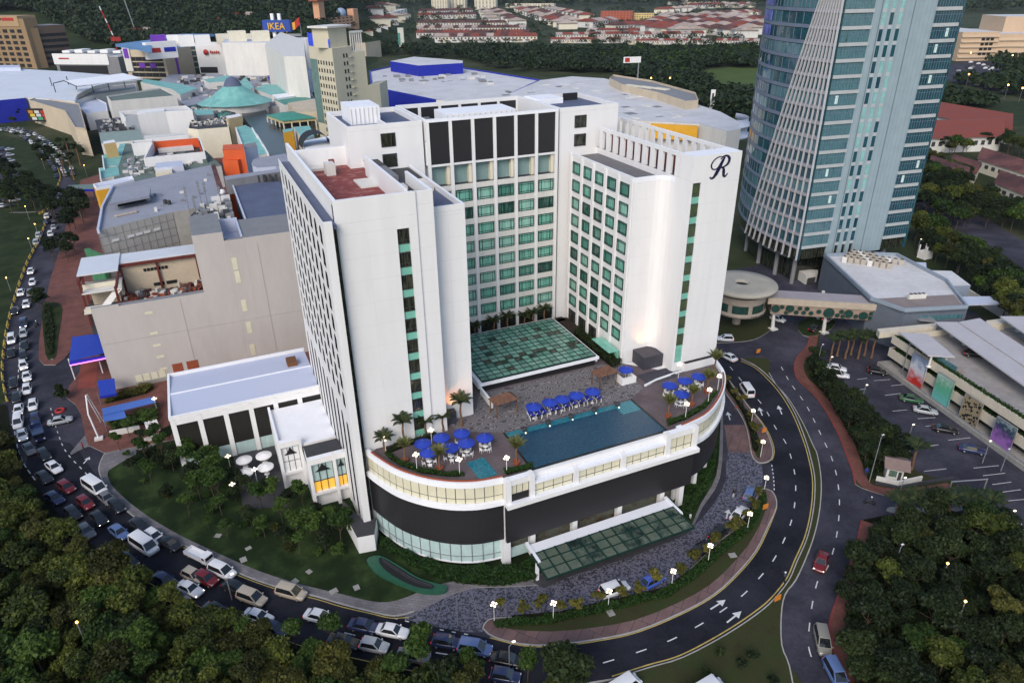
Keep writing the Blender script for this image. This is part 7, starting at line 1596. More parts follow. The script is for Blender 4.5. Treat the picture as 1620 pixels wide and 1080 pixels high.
wood('meadow_scrub', [(950, 100), (1010, 84), (1100, 84), (1195, 82), (1195, 104), (1130, 106), (1085, 118), (1100, 140), (1060, 140), (1000, 124)], 260, 14, LEAF['mid'], (4.5, 8), 120, 1.0)
wood('meadow_scrub', [(1090, 150), (1130, 152), (1195, 168), (1195, 215), (1178, 210)], 120, 11, LEAF['mid'], (3.5, 6), 70)
wood('right_wood', [(1480, 165), (1500, 150), (1570, 165), (1560, 172), (1500, 172)], 60, 12, LEAF['far'], (4, 6), 70)
def house_mesh(w, d, h, rh, wm, rm, hip=False):
 b = MB(); b.box(-w/2, -d/2, -2, w/2, d/2, h, 0); e = .7
 A_ = [(-w/2-e, -d/2-e, h-.2), (w/2+e, -d/2-e, h-.2), (w/2+e, d/2+e, h-.2), (-w/2-e, d/2+e, h-.2)]
 if hip: T_ = [(-w/4, 0, h+rh), (w/4, 0, h+rh)]; Fc = [(0, 1, 5, 4), (1, 2, 5), (2, 3, 4, 5), (3, 0, 4)]
 else: T_ = [(-w/2-e, 0, h+rh), (w/2+e, 0, h+rh)]; Fc = [(0, 1, 5, 4), (1, 2, 5), (2, 3, 4, 5), (3, 0, 4)]
 b.add(A_+T_, Fc, 1)
 for x in (-w*.25, w*.22): b.box(x-.8, -d/2-.06, h*.55, x+.8, -d/2-.01, h*.8, 2)
 b.box(-w*.1, -d/2-1.5, h*.42, w/2, -d/2-.02, h*.47, 1)
 return b.mesh('house', [wm, rm, M['dark']])
HM = {k: [house_mesh(7.5, 13, 6, 2.6, w_, r_, i) for i, w_ in ((0, M['offwhite']), (1, M['cream']))] for k, r_ in (('red', M['redroof']), ('brown', M['brownroof']), ('pale', M['paleroof2']))}
HL_ = {'red': 'red-roofed', 'brown': 'dark brown-roofed', 'pale': 'pale-roofed'}
hr = random.Random(9); NH = [0]
def row(p0, p1, n, kinds, name='terraced_house', cat='house', where='in the terraces of the far town', s=1.0, twist=0.0):
 a, c = ground_hit(*p0), ground_hit(*p1)
 if not a or not c: return
 rz = math.atan2(c[1]-a[1], c[0]-a[0])+twist; L = math.dist(a[:2], c[:2])
 for i in range(n):
  t = (i+.5)/n; x, y = a[0]+(c[0]-a[0])*t, a[1]+(c[1]-a[1])*t; k = hr.choice(kinds); sc = L/n/7.6*s if n > 3 else s
  sc = min(max(sc, .7), 3.2); put(name, HM[k][hr.random() < .3], None, (x, y, max(hill_z(x, y), -.08)), rz+(hr.uniform(-.1, .1) if twist else 0), (sc, 1.25*min(sc, 2), 1.0*min(sc, 1.7)), label='%s house %s' % (HL_[k], where), cat=cat, group='%s houses %s' % (HL_[k], where)); NH[0] += 1
for p0, p1, n, kk in (((664, 24), (746, 22), 11, ['brown']), ((662, 31), (752, 29), 11, ['brown', 'brown', 'red']), ((662, 43), (800, 43), 16, ['brown']), ((662, 52), (832, 51), 18, ['brown', 'brown', 'pale']), ((662, 60), (838, 60), 17, ['brown', 'red']), ((690, 67), (850, 66), 14, ['red', 'brown', 'pale']),
 ((766, 20), (780, 40), 4, ['brown', 'pale']), ((782, 20), (822, 44), 7, ['brown', 'pale']), ((820, 18), (902, 48), 13, ['pale', 'pale', 'red']), ((834, 17), (912, 42), 12, ['pale', 'brown']), ((868, 18), (930, 32), 10, ['pale', 'red']),
 ((872, 68), (990, 68), 16, ['red', 'red', 'pale']), ((990, 70), (1110, 70), 16, ['red', 'pale', 'red']), ((1110, 70), (1200, 71), 11, ['red', 'pale']), ((930, 54), (1010, 55), 10, ['red', 'pale', 'brown']), ((880, 62), (1000, 60), 14, ['red', 'pale', 'brown']), ((1000, 62), (1110, 60), 12, ['red', 'pale']), ((925, 44), (965, 40), 5, ['pale', 'red']), ((965, 50), (1040, 46), 8, ['red', 'brown'])): row(p0, p1, n, kk)
for p0, p1, n in (((1020, 52), (1060, 30), 5), ((1034, 56), (1082, 32), 6), ((1052, 58), (1100, 32), 6), ((1070, 60), (1118, 34), 6), ((1090, 60), (1140, 30), 7), ((1108, 58), (1160, 30), 7), ((1130, 58), (1180, 32), 6), ((1150, 60), (1200, 36), 6), ((1172, 62), (1205, 44), 4), ((1110, 30), (1195, 26), 8), ((1040, 22), (1090, 18), 5), ((580, 24), (625, 14), 4), ((590, 42), (640, 30), 4), ((575, 58), (612, 45), 3), ((1060, 8), (1150, 6), 8), ((1090, 14), (1190, 12), 8)):
 row(p0, p1, n, ['red', 'pale', 'pale', 'brown'], 'detached_house', 'house', 'among trees in the far suburb', .8, .4)
for p0, p1, n in (((350, 31), (385, 35), 2), ((388, 33), (408, 33), 1), ((372, 18), (432, 20), 3), ((346, 42), (360, 42), 1), ((400, 12), (434, 9), 2), ((196, 42), (226, 45), 2), ((228, 56), (246, 57), 1), ((56, 2), (74, 2), 2)):
 row(p0, p1, n, ['red', 'pale'], 'hillside_house', 'house', 'on the wooded hillside at the left', 1.2, .3)
def slabbox(name, label, cat, x0, x1, yb, yt, m, rm, depth=16, win=0):
 a, c = ground_hit(x0, yb), ground_hit(x1, yb); q = ((a[0]+c[0])/2, (a[1]+c[1])/2); z0 = min(a[2], c[2]); zt = zat((x0+x1)/2, yt, q)
 f = Face(a, c); o = thing(name, label, cat, (*q, z0)); b = MB(); f.box(b, 0, f.w, z0-3, zt, -depth, 0, 0, 1); b.build('wall', [m, rm], o)
 if win:
  b = MB(); nr = max(2, int((zt-z0)/3.4))
  for k in range(nr):
   for i in range(win): f.box(b, f.w*(i+.25)/win, f.w*(i+.75)/win, z0+1+k*(zt-z0)/nr, z0+2.4+k*(zt-z0)/nr, -.1, .15)
  b.build('window', M['darkgrey'], o, kind='stuff')
 return o, f, z0, zt
peach = mat('peach_render', (.62, .34, .20), .7, .08, .1)
for i, (x0, x1, yb) in enumerate(((683, 708, 16), (704, 736, 15), (751, 784, 16))): slabbox('tower_flats', ('pale high-rise flats, leftmost of three slabs on the skyline', 'pale high-rise flats, middle of three slabs on the skyline', 'pale high-rise flats, rightmost of three slabs on the skyline')[i], 'flats', x0, x1, yb, -12, M['cream'], M['offwhite'], 18, 6)
o, f, z0, zt = slabbox('peach_hall', 'peach coloured hall with a minaret and a blue-grey dome on the hillside', 'hall', 509, 566, 47, 27, peach, M['brownroof'], 22, 9)
b = MB(); f.box(b, -.5, f.w*.13, z0, zt+(zt-z0)*1.1, -8, 0); b.build('minaret', peach, o); b = MB(); f.box(b, -6, f.w*.28, zt+(zt-z0)*1.1, zt+(zt-z0)*1.5, -10, 2); b.build('minaret_head', mat('brick_red', (.32, .10, .06), .7, .15, .1), o)
b = MB(); f.box(b, f.w*.9, f.w*1.04, z0, zt+(zt-z0)*.45, -8, 1); b.build('stair_turret', peach, o); p = f.p(f.w*.76, -10); b = MB(); b.ball((p[0], p[1], zt+3), 7, 14); b.build('dome', mat('blue_grey_dome', (.25, .33, .46), .4, .1, .2), o)
o, f, z0, zt = slabbox('long_apartments', 'long cream apartment block with a red roof at the top of the far town', 'flats', 800, 876, 13, 6, M['cream'], M['redroof'], 22, 18)
o, f, z0, zt = slabbox('orange_block', 'orange-red mid-rise block beside the yellow one in the far town', 'building', 950, 1000, 33, 18, mat('brick_orange', (.42, .10, .05), .7, .1, .1), M['redroof'], 30, 10)
o, f, z0, zt = slabbox('yellow_block', 'yellow low block beside the orange-red one in the far town', 'building', 1002, 1034, 32, 21, mat('yellow_render', (.60, .46, .20), .7, .1, .1), M['brownroof'], 26, 8)
slabbox('white_villa', 'large white house with a flat front on the hill above the far town', 'house', 622, 645, 30, 17, M['white'], M['offwhite'], 14, 4)
slabbox('retaining_terrace', 'stepped tan retaining wall on the slope behind the cream tower', 'wall', 580, 604, 90, 66, M['beige2'], M['grass'], 12)
slabbox('white_villa', 'white two-storey house with small windows on the left hillside', 'house', 390, 406, 35, 25, M['white'], M['offwhite'], 12, 3)
sl = ground_hit(390, 52); b = MB(); P = [ground_hit(x, y) for x, y in ((368, 48), (395, 42), (413, 50), (408, 58), (382, 58))]
b.poly([(p[0], p[1], p[2]+1.5) for p in P]).build('bare_earth', mat('bare_earth', (.34, .17, .08), .9, .2, .1), kind='structure')
P = [ground_hit(x, y) for x, y in ((448, 24), (466, 21), (478, 25), (472, 30), (455, 31))]; b = MB(); b.poly([(p[0], p[1], p[2]+2) for p in P]).build('bare_earth', bpy.data.materials['bare_earth'], kind='structure')
for x0, y0, x1, y1, lab in ((186, 62, 157, 10, 'red and white tower crane jib, the lower of two below the hill'), (218, 48, 193, -10, 'pale lattice crane jib, the taller of two below the hill')):
 a = ground_hit(x0, y0+18); q = (a[0], a[1]); t = thing('crane', lab, 'crane', a); z0, z1 = zat(x0, y0, q), zat(x1, y1, q)
 e = on(x1, y1, 1, a[1]); b = MB(); red = y0 > 50
 for k in range(8):
  A1 = [a[0]+(e[0]-a[0])*k/8, a[1], z0+(z1-z0)*k/8]; A2 = [a[0]+(e[0]-a[0])*(k+1)/8, a[1], z0+(z1-z0)*(k+1)/8]; b.tube(A1, A2, .7, .6, 5, (k % 3 == 1) if red else 0)
 b.build('jib', [M['redpaint'] if red else M['steel'], M['white']], t); b = MB(); b.tube((a[0], a[1], a[2]), (a[0], a[1], z0), 1.0, n=5); b.box(a[0]-4, a[1]-2, z0-2, a[0]+6, a[1]+3, z0+2); b.build('mast', M['redpaint'], t)
bf = thing('floodlight_frame', 'grey steel gantry beside the meadow left of the glass tower', 'gantry', at(1160, 84, 0)); a, c = at(1155, 84, 0), at(1168, 82, 0); b = MB()
for q in (a, c): b.tube((q[0], q[1], 0), (q[0], q[1], 24), .55)
for z in (10, 17, 24): b.tube((a[0], a[1], z), (c[0], c[1], z), .45)
b.build('frame', M['steel'], bf)
sb_ = thing('hillside_sign', 'tall narrow green and white banner tower among the trees of the far town', 'sign', at(635, 76, 0)); q = Face(at(631, 77, 0), at(640, 77, 0)); b = MB(); q.box(b, 0, q.w, 1, 24, -2, 0); b.build('board', mat('pale_banner', (.55, .55, .48), .5, .1, .2), sb_); b = MB(); q.box(b, 0, q.w*.4, 4, 18, .01, .2); b.build('green_stripe', M['tealdark'], sb_)
# schools and terraces at the far right
def gable(name, label, cat, L_, R_, B_, h, rh, wm, rm):
 a, c, e = at(*L_, h), at(*R_, h), at(*B_, h); o = thing(name, label, cat, (*at(*L_, h)[:2], 0)); d = (c[0]+e[0]-a[0], c[1]+e[1]-a[1]);
 m0 = ((a[0]+e[0])/2, (a[1]+e[1])/2, h+rh); m1 = ((c[0]+d[0])/2, (c[1]+d[1])/2, h+rh)
 b = MB(); b.add([a, c, (*d, h), e, m0, m1], [(0, 1, 5, 4), (1, 2, 5), (2, 3, 4, 5), (3, 0, 4)]); b.build('roof', rm, o)
 k = lambda p: ((p[0]-m0[0]*.5-m1[0]*.5)*.94+m0[0]*.5+m1[0]*.5, (p[1]-m0[1]*.5-m1[1]*.5)*.94+m0[1]*.5+m1[1]*.5)
 b = MB(); b.prism([k(a), k(c), k(d), k(e)], 0, h-.15); b.build('wall', wm, o);
 b = MB(); f = Face(k(a), k(c)); n = max(4, int(f.w/3.5))
 for i in range(n): f.box(b, f.w*(i+.2)/n, f.w*(i+.7)/n, h*.45, h*.75, 0, .1)
 b.build('window', M['darkgrey'], o, kind='stuff'); return o
gable('school_hall', 'long red-roofed school hall, farther of two beyond the glass tower', 'school', (1478, 184), (1602, 207), (1486, 162), 7, 4, M['offwhite'], M['redroof'])
gable('school_hall', 'long red-roofed school hall with a pale wall, nearer of two beyond the glass tower', 'school', (1470, 220), (1590, 216), (1474, 190), 7, 4, M['offwhite'], M['redroof'])
for i, (l, r_, bk_) in enumerate((((1466, 268), (1530, 290), (1474, 246)), ((1545, 252), (1640, 282), (1556, 236)), ((1572, 290), (1650, 320), (1586, 272)), ((1500, 262), (1545, 276), (1510, 248)))): gable('brown_roof_house', ('low brown-roofed house row right beside the glass tower', 'brown-roofed house row at the right edge by the school', 'brown-roofed house row nearest the road at the right edge', 'short brown-roofed house between the rows right of the tower')[i], 'house', l, r_, bk_, 5, 3, M['cream'], M['brownroof'])
# the mass of parked cars in the far lot
b = MB(); rr = random.Random(12); PC = pts([(1500, 108), (1530, 99), (1600, 101), (1660, 112), (1660, 146), (1590, 144), (1510, 126)], 0)
ux = np.array(at(1600, 120, 0)[:2])-np.array(at(1520, 112, 0)[:2]); ux /= np.linalg.norm(ux); uy = np.array([-ux[1], ux[0]]); xs = [p[0] for p in PC]; ys = [p[1] for p in PC]; k = 0
while k < 700:
 i, j = rr.randint(-80, 80), rr.randint(-40, 40); q = np.array([sum(xs)/len(xs), sum(ys)/len(ys)])+ux*i*2.9+uy*j*6.2; k += 1
 if inside(q[0], q[1], PC): c = rr.choice([0, 0, 1, 2, 3, 4]); b.rbox(tuple(q), tuple(ux), tuple(uy), .85, 2.1, .06, .85, c); b.rbox(tuple(q), tuple(ux), tuple(uy), .7, 1.1, .85, 1.4, c)
b.build('far_parked_cars', [M['white'], M['grey'], M['black'], M['blue'], M['steel']], kind='stuff')
# ================================================================== VEHICLES
CW, CGR, CSI, CBK, CDB, CRD, CBL, CGN, CBE, CBZ = (.72, .72, .74, 1), (.14, .14, .15, 1), (.40, .42, .44, 1), (.012, .012, .014, 1), (.02, .03, .09, 1), (.16, .01, .012, 1), (.10, .16, .34, 1), (.03, .11, .05, 1), (.42, .36, .28, 1), (.24, .23, .19, 1)
def loft(mb, S, m=0):
 "stations (x, half width, z low, z high)"
 n = 10; V = []
 for x, w, a, c in S:
  r = min(.16, (c-a)*.3)
  V += [(x, -w*.88, a), (x, -w, a+r), (x, -w, c-r), (x, -w*.9, c-r*.25), (x, -w*.55, c), (x, w*.55, c), (x, w*.9, c-r*.25), (x, w, c-r), (x, w, a+r), (x, w*.88, a)]
 Fc = [(k*n+i, (k+1)*n+i, (k+1)*n+(i+1) % n, k*n+(i+1) % n) for k in range(len(S)-1) for i in range(n)]
 Fc += [tuple(range(n)), tuple(range((len(S)-1)*n, len(S)*n))[::-1]]
 return mb.add(V, Fc, m, True)
CAR = {
 'sedan': dict(body=[(-2.15, .66, .42, .86), (-2.05, .78, .32, .95), (-1.3, .84, .24, .98), (0, .85, .22, .95), (1.0, .84, .24, .92), (1.8, .79, .28, .80), (2.12, .64, .38, .66)], cab=(-1.62, .98, -.98, .28, .76, .58, .90, 1.44), wb=1.3, r=.31),
 'hatch': dict(body=[(-1.85, .70, .42, .9), (-1.78, .80, .32, 1.0), (-1.0, .83, .24, 1.0), (0, .83, .22, .97), (.9, .82, .24, .95), (1.6, .77, .28, .84), (1.86, .62, .38, .68)], cab=(-1.75, .92, -1.45, .22, .76, .60, .93, 1.52), wb=1.15, r=.29),
 'mpv': dict(body=[(-2.2, .74, .42, 1.0), (-2.12, .83, .32, 1.05), (-1.2, .86, .24, 1.06), (0, .86, .22, 1.04), (1.1, .85, .24, 1.0), (1.9, .80, .28, .9), (2.2, .66, .38, .72)], cab=(-2.12, 1.35, -1.9, .45, .80, .66, 1.0, 1.74), wb=1.35, r=.33),
 'van': dict(body=[(-2.3, .78, .40, 1.1), (-2.25, .84, .30, 1.15), (-1.0, .86, .24, 1.15), (0, .86, .24, 1.15), (1.2, .86, .24, 1.12), (2.1, .83, .28, 1.0), (2.3, .74, .38, .85)], cab=(-2.24, 1.95, -2.1, 1.3, .83, .74, 1.1, 1.98), wb=1.35, r=.33),
}
TY = MB().lathe([(.01, -.1), (.30, -.1), (.31, -.06), (.31, .06), (.30, .1), (.01, .1)], 12).mesh('wheel', [M['tyre']]); RM = MB().lathe([(.19, .0), (.19, .018), (.01, .03)], 8).mesh('rim', [M['chrome']])
CM = {}
def car_parts(kind):
 if kind in CM: return CM[kind]
 d = CAR[kind]; b = MB(); loft(b, d['body']); x0, x1, t0, t1, wb, wt, z0, z1 = d['cab']
 Bq = [(x0, -wb, z0-.05), (x1, -wb, z0-.05), (x1, wb, z0-.05), (x0, wb, z0-.05)]; Tq = [(t0, -wt, z1), (t1, -wt, z1), (t1, wt, z1), (t0, wt, z1)]
 b.add(Bq+Tq, [(0, 1, 5, 4), (1, 2, 6, 5), (2, 3, 7, 6), (3, 0, 4, 7)]); e = .07
 b.add([(t0, -wt, z1), (t1, -wt, z1), (t1, wt, z1), (t0, wt, z1), (t0+e*2, -wt+.1, z1+.05), (t1-e*2, -wt+.1, z1+.05), (t1-e*2, wt-.1, z1+.05), (t0+e*2, wt-.1, z1+.05)], [(0, 1, 5, 4), (1, 2, 6, 5), (2, 3, 7, 6), (3, 0, 4, 7), (4, 5, 6, 7)], 0, True)
 for s in (-1, 1): b.box(x1-.25, s*(wb+.1)-.09, z0+.02, x1-.1, s*(wb+.1)+.09, z0+.14)
 parts = [('body', b.mesh('car_body', [M['carpaint']]), None)]
 def gq(name, a, b_, c, e_, off, ins=.12):
  P = [np.array(p, float) for p in (a, b_, c, e_)]; ctr = sum(P)/4; P = [ctr+(p-ctr)*(1-ins) for p in P]; o = np.array(off)*.012
  parts.append((name, MB().poly([tuple(p+o) for p in P]).mesh(name, [M['carglass']]), None))
 gq('windscreen', Bq[1], Bq[2], Tq[2], Tq[1], (1, 0, .8)); gq('rear_window', Bq[3], Bq[0], Tq[0], Tq[3], (-1, 0, .8))
 gq('side_window', Bq[0], Bq[1], Tq[1], Tq[0], (0, -1, .3)); gq('side_window', Bq[2], Bq[3], Tq[3], Tq[2], (0, 1, .3))
 f, r_ = d['body'][-2], d['body'][1]
 for s in (-1, 1):
  parts.append(('headlight', MB().box(f[0]-.02, s*f[1]*.68-.15, f[3]-.27, f[0]+.20, s*f[1]*.68+.15, f[3]-.10).mesh('headlight', [M['white2']]), None))
  parts.append(('tail_light', MB().box(r_[0]-.10, s*r_[1]*.78-.12, r_[3]-.30, r_[0]+.02, s*r_[1]*.78+.12, r_[3]-.12).mesh('tail_light', [M['taillight']]), None))
 CM[kind] = (parts, d); return CM[kind]
def lorry_parts():
 if 'lorry' in CM: return CM['lorry']
 b = MB(); b.box(1.5, -.9, .5, 2.9, .9, 2.1, 0); b.box(-2.9, -.85, .55, 1.45, .85, .75, 0); parts = [('cab', b.mesh('lorry_cab', [M['carpaint']]), None)]
 b = MB(); b.box(-2.9, -.95, .76, 1.4, .95, .9); b.box(-2.9, -.95, .91, 1.4, -.88, 1.45).box(-2.9, .88, .91, 1.4, .95, 1.45).box(-2.9, -.87, .91, -2.83, .87, 1.45); parts.append(('cargo_bed', b.mesh('cargo_bed', [M['carpaint']]), None))
 parts.append(('windscreen', MB().box(2.89, -.8, 1.3, 2.93, .8, 1.95).mesh('windscreen', [M['carglass']]), None))
 for s in (-1, 1): parts.append(('headlight', MB().box(2.88, s*.65-.14, .75, 2.94, s*.65+.14, .95).mesh('headlight', [M['white2']]), None)); parts.append(('side_window', MB().box(1.9, s*.905-.01, 1.35, 2.6, s*.905+.01, 1.9).mesh('side_window', [M['carglass']]), None))
 CM['lorry'] = (parts, dict(wb=1.9, r=.38, body=[(0, .85, 0, 0)])); return CM['lorry']
HLIT = {}
def vehicle(kind, p, rz, color, label, group=None, lit=False, cat=None, sc=1.0):
 parts, d = lorry_parts() if kind == 'lorry' else car_parts(kind)
 nm = {'lorry': 'lorry', 'van': 'van'}.get(kind, 'car'); o = thing(nm, label, cat or nm, p, group, rz); o.scale = (sc,)*3
 for name, me, _ in parts:
  e = put(name, me, o); e.color = color
  if name == 'headlight' and lit:
   if me.name not in HLIT: m2 = me.copy(); m2.materials[0] = M['headlight']; HLIT[me.name] = m2
   e.data = HLIT[me.name]
 for sx in (-1, 1):
  for sy in (-1, 1):
   w = put('wheel', TY, o, (sx*d['wb'], sy*(d['body'][len(d['body'])//2][1]-.12), d['r'])); w.rotation_euler = (math.pi/2, 0, 0); w.scale = (d['r']/.31,)*2+(1,)
   r_ = put('rim', RM, w, (0, 0, -.105 if sy > 0 else .09)); r_.rotation_euler = (math.pi if sy > 0 else 0, 0, 0)
 return o
def heading(x, y, path):
 P = resample(smooth(pts(path, 0), 4), 200); q = at(x, y, 0); k = min(range(1, 199), key=lambda i: (P[i][0]-q[0])**2+(P[i][1]-q[1])**2)
 return math.atan2(P[k+1][1]-P[k-1][1], P[k+1][0]-P[k-1][0])
Q1 = [(85, 330), (70, 395), (52, 440), (40, 500), (32, 560), (38, 600), (36, 640), (34, 690), (60, 735), (95, 765), (140, 795), (185, 838), (240, 878), (310, 915), (390, 950), (460, 972), (540, 992), (620, 1008), (700, 1022), (760, 1032), (840, 1045)]
Q2 = [(1236, 560), (1262, 620), (1300, 690), (1325, 760), (1325, 830), (1310, 890), (1295, 940), (1290, 990), (1300, 1040), (1325, 1090)]
Q3 = [(1010, 1020), (1130, 965), (1210, 890), (1250, 800), (1235, 700), (1190, 630), (1150, 570)]
Q4 = [(900, 965), (1000, 935), (1080, 890), (1150, 830), (1185, 780), (1185, 700), (1150, 620)]
G1, G2 = 'cars queueing on the road past the mall', 'vehicles queueing on the curving front road'
for x, y, k, c, lit, lab in (
 (50, 430, 'sedan', CW, 1, 'white saloon with lit lamps second in the mall road queue below the trees'), (52.7, 448, 'hatch', CW, 0, 'white hatchback just behind the blue sign opposite the demolition bay'), (34, 464, 'sedan', CW, 1, 'white saloon beside the barrier level with the demolition bay roof'), (49, 465, 'hatch', CGR, 0, 'grey hatchback next to the white saloon by the barrier'), (43, 483, 'hatch', CW, 1, 'white hatchback with headlamps on beside the forecourt palm'), (25, 493, 'sedan', CBK, 1, 'black saloon with lamps on tight against the yellow barrier'), (38.5, 514, 'mpv', CDB, 1, 'dark blue people carrier with lit lamps in the mall road queue'), (38.5, 529, 'hatch', CSI, 0, 'silver hatchback behind the dark blue people carrier'), (20, 538.5, 'mpv', CW, 1, 'white people carrier alone in the barrier lane of the mall road'), (40, 548, 'sedan', CBK, 0, 'black saloon halfway down the mall road queue'), (19, 560, 'sedan', CBK, 0, 'black saloon in the barrier lane behind the white people carrier'), (38.5, 565, 'hatch', CBK, 0, 'black hatchback close behind the black saloon in the near lane'), (38.5, 580, 'hatch', CW, 1, 'white hatchback first of three white cars before the forecourt mouth'), (44, 597, 'sedan', CW, 1, 'white saloon in the middle of three white cars by the forecourt mouth'), (22.7, 607, 'sedan', CBK, 0, 'black saloon in the barrier lane beside the forecourt mouth'), (44.4, 618, 'hatch', CW, 0, 'white hatchback last of three white cars by the forecourt mouth'), (28, 630, 'sedan', CBK, 0, 'black saloon at the lower end of the yellow barrier'), (31, 650, 'sedan', CW, 1, 'white saloon leading three at the end of the yellow barrier'), (54, 643, 'hatch', CW, 0, 'cream white hatchback at the box junction by the forecourt'), (30.5, 670, 'mpv', CW, 0, 'white people carrier second of three below the yellow barrier'), (57.8, 665, 'hatch', CDB, 0, 'dark blue car just ahead of the dark blue lorry'), (37, 690, 'sedan', CW, 1, 'white saloon third of three below the yellow barrier'),
 (87, 741, 'sedan', CW, 0, 'white saloon alone at the start of the curve by the wood'), (107, 773, 'hatch', CRD, 0, 'dark red hatchback at the start of the curve'), (137, 798, 'hatch', CRD, 0, 'dark red car beside the wood behind the white van'), (187, 803, 'hatch', CBK, 0, 'black hatchback behind the white van beside the pavement'), (158, 822, 'sedan', CBK, 1, 'black saloon with bright lamps beside the wood on the curve'), (190, 844, 'sedan', CBL, 1, 'blue saloon with bright headlamps on the curve'), (222, 833, 'sedan', CBK, 0, 'black saloon beside the pavement ahead of the small white car'), (246, 851, 'hatch', CW, 0, 'small white hatchback by the pavement next to the pale van'), (353, 906, 'mpv', CW, 0, 'white off-roader by the pavement on the front road'), (328, 918, 'hatch', CRD, 0, 'dark red hatchback next to the white off-roader'), (302, 934, 'sedan', CW, 1, 'white saloon half under the leaning street tree'), (308, 913, 'hatch', CBE, 0, 'beige car close to the dark red hatchback'), (400, 948, 'mpv', CBE, 0, 'beige roofed people carrier on the front road'), (462, 940, 'mpv', CBE, 0, 'beige topped dark off-roader beside the pavement'), (410, 978, 'sedan', CW, 0, 'white saloon at the edge of the wood on the front road'), (507, 978, 'sedan', CW, 0, 'white saloon beside the bright street tree on the front road'),
 (578, 993, 'sedan', CDB, 0, 'dark blue saloon on the front road below the lawn'), (622, 1001, 'sedan', CW, 0, 'white saloon level with the driveway mouth'), (593, 1024, 'hatch', CSI, 0, 'silver car with reflections on its glass beside the wood'), (707, 1018, 'hatch', CDB, 0, 'dark blue hatchback behind the bright bottom tree'), (752, 1028, 'mpv', CBL, 0, 'silver blue people carrier opposite the island tip'), (803, 1046, 'sedan', CBK, 0, 'black saloon at the bottom of the front road'), (800, 1072, 'hatch', CDB, 0, 'blue hatchback at the bottom edge of the picture')):
 vehicle(k, at(x, y+2, .04), heading(x, y, Q1), c, lab, G1 if y < 700 else G2, bool(lit))
for x, y, k, c, lab in ((152, 774, 'van', CW, 'white minibus by the pavement where the curve begins'), (230, 866, 'van', CW, 'long pale minibus in the outer lane of the curve')): vehicle(k, at(x, y+2, .04), heading(x, y, Q1), c, lab, G2, False, None, 1.12)
vehicle('lorry', at(62, 690, .04), heading(62, 690, Q1)+math.pi*0, CDB, 'dark blue open lorry with a red tail beside the white saloons', None)
vehicle('lorry', at(316, 884, .04), heading(317, 885, Q1), CW, 'small white flatbed lorry by the pavement on the curve', None, sc=.8)
p, q = at(84, 671), at(112, 665); vehicle('sedan', at(97, 669, .04), math.atan2(q[1]-p[1], q[0]-p[0]), CSI, 'silver saloon crossing the junction sideways before the mall forecourt')
vehicle('sedan', at(1298, 893, .04), heading(1298, 890, Q2), CRD, 'dark red saloon with glowing headlamps alone on the inbound road', None, True)
vehicle('mpv', at(1300, 1019, .04), heading(1300, 1017, Q2), CBZ, 'champagne people carrier on the inbound road below the red saloon')
vehicle('mpv', at(1321, 1072, .04), heading(1320, 1068, Q2), CBL, 'pale blue car at the bottom edge of the inbound road')
vehicle('van', at(986, 1093, .17), .15, CW, 'white van at the bottom edge beside the grass wedge')
vehicle('van', at(1114, 1108, .17), .1, CW, 'large white van roof cut by the bottom edge on the grass wedge', sc=1.3)
vehicle('van', at(1181, 622, .04), heading(1181, 620, Q3), CW, 'white minibus on the ring road beside the upper island')
vehicle('sedan', at(1152, 568, .04), heading(1152, 567, Q3)+.5, CW, 'white saloon turning at the corner of the right wing')
vehicle('hatch', at(1147, 539, .04), 2.6, CW, 'white car by the rotunda green, mostly hidden by the right wing')
vehicle('hatch', at(1230, 508, .04), -1.2, CW, 'white hatchback beneath the near end of the footbridge')
for x, y, k, c, lab in ((1185, 785, 'hatch', CBL, 'grey blue hatchback parked at the driveway beside the island'), (1169, 817, 'sedan', CW, 'white saloon parked at the driveway edge behind the grey blue hatchback'), (972, 937, 'mpv', CW, 'pale people carrier parked beside a globe lamp on the driveway'), (1030, 924, 'sedan', (.05, .10, .42, 1), 'bright blue saloon parked on the driveway among golden shrubs'), (1137, 846, 'sedan', CBK, 'black saloon half hidden by the island shrubs, upper of two'), (1110, 872, 'sedan', CBK, 'black saloon half hidden by the island shrubs, lower of two')): vehicle(k, at(x, y, .06), heading(x, y, Q4), c, lab, 'cars parked along the driveway')
pk = math.atan2(at(1466, 640)[1]-at(1430, 634)[1], at(1466, 640)[0]-at(1430, 634)[0])
for x, y, k, c, lab in ((1322, 586, 'sedan', CW, 'white saloon in the open lot beside the planted strip, farther of two'), (1326, 596, 'sedan', CW, 'white saloon in the open lot beside the planted strip, nearer of two'), (1387, 591, 'hatch', CBK, 'black hatchback at the top of the lot by the ramp wall'), (1441, 635, 'sedan', CGN, 'dark green saloon parked below the red city banner'), (1463, 653, 'sedan', CSI, 'silver saloon parked below the green banner'), (1495, 683, 'sedan', CBK, 'black saloon parked below the perforated tan screen'), (1537, 715, 'sedan', CDB, 'dark blue saloon parked below the purple banner'), (1590, 834, 'mpv', CBK, 'black people carrier at the right edge of the lot near the palms')): vehicle(k, at(x, y, .04), pk, c, lab, 'cars in the open lot')
vehicle('sedan', at(1540, 563, 6.11), pk+.2, CBK, 'black saloon alone on the roof deck of the car park block')
for x, y, lab in ((1310, 507, 'pale car in the shade under the middle of the footbridge'), (1288, 523, 'dark car by the bed under the footbridge')): vehicle('hatch', at(x, y, .2), .3, CSI if x > 1300 else CBK, lab)
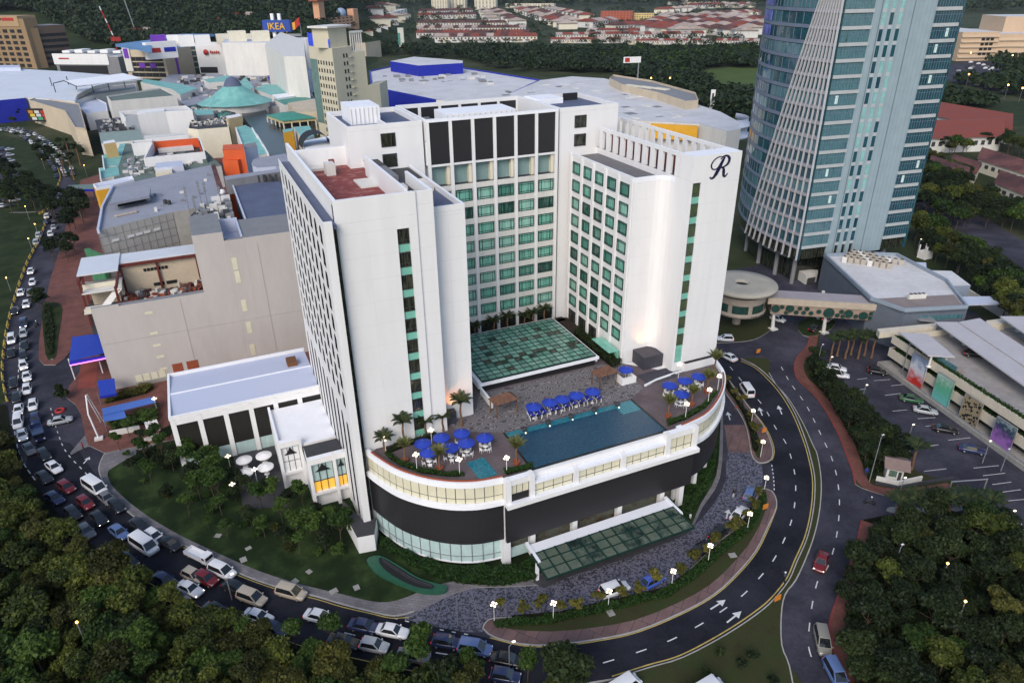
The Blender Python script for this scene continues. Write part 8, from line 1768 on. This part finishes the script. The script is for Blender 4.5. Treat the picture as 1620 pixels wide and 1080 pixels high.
for x, y, k, c in ((72, 757, 'sedan', CBK), (88, 790, 'sedan', CDB), (118, 815, 'hatch', CBK), (138, 842, 'sedan', CGR), (205, 890, 'hatch', CBK), (262, 920, 'sedan', CDB), (283, 948, 'hatch', CGR), (345, 968, 'sedan', CBK), (375, 932, 'sedan', CBK), (436, 998, 'hatch', CDB), (545, 1018, 'sedan', CBK), (655, 1040, 'sedan', CGR), (270, 862, 'sedan', CBK), (170, 790, 'sedan', CGR), (72, 722, 'hatch', CBK), (48, 712, 'sedan', CGR)):
 nm_ = {CBK: 'black', CDB: 'dark blue', CGR: 'dark grey'}[c]; vehicle(k, at(x, y+2, .04), heading(x, y, Q1), c, nm_+' car in the shaded queue along the edge of the wood', nm_+' cars in the shaded queue')
# far cars as single bodies
def mini(kind):
 parts, d = car_parts(kind); b = MB()
 mats = [M['carpaint'], M['carglass'], M['tyre']]
 for name, me, _ in parts:
  mi = 0 if name == 'body' else (1 if 'window' in name or name == 'windscreen' else 0)
  if name in ('headlight', 'tail_light'): continue
  b.add([tuple(v.co) for v in me.vertices], [tuple(p.vertices) for p in me.polygons], mi, True)
 for sx in (-1, 1): b.box(sx*d['wb']-.3, -.8, 0, sx*d['wb']+.3, .8, .5, 2)
 return b.mesh('car', mats)
MN = [mini('sedan'), mini('hatch'), mini('mpv')]; cr = random.Random(3)
NM = {CW: 'white', CSI: 'silver', CBK: 'black', CGR: 'grey', CDB: 'dark blue', CRD: 'dark red'}
def far_car(p, rz, where, group, pool):
 c = cr.choice(pool); put('car', cr.choice(MN), None, p, rz, label='%s car %s' % (NM[c], where), cat='car', group='%s %s' % (NM[c], group)).color = c
def lanes(path, lats, gap, where, group, pool=(CW, CW, CSI, CBK, CGR, CDB)):
 P = smooth(pts(path, 0), 5); L = plen(P); n = int(L/gap); Qp = resample(P, n)
 for i in range(1, n-1):
  for l in lats:
   if cr.random() < .14: continue
   a, c = Qp[i-1], Qp[i+1]; rz = math.atan2(c[1]-a[1], c[0]-a[0]); x, y = Qp[i][0]-math.sin(rz)*l+cr.uniform(-.5, .5), Qp[i][1]+math.cos(rz)*l; far_car((x, y, .04), rz+math.pi, where, group, pool)
lanes([(-10, 206), (20, 207), (45, 216), (70, 232), (88, 250), (98, 268), (106, 284)], (-3.2, 0, 3.2), 6.3, 'in the packed queue on the road past the screen building', 'cars in the packed road queue')
lanes([(104, 296), (102, 312), (88, 338), (78, 360), (70, 382), (62, 408)], (-1.4, 1.6), 7.0, 'in the queue under the big dark trees on the mall road', 'cars in the queue under the dark trees', (CW, CBK, CBK, CSI, CDB))
e0, e1 = at(2, 250), at(20, 300); rz_ = math.atan2(e1[1]-e0[1], e1[0]-e0[0])
for j in range(6):
 for i in range(11):
  x0, y0 = -22+j*9.5, 238+i*9; far_car((*at(x0+i*.9, y0, .05)[:2], .07), rz_+math.pi/2, 'parked in the lot at the left edge', 'cars parked in the left lot', (CW, CSI, CBK, CGR, CDB, CDB)) if x0+i*.9 < 25 and cr.random() < .85 else None
for x, y, lab in ((8, 1072, 'white car on the back lane at the bottom left corner'), (50, 1062, 'grey car on the back lane half under the wood')): vehicle('hatch', at(x, y, .18), 1.2, CW if x < 20 else CGR, lab)
# ================================================================== DECK FURNITURE, LAMPS, PEOPLE, SIGNS
def canopy_mesh(r, h, m, n=8):
 out = []
 for i in range(n):
  a, c = 2*math.pi*i/n, 2*math.pi*(i+1)/n; mb = MB(); T_ = (0, 0, h)
  e = [(r*math.cos(a), r*math.sin(a), 0), (r*.985*math.cos((a+c)/2), r*.985*math.sin((a+c)/2), .02), (r*math.cos(c), r*math.sin(c), 0)]
  mb.add([T_]+e+[(x, y, z-.16) for x, y, z in e], [(0, 1, 2), (0, 2, 3), (1, 4, 5, 2), (2, 5, 6, 3)]); out.append(mb)
 allb = MB()
 for mb in out: allb.add(mb.v, mb.f)
 return allb.mesh('canopy', [m])
CB, CWH = canopy_mesh(1.25, .55, M['bluecloth']), canopy_mesh(1.35, .5, M['white'])
POLE = MB().tube((0, 0, 0), (0, 0, 2.75), .03).lathe([(.28, 0), (.28, .06), (.01, .1)], 10).mesh('pole', [M['white']])
def parasol(p, label, group, c=CB):
 o = thing('parasol', label, 'parasol', p, group, p[0]); put('pole', POLE, o); put('canopy', c, o, (0, 0, 2.15)); return o
TT = MB().lathe([(.01, .70), (.46, .70), (.46, .74), (.01, .74)], 14).mesh('table_top', [M['white']]); TL_ = MB().lathe([(.3, 0), (.3, .03), (.05, .06), (.05, .7)], 8).mesh('leg', [M['white']])
cs = MB(); cs.box(-.23, -.23, .40, .23, .23, .45); CS_ = cs.mesh('seat', [M['white']])
cb_ = MB(); cb_.box(-.23, .19, .46, .23, .23, .86); CB2 = cb_.mesh('backrest', [M['white']]); CL_ = MB().box(-.02, -.02, 0, .02, .02, .4).mesh('leg', [M['white']])
cproto = thing('garden_chair', 'white garden chair', 'chair', (0, 0, -50)); put('seat', CS_, cproto); put('backrest', CB2, cproto)
for x in (-.2, .2):
 for y in (-.2, .2): put('leg', CL_, cproto, (x, y, 0))
first = [True]
def table_set(px, par_label, where, group):
 cx, cy, _ = at(px[0], px[1], DZ+2.35); p = (cx, cy, DZ)
 parasol(p, par_label, group)
 t = thing('garden_table', 'round white table under the %s' % where, 'table', (p[0]+.05, p[1], DZ), 'tables on the pool deck'); put('table_top', TT, t); put('leg', TL_, t)
 for k in range(4):
  a = k*1.571+p[0]; l = (p[0]+.78*math.cos(a), p[1]+.78*math.sin(a), DZ); lab = 'white chair under the %s' % where
  if first[0]: cproto.location = l; cproto.rotation_euler = (0, 0, a-1.571); cproto['label'] = lab; cproto['group'] = 'chairs under the %s' % where; first[0] = False
  else: dup(cproto, l, a-1.571, None, lab, 'chairs under the %s' % where)
LP_ = ((668.5, 699), (698, 690), (730, 683), (677.6, 713), (712, 705.5), (737.6, 698), (767, 690)); RP_ = ((1059.5, 607), (1084, 600), (1105.5, 593), (1078.4, 621))
LW = ('blue parasol nearest the glazed strip of the left tower', 'blue parasol beside the lamp in front of the stepped wall', 'blue parasol in front of the largest dark palm', 'blue parasol nearest the curved rail by the spiky palm', 'blue parasol partly behind the potted palm of the near deck', 'blue parasol in the middle of the near deck group', 'blue parasol of the near deck group closest to the pool')
RW = ('blue parasol beyond the pool nearest the tower kerb', 'blue parasol in the middle of the far deck group', 'blue parasol farthest out by the outer palm', 'blue parasol of the far deck group nearest the pool corner')
for q, w_ in list(zip(LP_, LW))+list(zip(RP_, RW)): table_set(q, w_, w_, 'blue parasols on the pool deck')
bar = thing('pool_bar', 'small white pool bar counter under a single blue parasol by the right wing', 'bar', at(992, 603, DZ)); b = MB(); p = at(992, 603, DZ); b.box(p[0]-1.6, p[1]-.9, DZ, p[0]+1.2, p[1]-.4, DZ+1.1).box(p[0]-1.6, p[1]-.39, DZ, p[0]-1.1, p[1]+1.2, DZ+1.1).box(p[0]+.7, p[1]-.39, DZ, p[0]+1.2, p[1]+1.0, DZ+1.1); b.build('counter', M['white'], bar)
parasol((p[0]-.1, p[1]+.4, DZ), 'single blue parasol over the white pool bar by the right wing', 'blue parasols on the pool deck')
for i, q in enumerate(((844.4, 641), (870, 634), (890, 629), (912, 623), (938, 617))):
 cx, cy, _ = at(q[0], q[1], DZ+2.35); parasol((cx, cy, DZ), ('first', 'second', 'third', 'fourth', 'fifth')[i]+' blue parasol of the lounger row counting from the left tower', 'blue parasols on the pool deck')
lf = MB()
for y in (-.3, .3): lf.box(-.95, y-.03, .30, .55, y+.03, .36); lf.box(.54, y-.03, .36, .60, y+.03, .42)
lf.box(-.95, -.3, .30, -.9, .3, .36); LF_ = lf.mesh('frame', [M['white']]); LL = MB().box(-.03, -.03, 0, .03, .03, .3).mesh('leg', [M['white']])
lc = MB(); lc.box(-.93, -.27, .365, .30, .27, .42); lc.add([(.3, -.27, .37), (.3, .27, .37), (.85, .27, .95), (.85, -.27, .95), (.26, -.27, .43), (.26, .27, .43), (.80, .27, 1.0), (.80, -.27, 1.0)], [(4, 7, 6, 5), (0, 1, 2, 3), (0, 3, 7, 4), (1, 5, 6, 2), (3, 2, 6, 7)]); LC_ = lc.mesh('cushion', [M['cushion']])
wl = MB()
for y in (-.3, .3): wl.add([(.3, y-.03, .36), (.3, y+.03, .36), (.92, y+.03, 1.05), (.92, y-.03, 1.05), (.3, y-.03, .42), (.3, y+.03, .42), (.88, y+.03, 1.08), (.88, y-.03, 1.08)], [(0, 1, 2, 3), (4, 7, 6, 5), (0, 3, 7, 4), (1, 5, 6, 2), (3, 2, 6, 7)])
WL_ = wl.mesh('back_frame', [M['white']])
for i, (x, y) in enumerate(((840, 654), (850, 652), (859, 649), (872, 645), (881, 643), (894, 639), (906, 635), (917, 632), (930, 629), (944, 626))):
 o = thing('sun_lounger', 'white framed sun lounger with blue cushion in the row between pool and court roof', 'sun lounger', at(x+1, y+7, DZ+.02), 'sun loungers beside the pool', -1.75); o.scale = (1.4,)*3
 put('frame', LF_, o); put('cushion', LC_, o); put('back_frame', WL_, o)
 for lx in (-.85, .5):
  for ly in (-.27, .27): put('leg', LL, o, (lx, ly, 0))
def gazebo(px, label, w, d, rz):
 c = at(*px, DZ); o = thing('gazebo', label, 'gazebo', c, 'gazebos by the pool', rz); b = MB(); h = 2.5
 b.add([(-w/2, -d/2, h), (w/2, -d/2, h), (w/2, d/2, h), (-w/2, d/2, h), (-w*.18, 0, h+1.0), (w*.18, 0, h+1.0)], [(0, 1, 5, 4), (1, 2, 5), (2, 3, 4, 5), (3, 0, 4)]); put('roof', b.mesh('roof', [M['thatch']]), o)
 pm2 = MB().box(-.07, -.07, 0, .07, .07, h).mesh('post', [M['wood']])
 for x in (-w*.42, w*.42):
  for y in (-d*.42, d*.42): put('post', pm2, o, (x, y, 0))
gazebo((797, 652), 'brown shingled gazebo between the left tower and the loungers', 4.2, 2.6, .1); gazebo((955, 608), 'brown shingled gazebo beside the pool bar', 4.0, 2.6, .1)
for i, (x, y) in enumerate(((829, 682), (867, 671), (903, 661), (940, 651), (976, 642))):
 o = thing('pool_urn', 'dark stone urn with a small light on the back edge of the pool', 'urn', at(x, y, DZ+.06), 'urns along the pool edge'); b = MB(); b.lathe([(.25, 0), (.35, .3), (.5, .55), (.42, .6), (.01, .55)], 12); put('bowl', b.mesh('bowl', [M['darkgrey']]), o); put('light', MB().ball((.0, -.6, .08), .11, 8).mesh('light', [M['lamp']]), o)
GLB = MB().ball((0, 0, 0), .145, 10).mesh('globe', [M['lamp']]); LPOLE = {}
def globe_lamp(p, h, label, group):
 o = thing('globe_lamp', label, 'lamp', p, group)
 if h not in LPOLE:
  b = MB(); b.tube((0, 0, 0), (0, 0, h), .05, .04, 8)
  for k in range(4): b.tube((0, 0, h-.4), (.34*math.cos(k*1.571), .34*math.sin(k*1.571), h-.2), .03)
  LPOLE[h] = b.mesh('pole', [M['white']])
 put('pole', LPOLE[h], o)
 for k in range(4): put('globe', GLB, o, (.34*math.cos(k*1.571), .34*math.sin(k*1.571), h-.05))
 put('globe', GLB, o, (0, 0, h+.25))
for q, lab in (((611, 718.5), 'white five-globe lamp at the deck corner by the short palm'), ((683.4, 704), 'white five-globe lamp behind the near parasols'), ((659.8, 743.6), 'white five-globe lamp on the curved rail left of the potted palm'), ((727.4, 751.4), 'white five-globe lamp on the rail beside the plunge pool'), ((801.7, 749), 'white five-globe lamp at the near corner of the pool'), ((1084, 662), 'white five-globe lamp on the rail by the far corner palm'), ((1119.6, 639), 'white five-globe lamp on the rail beside the far potted palm'), ((1135, 617), 'white five-globe lamp at the outermost corner of the deck'), ((1072.9, 598), 'white five-globe lamp on the kerb before the right wing')): globe_lamp(at(*q, DZ), 2.7, lab, 'globe lamps on the pool deck')
for q, lab in (((782, 983), 'five-globe lamp at the tip of the planted island'), ((875, 981), 'second five-globe lamp along the planted island from its tip'), ((962, 962), 'five-globe lamp beside the pale people carrier on the driveway'), ((1062, 930), 'five-globe lamp just past the bright blue saloon'), ((1120, 889), 'five-globe lamp between the two black saloons'), ((1182, 838), 'five-globe lamp beside the white saloon on the driveway'), ((1208, 780), 'five-globe lamp at the upper tip of the planted island'), ((1203, 722), 'five-globe lamp at the lower end of the upper island'), ((1188, 672), 'five-globe lamp halfway up the upper island'), ((373, 790), 'five-globe lamp on the lawn edge of the terrace'), ((366, 745), 'five-globe lamp between the white terrace parasols and annexe'), ((408, 766), 'five-globe lamp on the terrace beside the white parasols'), ((250, 652), 'five-globe lamp at the corner of the annexe near the mall')): globe_lamp(at(*q, .15), 3.2, lab, 'globe lamps in the hotel grounds')
tt = at(386, 726, 2.3)
for (x, y), w_ in zip(((386, 727), (417, 720), (388, 747), (420, 738)), ('far corner nearest the annexe wall', 'far corner nearest the tea room', 'lawn side corner toward the trees', 'lawn side corner toward the tea room')):
 cx, cy, _ = at(x, y, 2.45); parasol((cx, cy, .31), 'white octagonal parasol on the garden terrace at its '+w_, 'white parasols on the garden terrace', CWH); t = thing('garden_table', 'white table under the terrace parasol at its '+w_, 'table', (cx+.02, cy, .31), 'tables on the garden terrace'); put('table_top', TT, t); put('leg', TL_, t)
# street lamps
for i, (xb, yb, xt, yt, lab) in enumerate(((1292, 583, 1297, 548, 'thin lamp post in the planted strip beside the head of the lot'), (1308, 594, 1313, 570, 'thin lamp post by the two white saloons in the lot'), (1362, 640, 1366, 622, 'lamp post among the dark trees beside the lot'), (1375, 762, 1394, 693, 'tall lamp post at the red pavement by the guard house'), (1416, 804, 1425, 760, 'pale lamp post on the red-footed tip of the lane island'), (1554, 732, 1558, 708, 'lamp post on the ledge under the purple banner'), (1583, 745, 1586, 720, 'lamp post on the ledge right of the purple banner'), (1434, 705, 1434, 682, 'lamp post standing by the edge of the open lot'), (1590, 846, 1597, 832, 'lamp post by the black people carrier at the right edge'), (1546, 462, 1552, 436, 'lamp post on the wall beyond the low grey hall'), (1598, 496, 1605, 464, 'lamp post at the right edge behind the car park roofs'), (1450, 402, 1451, 380, 'lamp post in the trees right of the glass tower'), (1515, 432, 1516, 412, 'lamp post near the white kiosk behind the grey hall'), (367, 948, 365, 927, 'lamp post at the wood edge beside the white off-roader'), (806, 1058, 805, 1037, 'lamp post at the bottom road edge beside the black saloon'), (1411, 910, 1411, 863, 'pale lamp post in the dark wood right of the inbound road'))):
 p = at(xb, yb, .1); h = max(4.0, zat(xt, yt, p)); o = thing('street_lamp', lab, 'street lamp', p, 'street lamps'); b = MB(); b.tube((0, 0, 0), (0, 0, h), .09, .06, 7).tube((0, 0, h-.05), (.7, .3, h+.15), .05); put('pole', b.mesh('pole', [M['steel']]), o); b = MB(); b.box(.55, .2, h+.1, .95, .42, h+.2); put('lantern', b.mesh('lantern', [M['lamp'] if i % 3 else M['white']]), o)
# warm sodium lamps among the trees
for i, (x, y, z) in enumerate(((122, 985, 6.5), (1499, 892, 6.0), (1527, 952, 6.0), (1030, 124, 9), (1060, 124, 9), (1132, 152, 9), (1536, 84, 9), (1533, 118, 9), (1602, 88, 10), (1595, 135, 9), (1618, 140, 9), (66, 252, 5), (112, 228, 5), (123, 325, 5), (133, 262, 5), (40, 327, 5), (55, 355, 4), (10, 440, 4), (45, 378, 4), (976, 94, 9))):
 p = at(x, y, z); o = thing('sodium_lamp', 'glowing amber lamp on a thin pole among the trees', 'street lamp', (p[0], p[1], 0), 'amber lamps among the trees'); b = MB(); b.tube((0, 0, 0), (0, 0, z), .07); put('pole', b.mesh('pole', [M['steel']]), o); put('lantern', MB().ball((0, 0, z+.15), .16 if z < 8 else .55, 8).mesh('lantern', [M['amber']]), o)
# yellow barriers along the mall road
BM = MB(); BM.prism([(-.62, -.22), (.62, -.22), (.62, .22), (-.62, .22)], 0, .3, 0); BM.prism([(-.62, -.1), (.62, -.1), (.62, .1), (-.62, .1)], .3, .85, 0)
BY, BB = BM.mesh('barrier', [mat('yellow_barrier', (.50, .36, .07), .6, .15, 1)]), BM.mesh('barrier', [M['darkgrey']])
for path, nm, z in (([(74, 348), (66, 372), (52, 400), (43, 418), (33, 445), (22, 480), (15, 505), (10, 530), (6, 560), (4, 590), (7, 615), (13, 640)], 'row between the park grass and the mall road queue', .16), ([(30, 277), (42, 288), (58, 296), (74, 306), (79, 316), (76, 330), (66, 338), (56, 341)], 'curved row round the tree island by the left lot', .1), ([(92, 268), (96, 282), (90, 297), (78, 306)], 'short curved row round the oval lawn', .1)):
 P = smooth(pts(path, .1), 5); n = int(plen(P)/2.0); Qp = resample(P, n)
 for i in range(n-1):
  a, c = Qp[i], Qp[i+1]; put('barrier', BB if i % 3 == 2 else BY, None, (a[0], a[1], z), math.atan2(c[1]-a[1], c[0]-a[0]), label='%s road barrier in the %s' % ('dark' if i % 3 == 2 else 'yellow', nm), cat='barrier', group='%s barriers in the %s' % ('dark' if i % 3 == 2 else 'yellow', nm))
# orange boards on the kerbs
for x, y, lab in ((1210, 807, 'orange warning board on the planted island by the parked saloons'), (1229, 952, 'orange warning board at the tip of the grass wedge'), (1208, 686, 'orange warning board on the upper island kerb'), (1199, 560, 'orange warning board at the top of the median'), (1356, 694, 'orange warning board on the red pavement beside the dark trees')):
 p = at(x, y, .16); o = thing('warning_board', lab, 'sign', p, 'orange warning boards'); b = MB(); b.box(-.5, -.06, .35, .5, .06, 1.25); put('board', b.mesh('board', [mat('orange_board', (.62, .22, .03), .5, .1, 2) if 'orange_board' not in bpy.data.materials else bpy.data.materials['orange_board']]), o); b = MB(); b.box(-.4, -.05, 0, -.32, .05, .35).box(.32, -.05, 0, .4, .05, .35); put('leg', b.mesh('leg', [M['darkgrey']]), o)
# pale covers on the grass
for x, y, s in ((385, 885, .9), (393, 867, .7), (489, 904, .7), (467, 919, .8), (528, 935, .9), (564, 929, .8), (1189, 971, 0), (966, 969, .9), (1159, 878, .9), (345, 847, .8)):
 if s: o = MB().box(-.6*s, -.5*s, 0, .6*s, .5*s, .06).mesh('access_cover', [M['concrete']]); put('access_cover', o, None, at(x, y, .165), x, label='pale square concrete cover let into the grass', cat='cover', group='concrete covers in the grass')
# mall entrance: blue canopies, mast, low wall and water basin
bc = thing('entrance_canopy', 'large bright blue canopy with pink neon edge over the mall entrance', 'canopy', at(140, 560, 0)); b = MB(); C4 = [at(109, 572, 5.0), at(166, 558, 5.6), at(157, 527, 6.2), at(114, 533, 5.6)]; b.poly(C4).build('sheet', M['bluecloth'], bc)
b = MB(); b.wall([C4[0], C4[1]], 4.2, 5.0, .15); b.build('valance', M['blue'], bc); b = MB(); b.tube((C4[0][0], C4[0][1]-.2, 4.2), (C4[1][0], C4[1][1]-.2, 4.4), .09); b.build('neon_edge', glow('pink_neon', (1, .15, .75), 3), bc)
for q in ((119, 600), (163, 590)): p = at(*q, .14); b = MB(); b.tube((p[0], p[1], 0), (p[0], p[1], 5.1), .14); b.build('post', M['white'], bc)
b = MB(); b.prism(pts([(128, 575), (158, 568), (150, 612), (122, 616)], .2), .13, .2); b.build('entrance_mat', mat('red_forecourt', (.24, .06, .04), .7, .2, .5), bc)
sc_ = thing('side_canopy', 'small blue pitched canopy against the mall wall below the big one', 'canopy', at(170, 615, 0)); b = MB(); b.poly([at(158, 627, 3.2), at(184, 622, 3.2), at(181, 598, 3.8), at(154, 602, 3.8)]); b.build('sheet', M['bluecloth'], sc_); b = MB(); a, c = at(158, 627, 3.2), at(184, 622, 3.2); b.wall([a, c], 2.7, 3.19, .1); b.build('valance', M['blue'], sc_)
for q in ((160, 640), (183, 634)): p = at(*q, .14); b = MB(); b.tube((p[0], p[1], 0), (p[0], p[1], 3.1), .08); b.build('post', M['steel'], sc_)
for px, z, lab in (([(161, 646), (243, 627), (245, 636), (163, 656)], 2.6, 'long pale blue canopy strip beside the annexe, farther of two'), ([(162, 657), (196, 649), (200, 660), (164, 666)], 2.4, 'shorter pale blue canopy strip beside the annexe, nearer of two')):
 o = thing('canopy_strip', lab, 'canopy', (*at(*px[0], 0)[:2], 0)); b = MB(); P = pts(px, z); b.prism(P, z-.15, z); b.build('sheet', mat('pale_blue_canvas', (.07, .16, .50), .6, .1, 1) if 'pale_blue_canvas' not in bpy.data.materials else bpy.data.materials['pale_blue_canvas'], o)
 for p in P: b = MB(); b.tube((p[0]*.99+P[0][0]*.01, p[1], .1), (p[0]*.99+P[0][0]*.01, p[1], z-.16), .07); b.build('post', M['steel'], o)
o = thing('white_mast_frame', 'white leaning mast frame at the mall forecourt by the junction', 'mast', at(157, 695, .14)); p = at(157, 695, .14); t_ = zat(146, 632, p); q = at(160, 668, .14); b = MB(); b.tube(p, (p[0]-.6, p[1]+1.0, t_*.62), .16).tube((p[0]-.6, p[1]+1.0, t_*.62), (p[0]-.3, p[1]+2.4, t_), .14).tube((p[0]-.3, p[1]+2.4, t_), q, .1).tube((p[0]-.1, p[1]+2.6, t_), (q[0]+.5, q[1], q[2]), .08); b.build('tube_frame', M['white'], o); b = MB(); b.box(p[0]-.7, p[1]-.5, .14, p[0]+.7, p[1]+.5, .6); b.build('base', M['offwhite'], o)
o = thing('terrace_steps', 'pale garden stair and retaining walls at the corner of the annexe', 'stairs', at(245, 690, .14)); b = MB(); b.wall(pts([(175, 690), (222, 681)], .2), .1, 1.2, .4); b.wall(pts([(230, 700), (264, 688)], .2), .1, 1.0, .4); b.build('wall', M['offwhite'], o)
b = MB(); a, c = at(234, 686, .2), at(254, 680, .2); f = Face(a, c)
for k in range(6): f.box(b, 0, f.w, .14, .5+k*.2, -(k+1)*.4, -k*.4)
b.build('steps', M['white'], o)
wf_ = thing('water_feature', 'curved dark cascade basin with green tiled rim at the foot of the podium', 'fountain', at(640, 910, .15));
OUT = [(580, 885), (600, 878), (628, 892), (660, 912), (690, 922), (706, 926), (703, 935), (670, 936), (630, 922), (596, 905)]; b = MB(); b.prism(smooth(pts(OUT, .6), 3, True), .1, .6, 0); b.build('rim', mat('green_tile', (.025, .10, .06), .3, .2, 2), wf_)
b = MB(); b.prism(smooth(pts([(602, 881), (626, 894), (656, 913), (684, 924), (682, 931), (654, 926), (622, 910), (602, 893)], .62), 3, True), .3, .64, 0); b.build('basin', M['dark'], wf_)
for k in range(3): b = MB(); b.wall(smooth(pts([(604+k*1, 884+k*3), (624, 897+k*3), (654, 916+k*3), (683, 926+k*2)], .64), 4), .5, .70-.05*k, .12); b.build('step', M['darkgrey'], wf_)
# people and motorcycles
def person_mesh(shirt, trousers):
 b = MB(); P = lambda x, y, z: (x, y, z)
 b.path([P(.1, 0, .02), P(.1, .04, .45), P(.08, 0, .88)], [.06, .065, .09], 6, 1).path([P(-.1, .12, .02), P(-.1, .02, .45), P(-.08, 0, .88)], [.06, .065, .09], 6, 1)
 b.lathe([(.13, .84), (.17, 1.0), (.15, 1.15), (.20, 1.38), (.12, 1.47), (.06, 1.5)], 10, (0, 0, 0), 0); b.path([P(.2, 0, 1.4), P(.27, .05, 1.12), P(.25, -.1, .88)], [.055, .045, .035], 6, 0).path([P(-.2, 0, 1.4), P(-.27, 0, 1.12), P(-.25, -.05, .88)], [.055, .045, .035], 6, 0)
 b.tube((0, 0, 1.48), (0, 0, 1.56), .055, n=6, m=2).ball((0, 0, 1.66), .115, 10, 2, 1.15).lathe([(.12, 1.66), (.11, 1.74), (.06, 1.79), (.01, 1.8)], 10, (0, .015, 0), 3)
 for s in (-.25, .25): b.ball((s, -.08, .84), .045, 6, 2)
 return b.mesh('person', [mat('shirt', shirt, .8, 0), mat('trousers', trousers, .8, 0), M['skin'], M['dark']])
for i, (x, y, z, sh, tr, lab) in enumerate(((1160, 786, .06, (.02, .02, .03), (.6, .6, .62), 'person in dark top standing on the driveway setts'), (1091, 825, .16, (.65, .65, .66), (.04, .04, .05), 'person in white top by the podium shrubs near the canopy'), (1369, 752, .17, (.03, .05, .30), (.05, .05, .08), 'person in blue on the red pavement by the guard house'), (1163, 652, .17, (.30, .08, .05), (.05, .05, .06), 'person in red walking on the upper island path'), (133, 712, .16, (.40, .05, .06), (.05, .05, .06), 'person in red on the paved corner by the junction'), (980, 880, .17, (.5, .5, .5), (.03, .03, .04), 'person in pale top waiting in front of the entrance canopy'))):
 put('person', person_mesh(sh, tr), None, at(x, y, z), i*1.1, label=lab, cat='person')
def moto(p, rz, lab):
 o = thing('motorcycle', lab, 'motorcycle', p, None, rz); wm_ = MB().lathe([(.18, -.05), (.29, -.05), (.29, .05), (.18, .05)], 12).mesh('wheel', [M['tyre']])
 for x in (-.6, .6): w = put('wheel', wm_, o, (x, 0, .29)); w.rotation_euler = (math.pi/2, 0, 0)
 b = MB(); b.path([(-.6, 0, .45), (-.1, 0, .55), (.35, 0, .7), (.6, 0, .45)], [.08, .16, .12, .06], 7).tube((.42, -.3, .98), (.42, .3, .98), .025); put('body', b.mesh('body', [M['darkgrey']]), o); put('seat', MB().box(-.55, -.12, .62, .05, .12, .74).mesh('seat', [M['dark']]), o)
 q = Matrix.Rotation(rz, 3, 'Z') @ Vector((-.15, 0, 0)); b = MB()
 for s in (-.13, .13): b.path([(0, s, .72), (.35, s*1.3, .62), (.22, s*1.4, .22)], [.09, .07, .05], 6, 1); b.path([(.02, s*1.5, 1.2), (.25, s*1.9, 1.0), (.5, s*2.0, 1.02)], [.055, .045, .035], 6, 0); b.ball((.53, s*2.0, 1.02), .045, 6, 2)
 b.lathe([(.14, .7), (.17, .85), (.2, 1.18), (.1, 1.29), (.05, 1.32)], 10, (0, 0, 0), 0); b.ball((.04, 0, 1.45), .14, 10, 3)
 put('person', b.mesh('person', [mat('jacket', (.05, .06, .10), .8, 0), mat('rider_trousers', (.03, .03, .04), .8, 0), M['skin'], M['white']]), None, (p[0]+q.x, p[1]+q.y, p[2]), rz, label='person in white helmet riding the '+lab, cat='person')
moto(at(1375, 797, .04), 2.4, 'motorcycle crossing the car park entrance'); moto(at(1240, 916, .06), .9, 'motorcycle at the yellow line of the ring road'); moto(at(59, 516, .04), -1.9, 'motorcycle beside the forecourt kerb')
ks = thing('white_kiosk', 'small white roofless kiosk behind the grey hall', 'kiosk', at(1462, 408, 0)); p = at(1462, 408, 0); b = MB()
for x, y in ((-1.4, -1.2), (1.4, -1.2), (1.4, 1.2), (-1.4, 1.2)): b.box(p[0]+x-.15, p[1]+y-.15, 0, p[0]+x+.15, p[1]+y+.15, 4)
b.box(p[0]-1.5, p[1]-1.3, 0, p[0]+1.5, p[1]+1.3, 2.2); b.build('wall', M['white'], ks)
fw = thing('roadside_wall', 'long pale retaining wall beyond the low grey hall', 'wall', at(1540, 470, 0)); b = MB(); b.wall(pts([(1528, 458), (1560, 478), (1600, 502), (1660, 535)], 1.5), 0, 1.9, .5); b.build('wall_face', M['offwhite'], fw)
tx = thing('red_flower_ring', 'small red ring planter on the junction by the forecourt', 'planter', at(95, 650, .05)); b = MB(); b.lathe([(.9, 0), (.9, .35), (.55, .35), (.55, .2)], 16, at(95, 650, .05)); b.build('ring', M['redpaint'], tx)
# ------------------------------------------------------------------ the air
hz = MB().box(-9400, -1200, -4.0, 9400, 14500, 260).mesh('haze', [])
hm = bpy.data.materials.new('haze'); hm.use_nodes = True; t_ = hm.node_tree; t_.nodes.clear()
vp = t_.nodes.new('ShaderNodeVolumePrincipled'); vp.inputs['Color'].default_value = (.80, .86, .95, 1); vp.inputs['Density'].default_value = .000035; vp.inputs['Anisotropy'].default_value = .2
ou = t_.nodes.new('ShaderNodeOutputMaterial'); t_.links.new(vp.outputs[0], ou.inputs['Volume']); hz.materials.append(hm)
o = put('haze', hz); o['kind'] = 'stuff'
SC.cycles.volume_bounces = 0; SC.cycles.volume_step_rate = 1
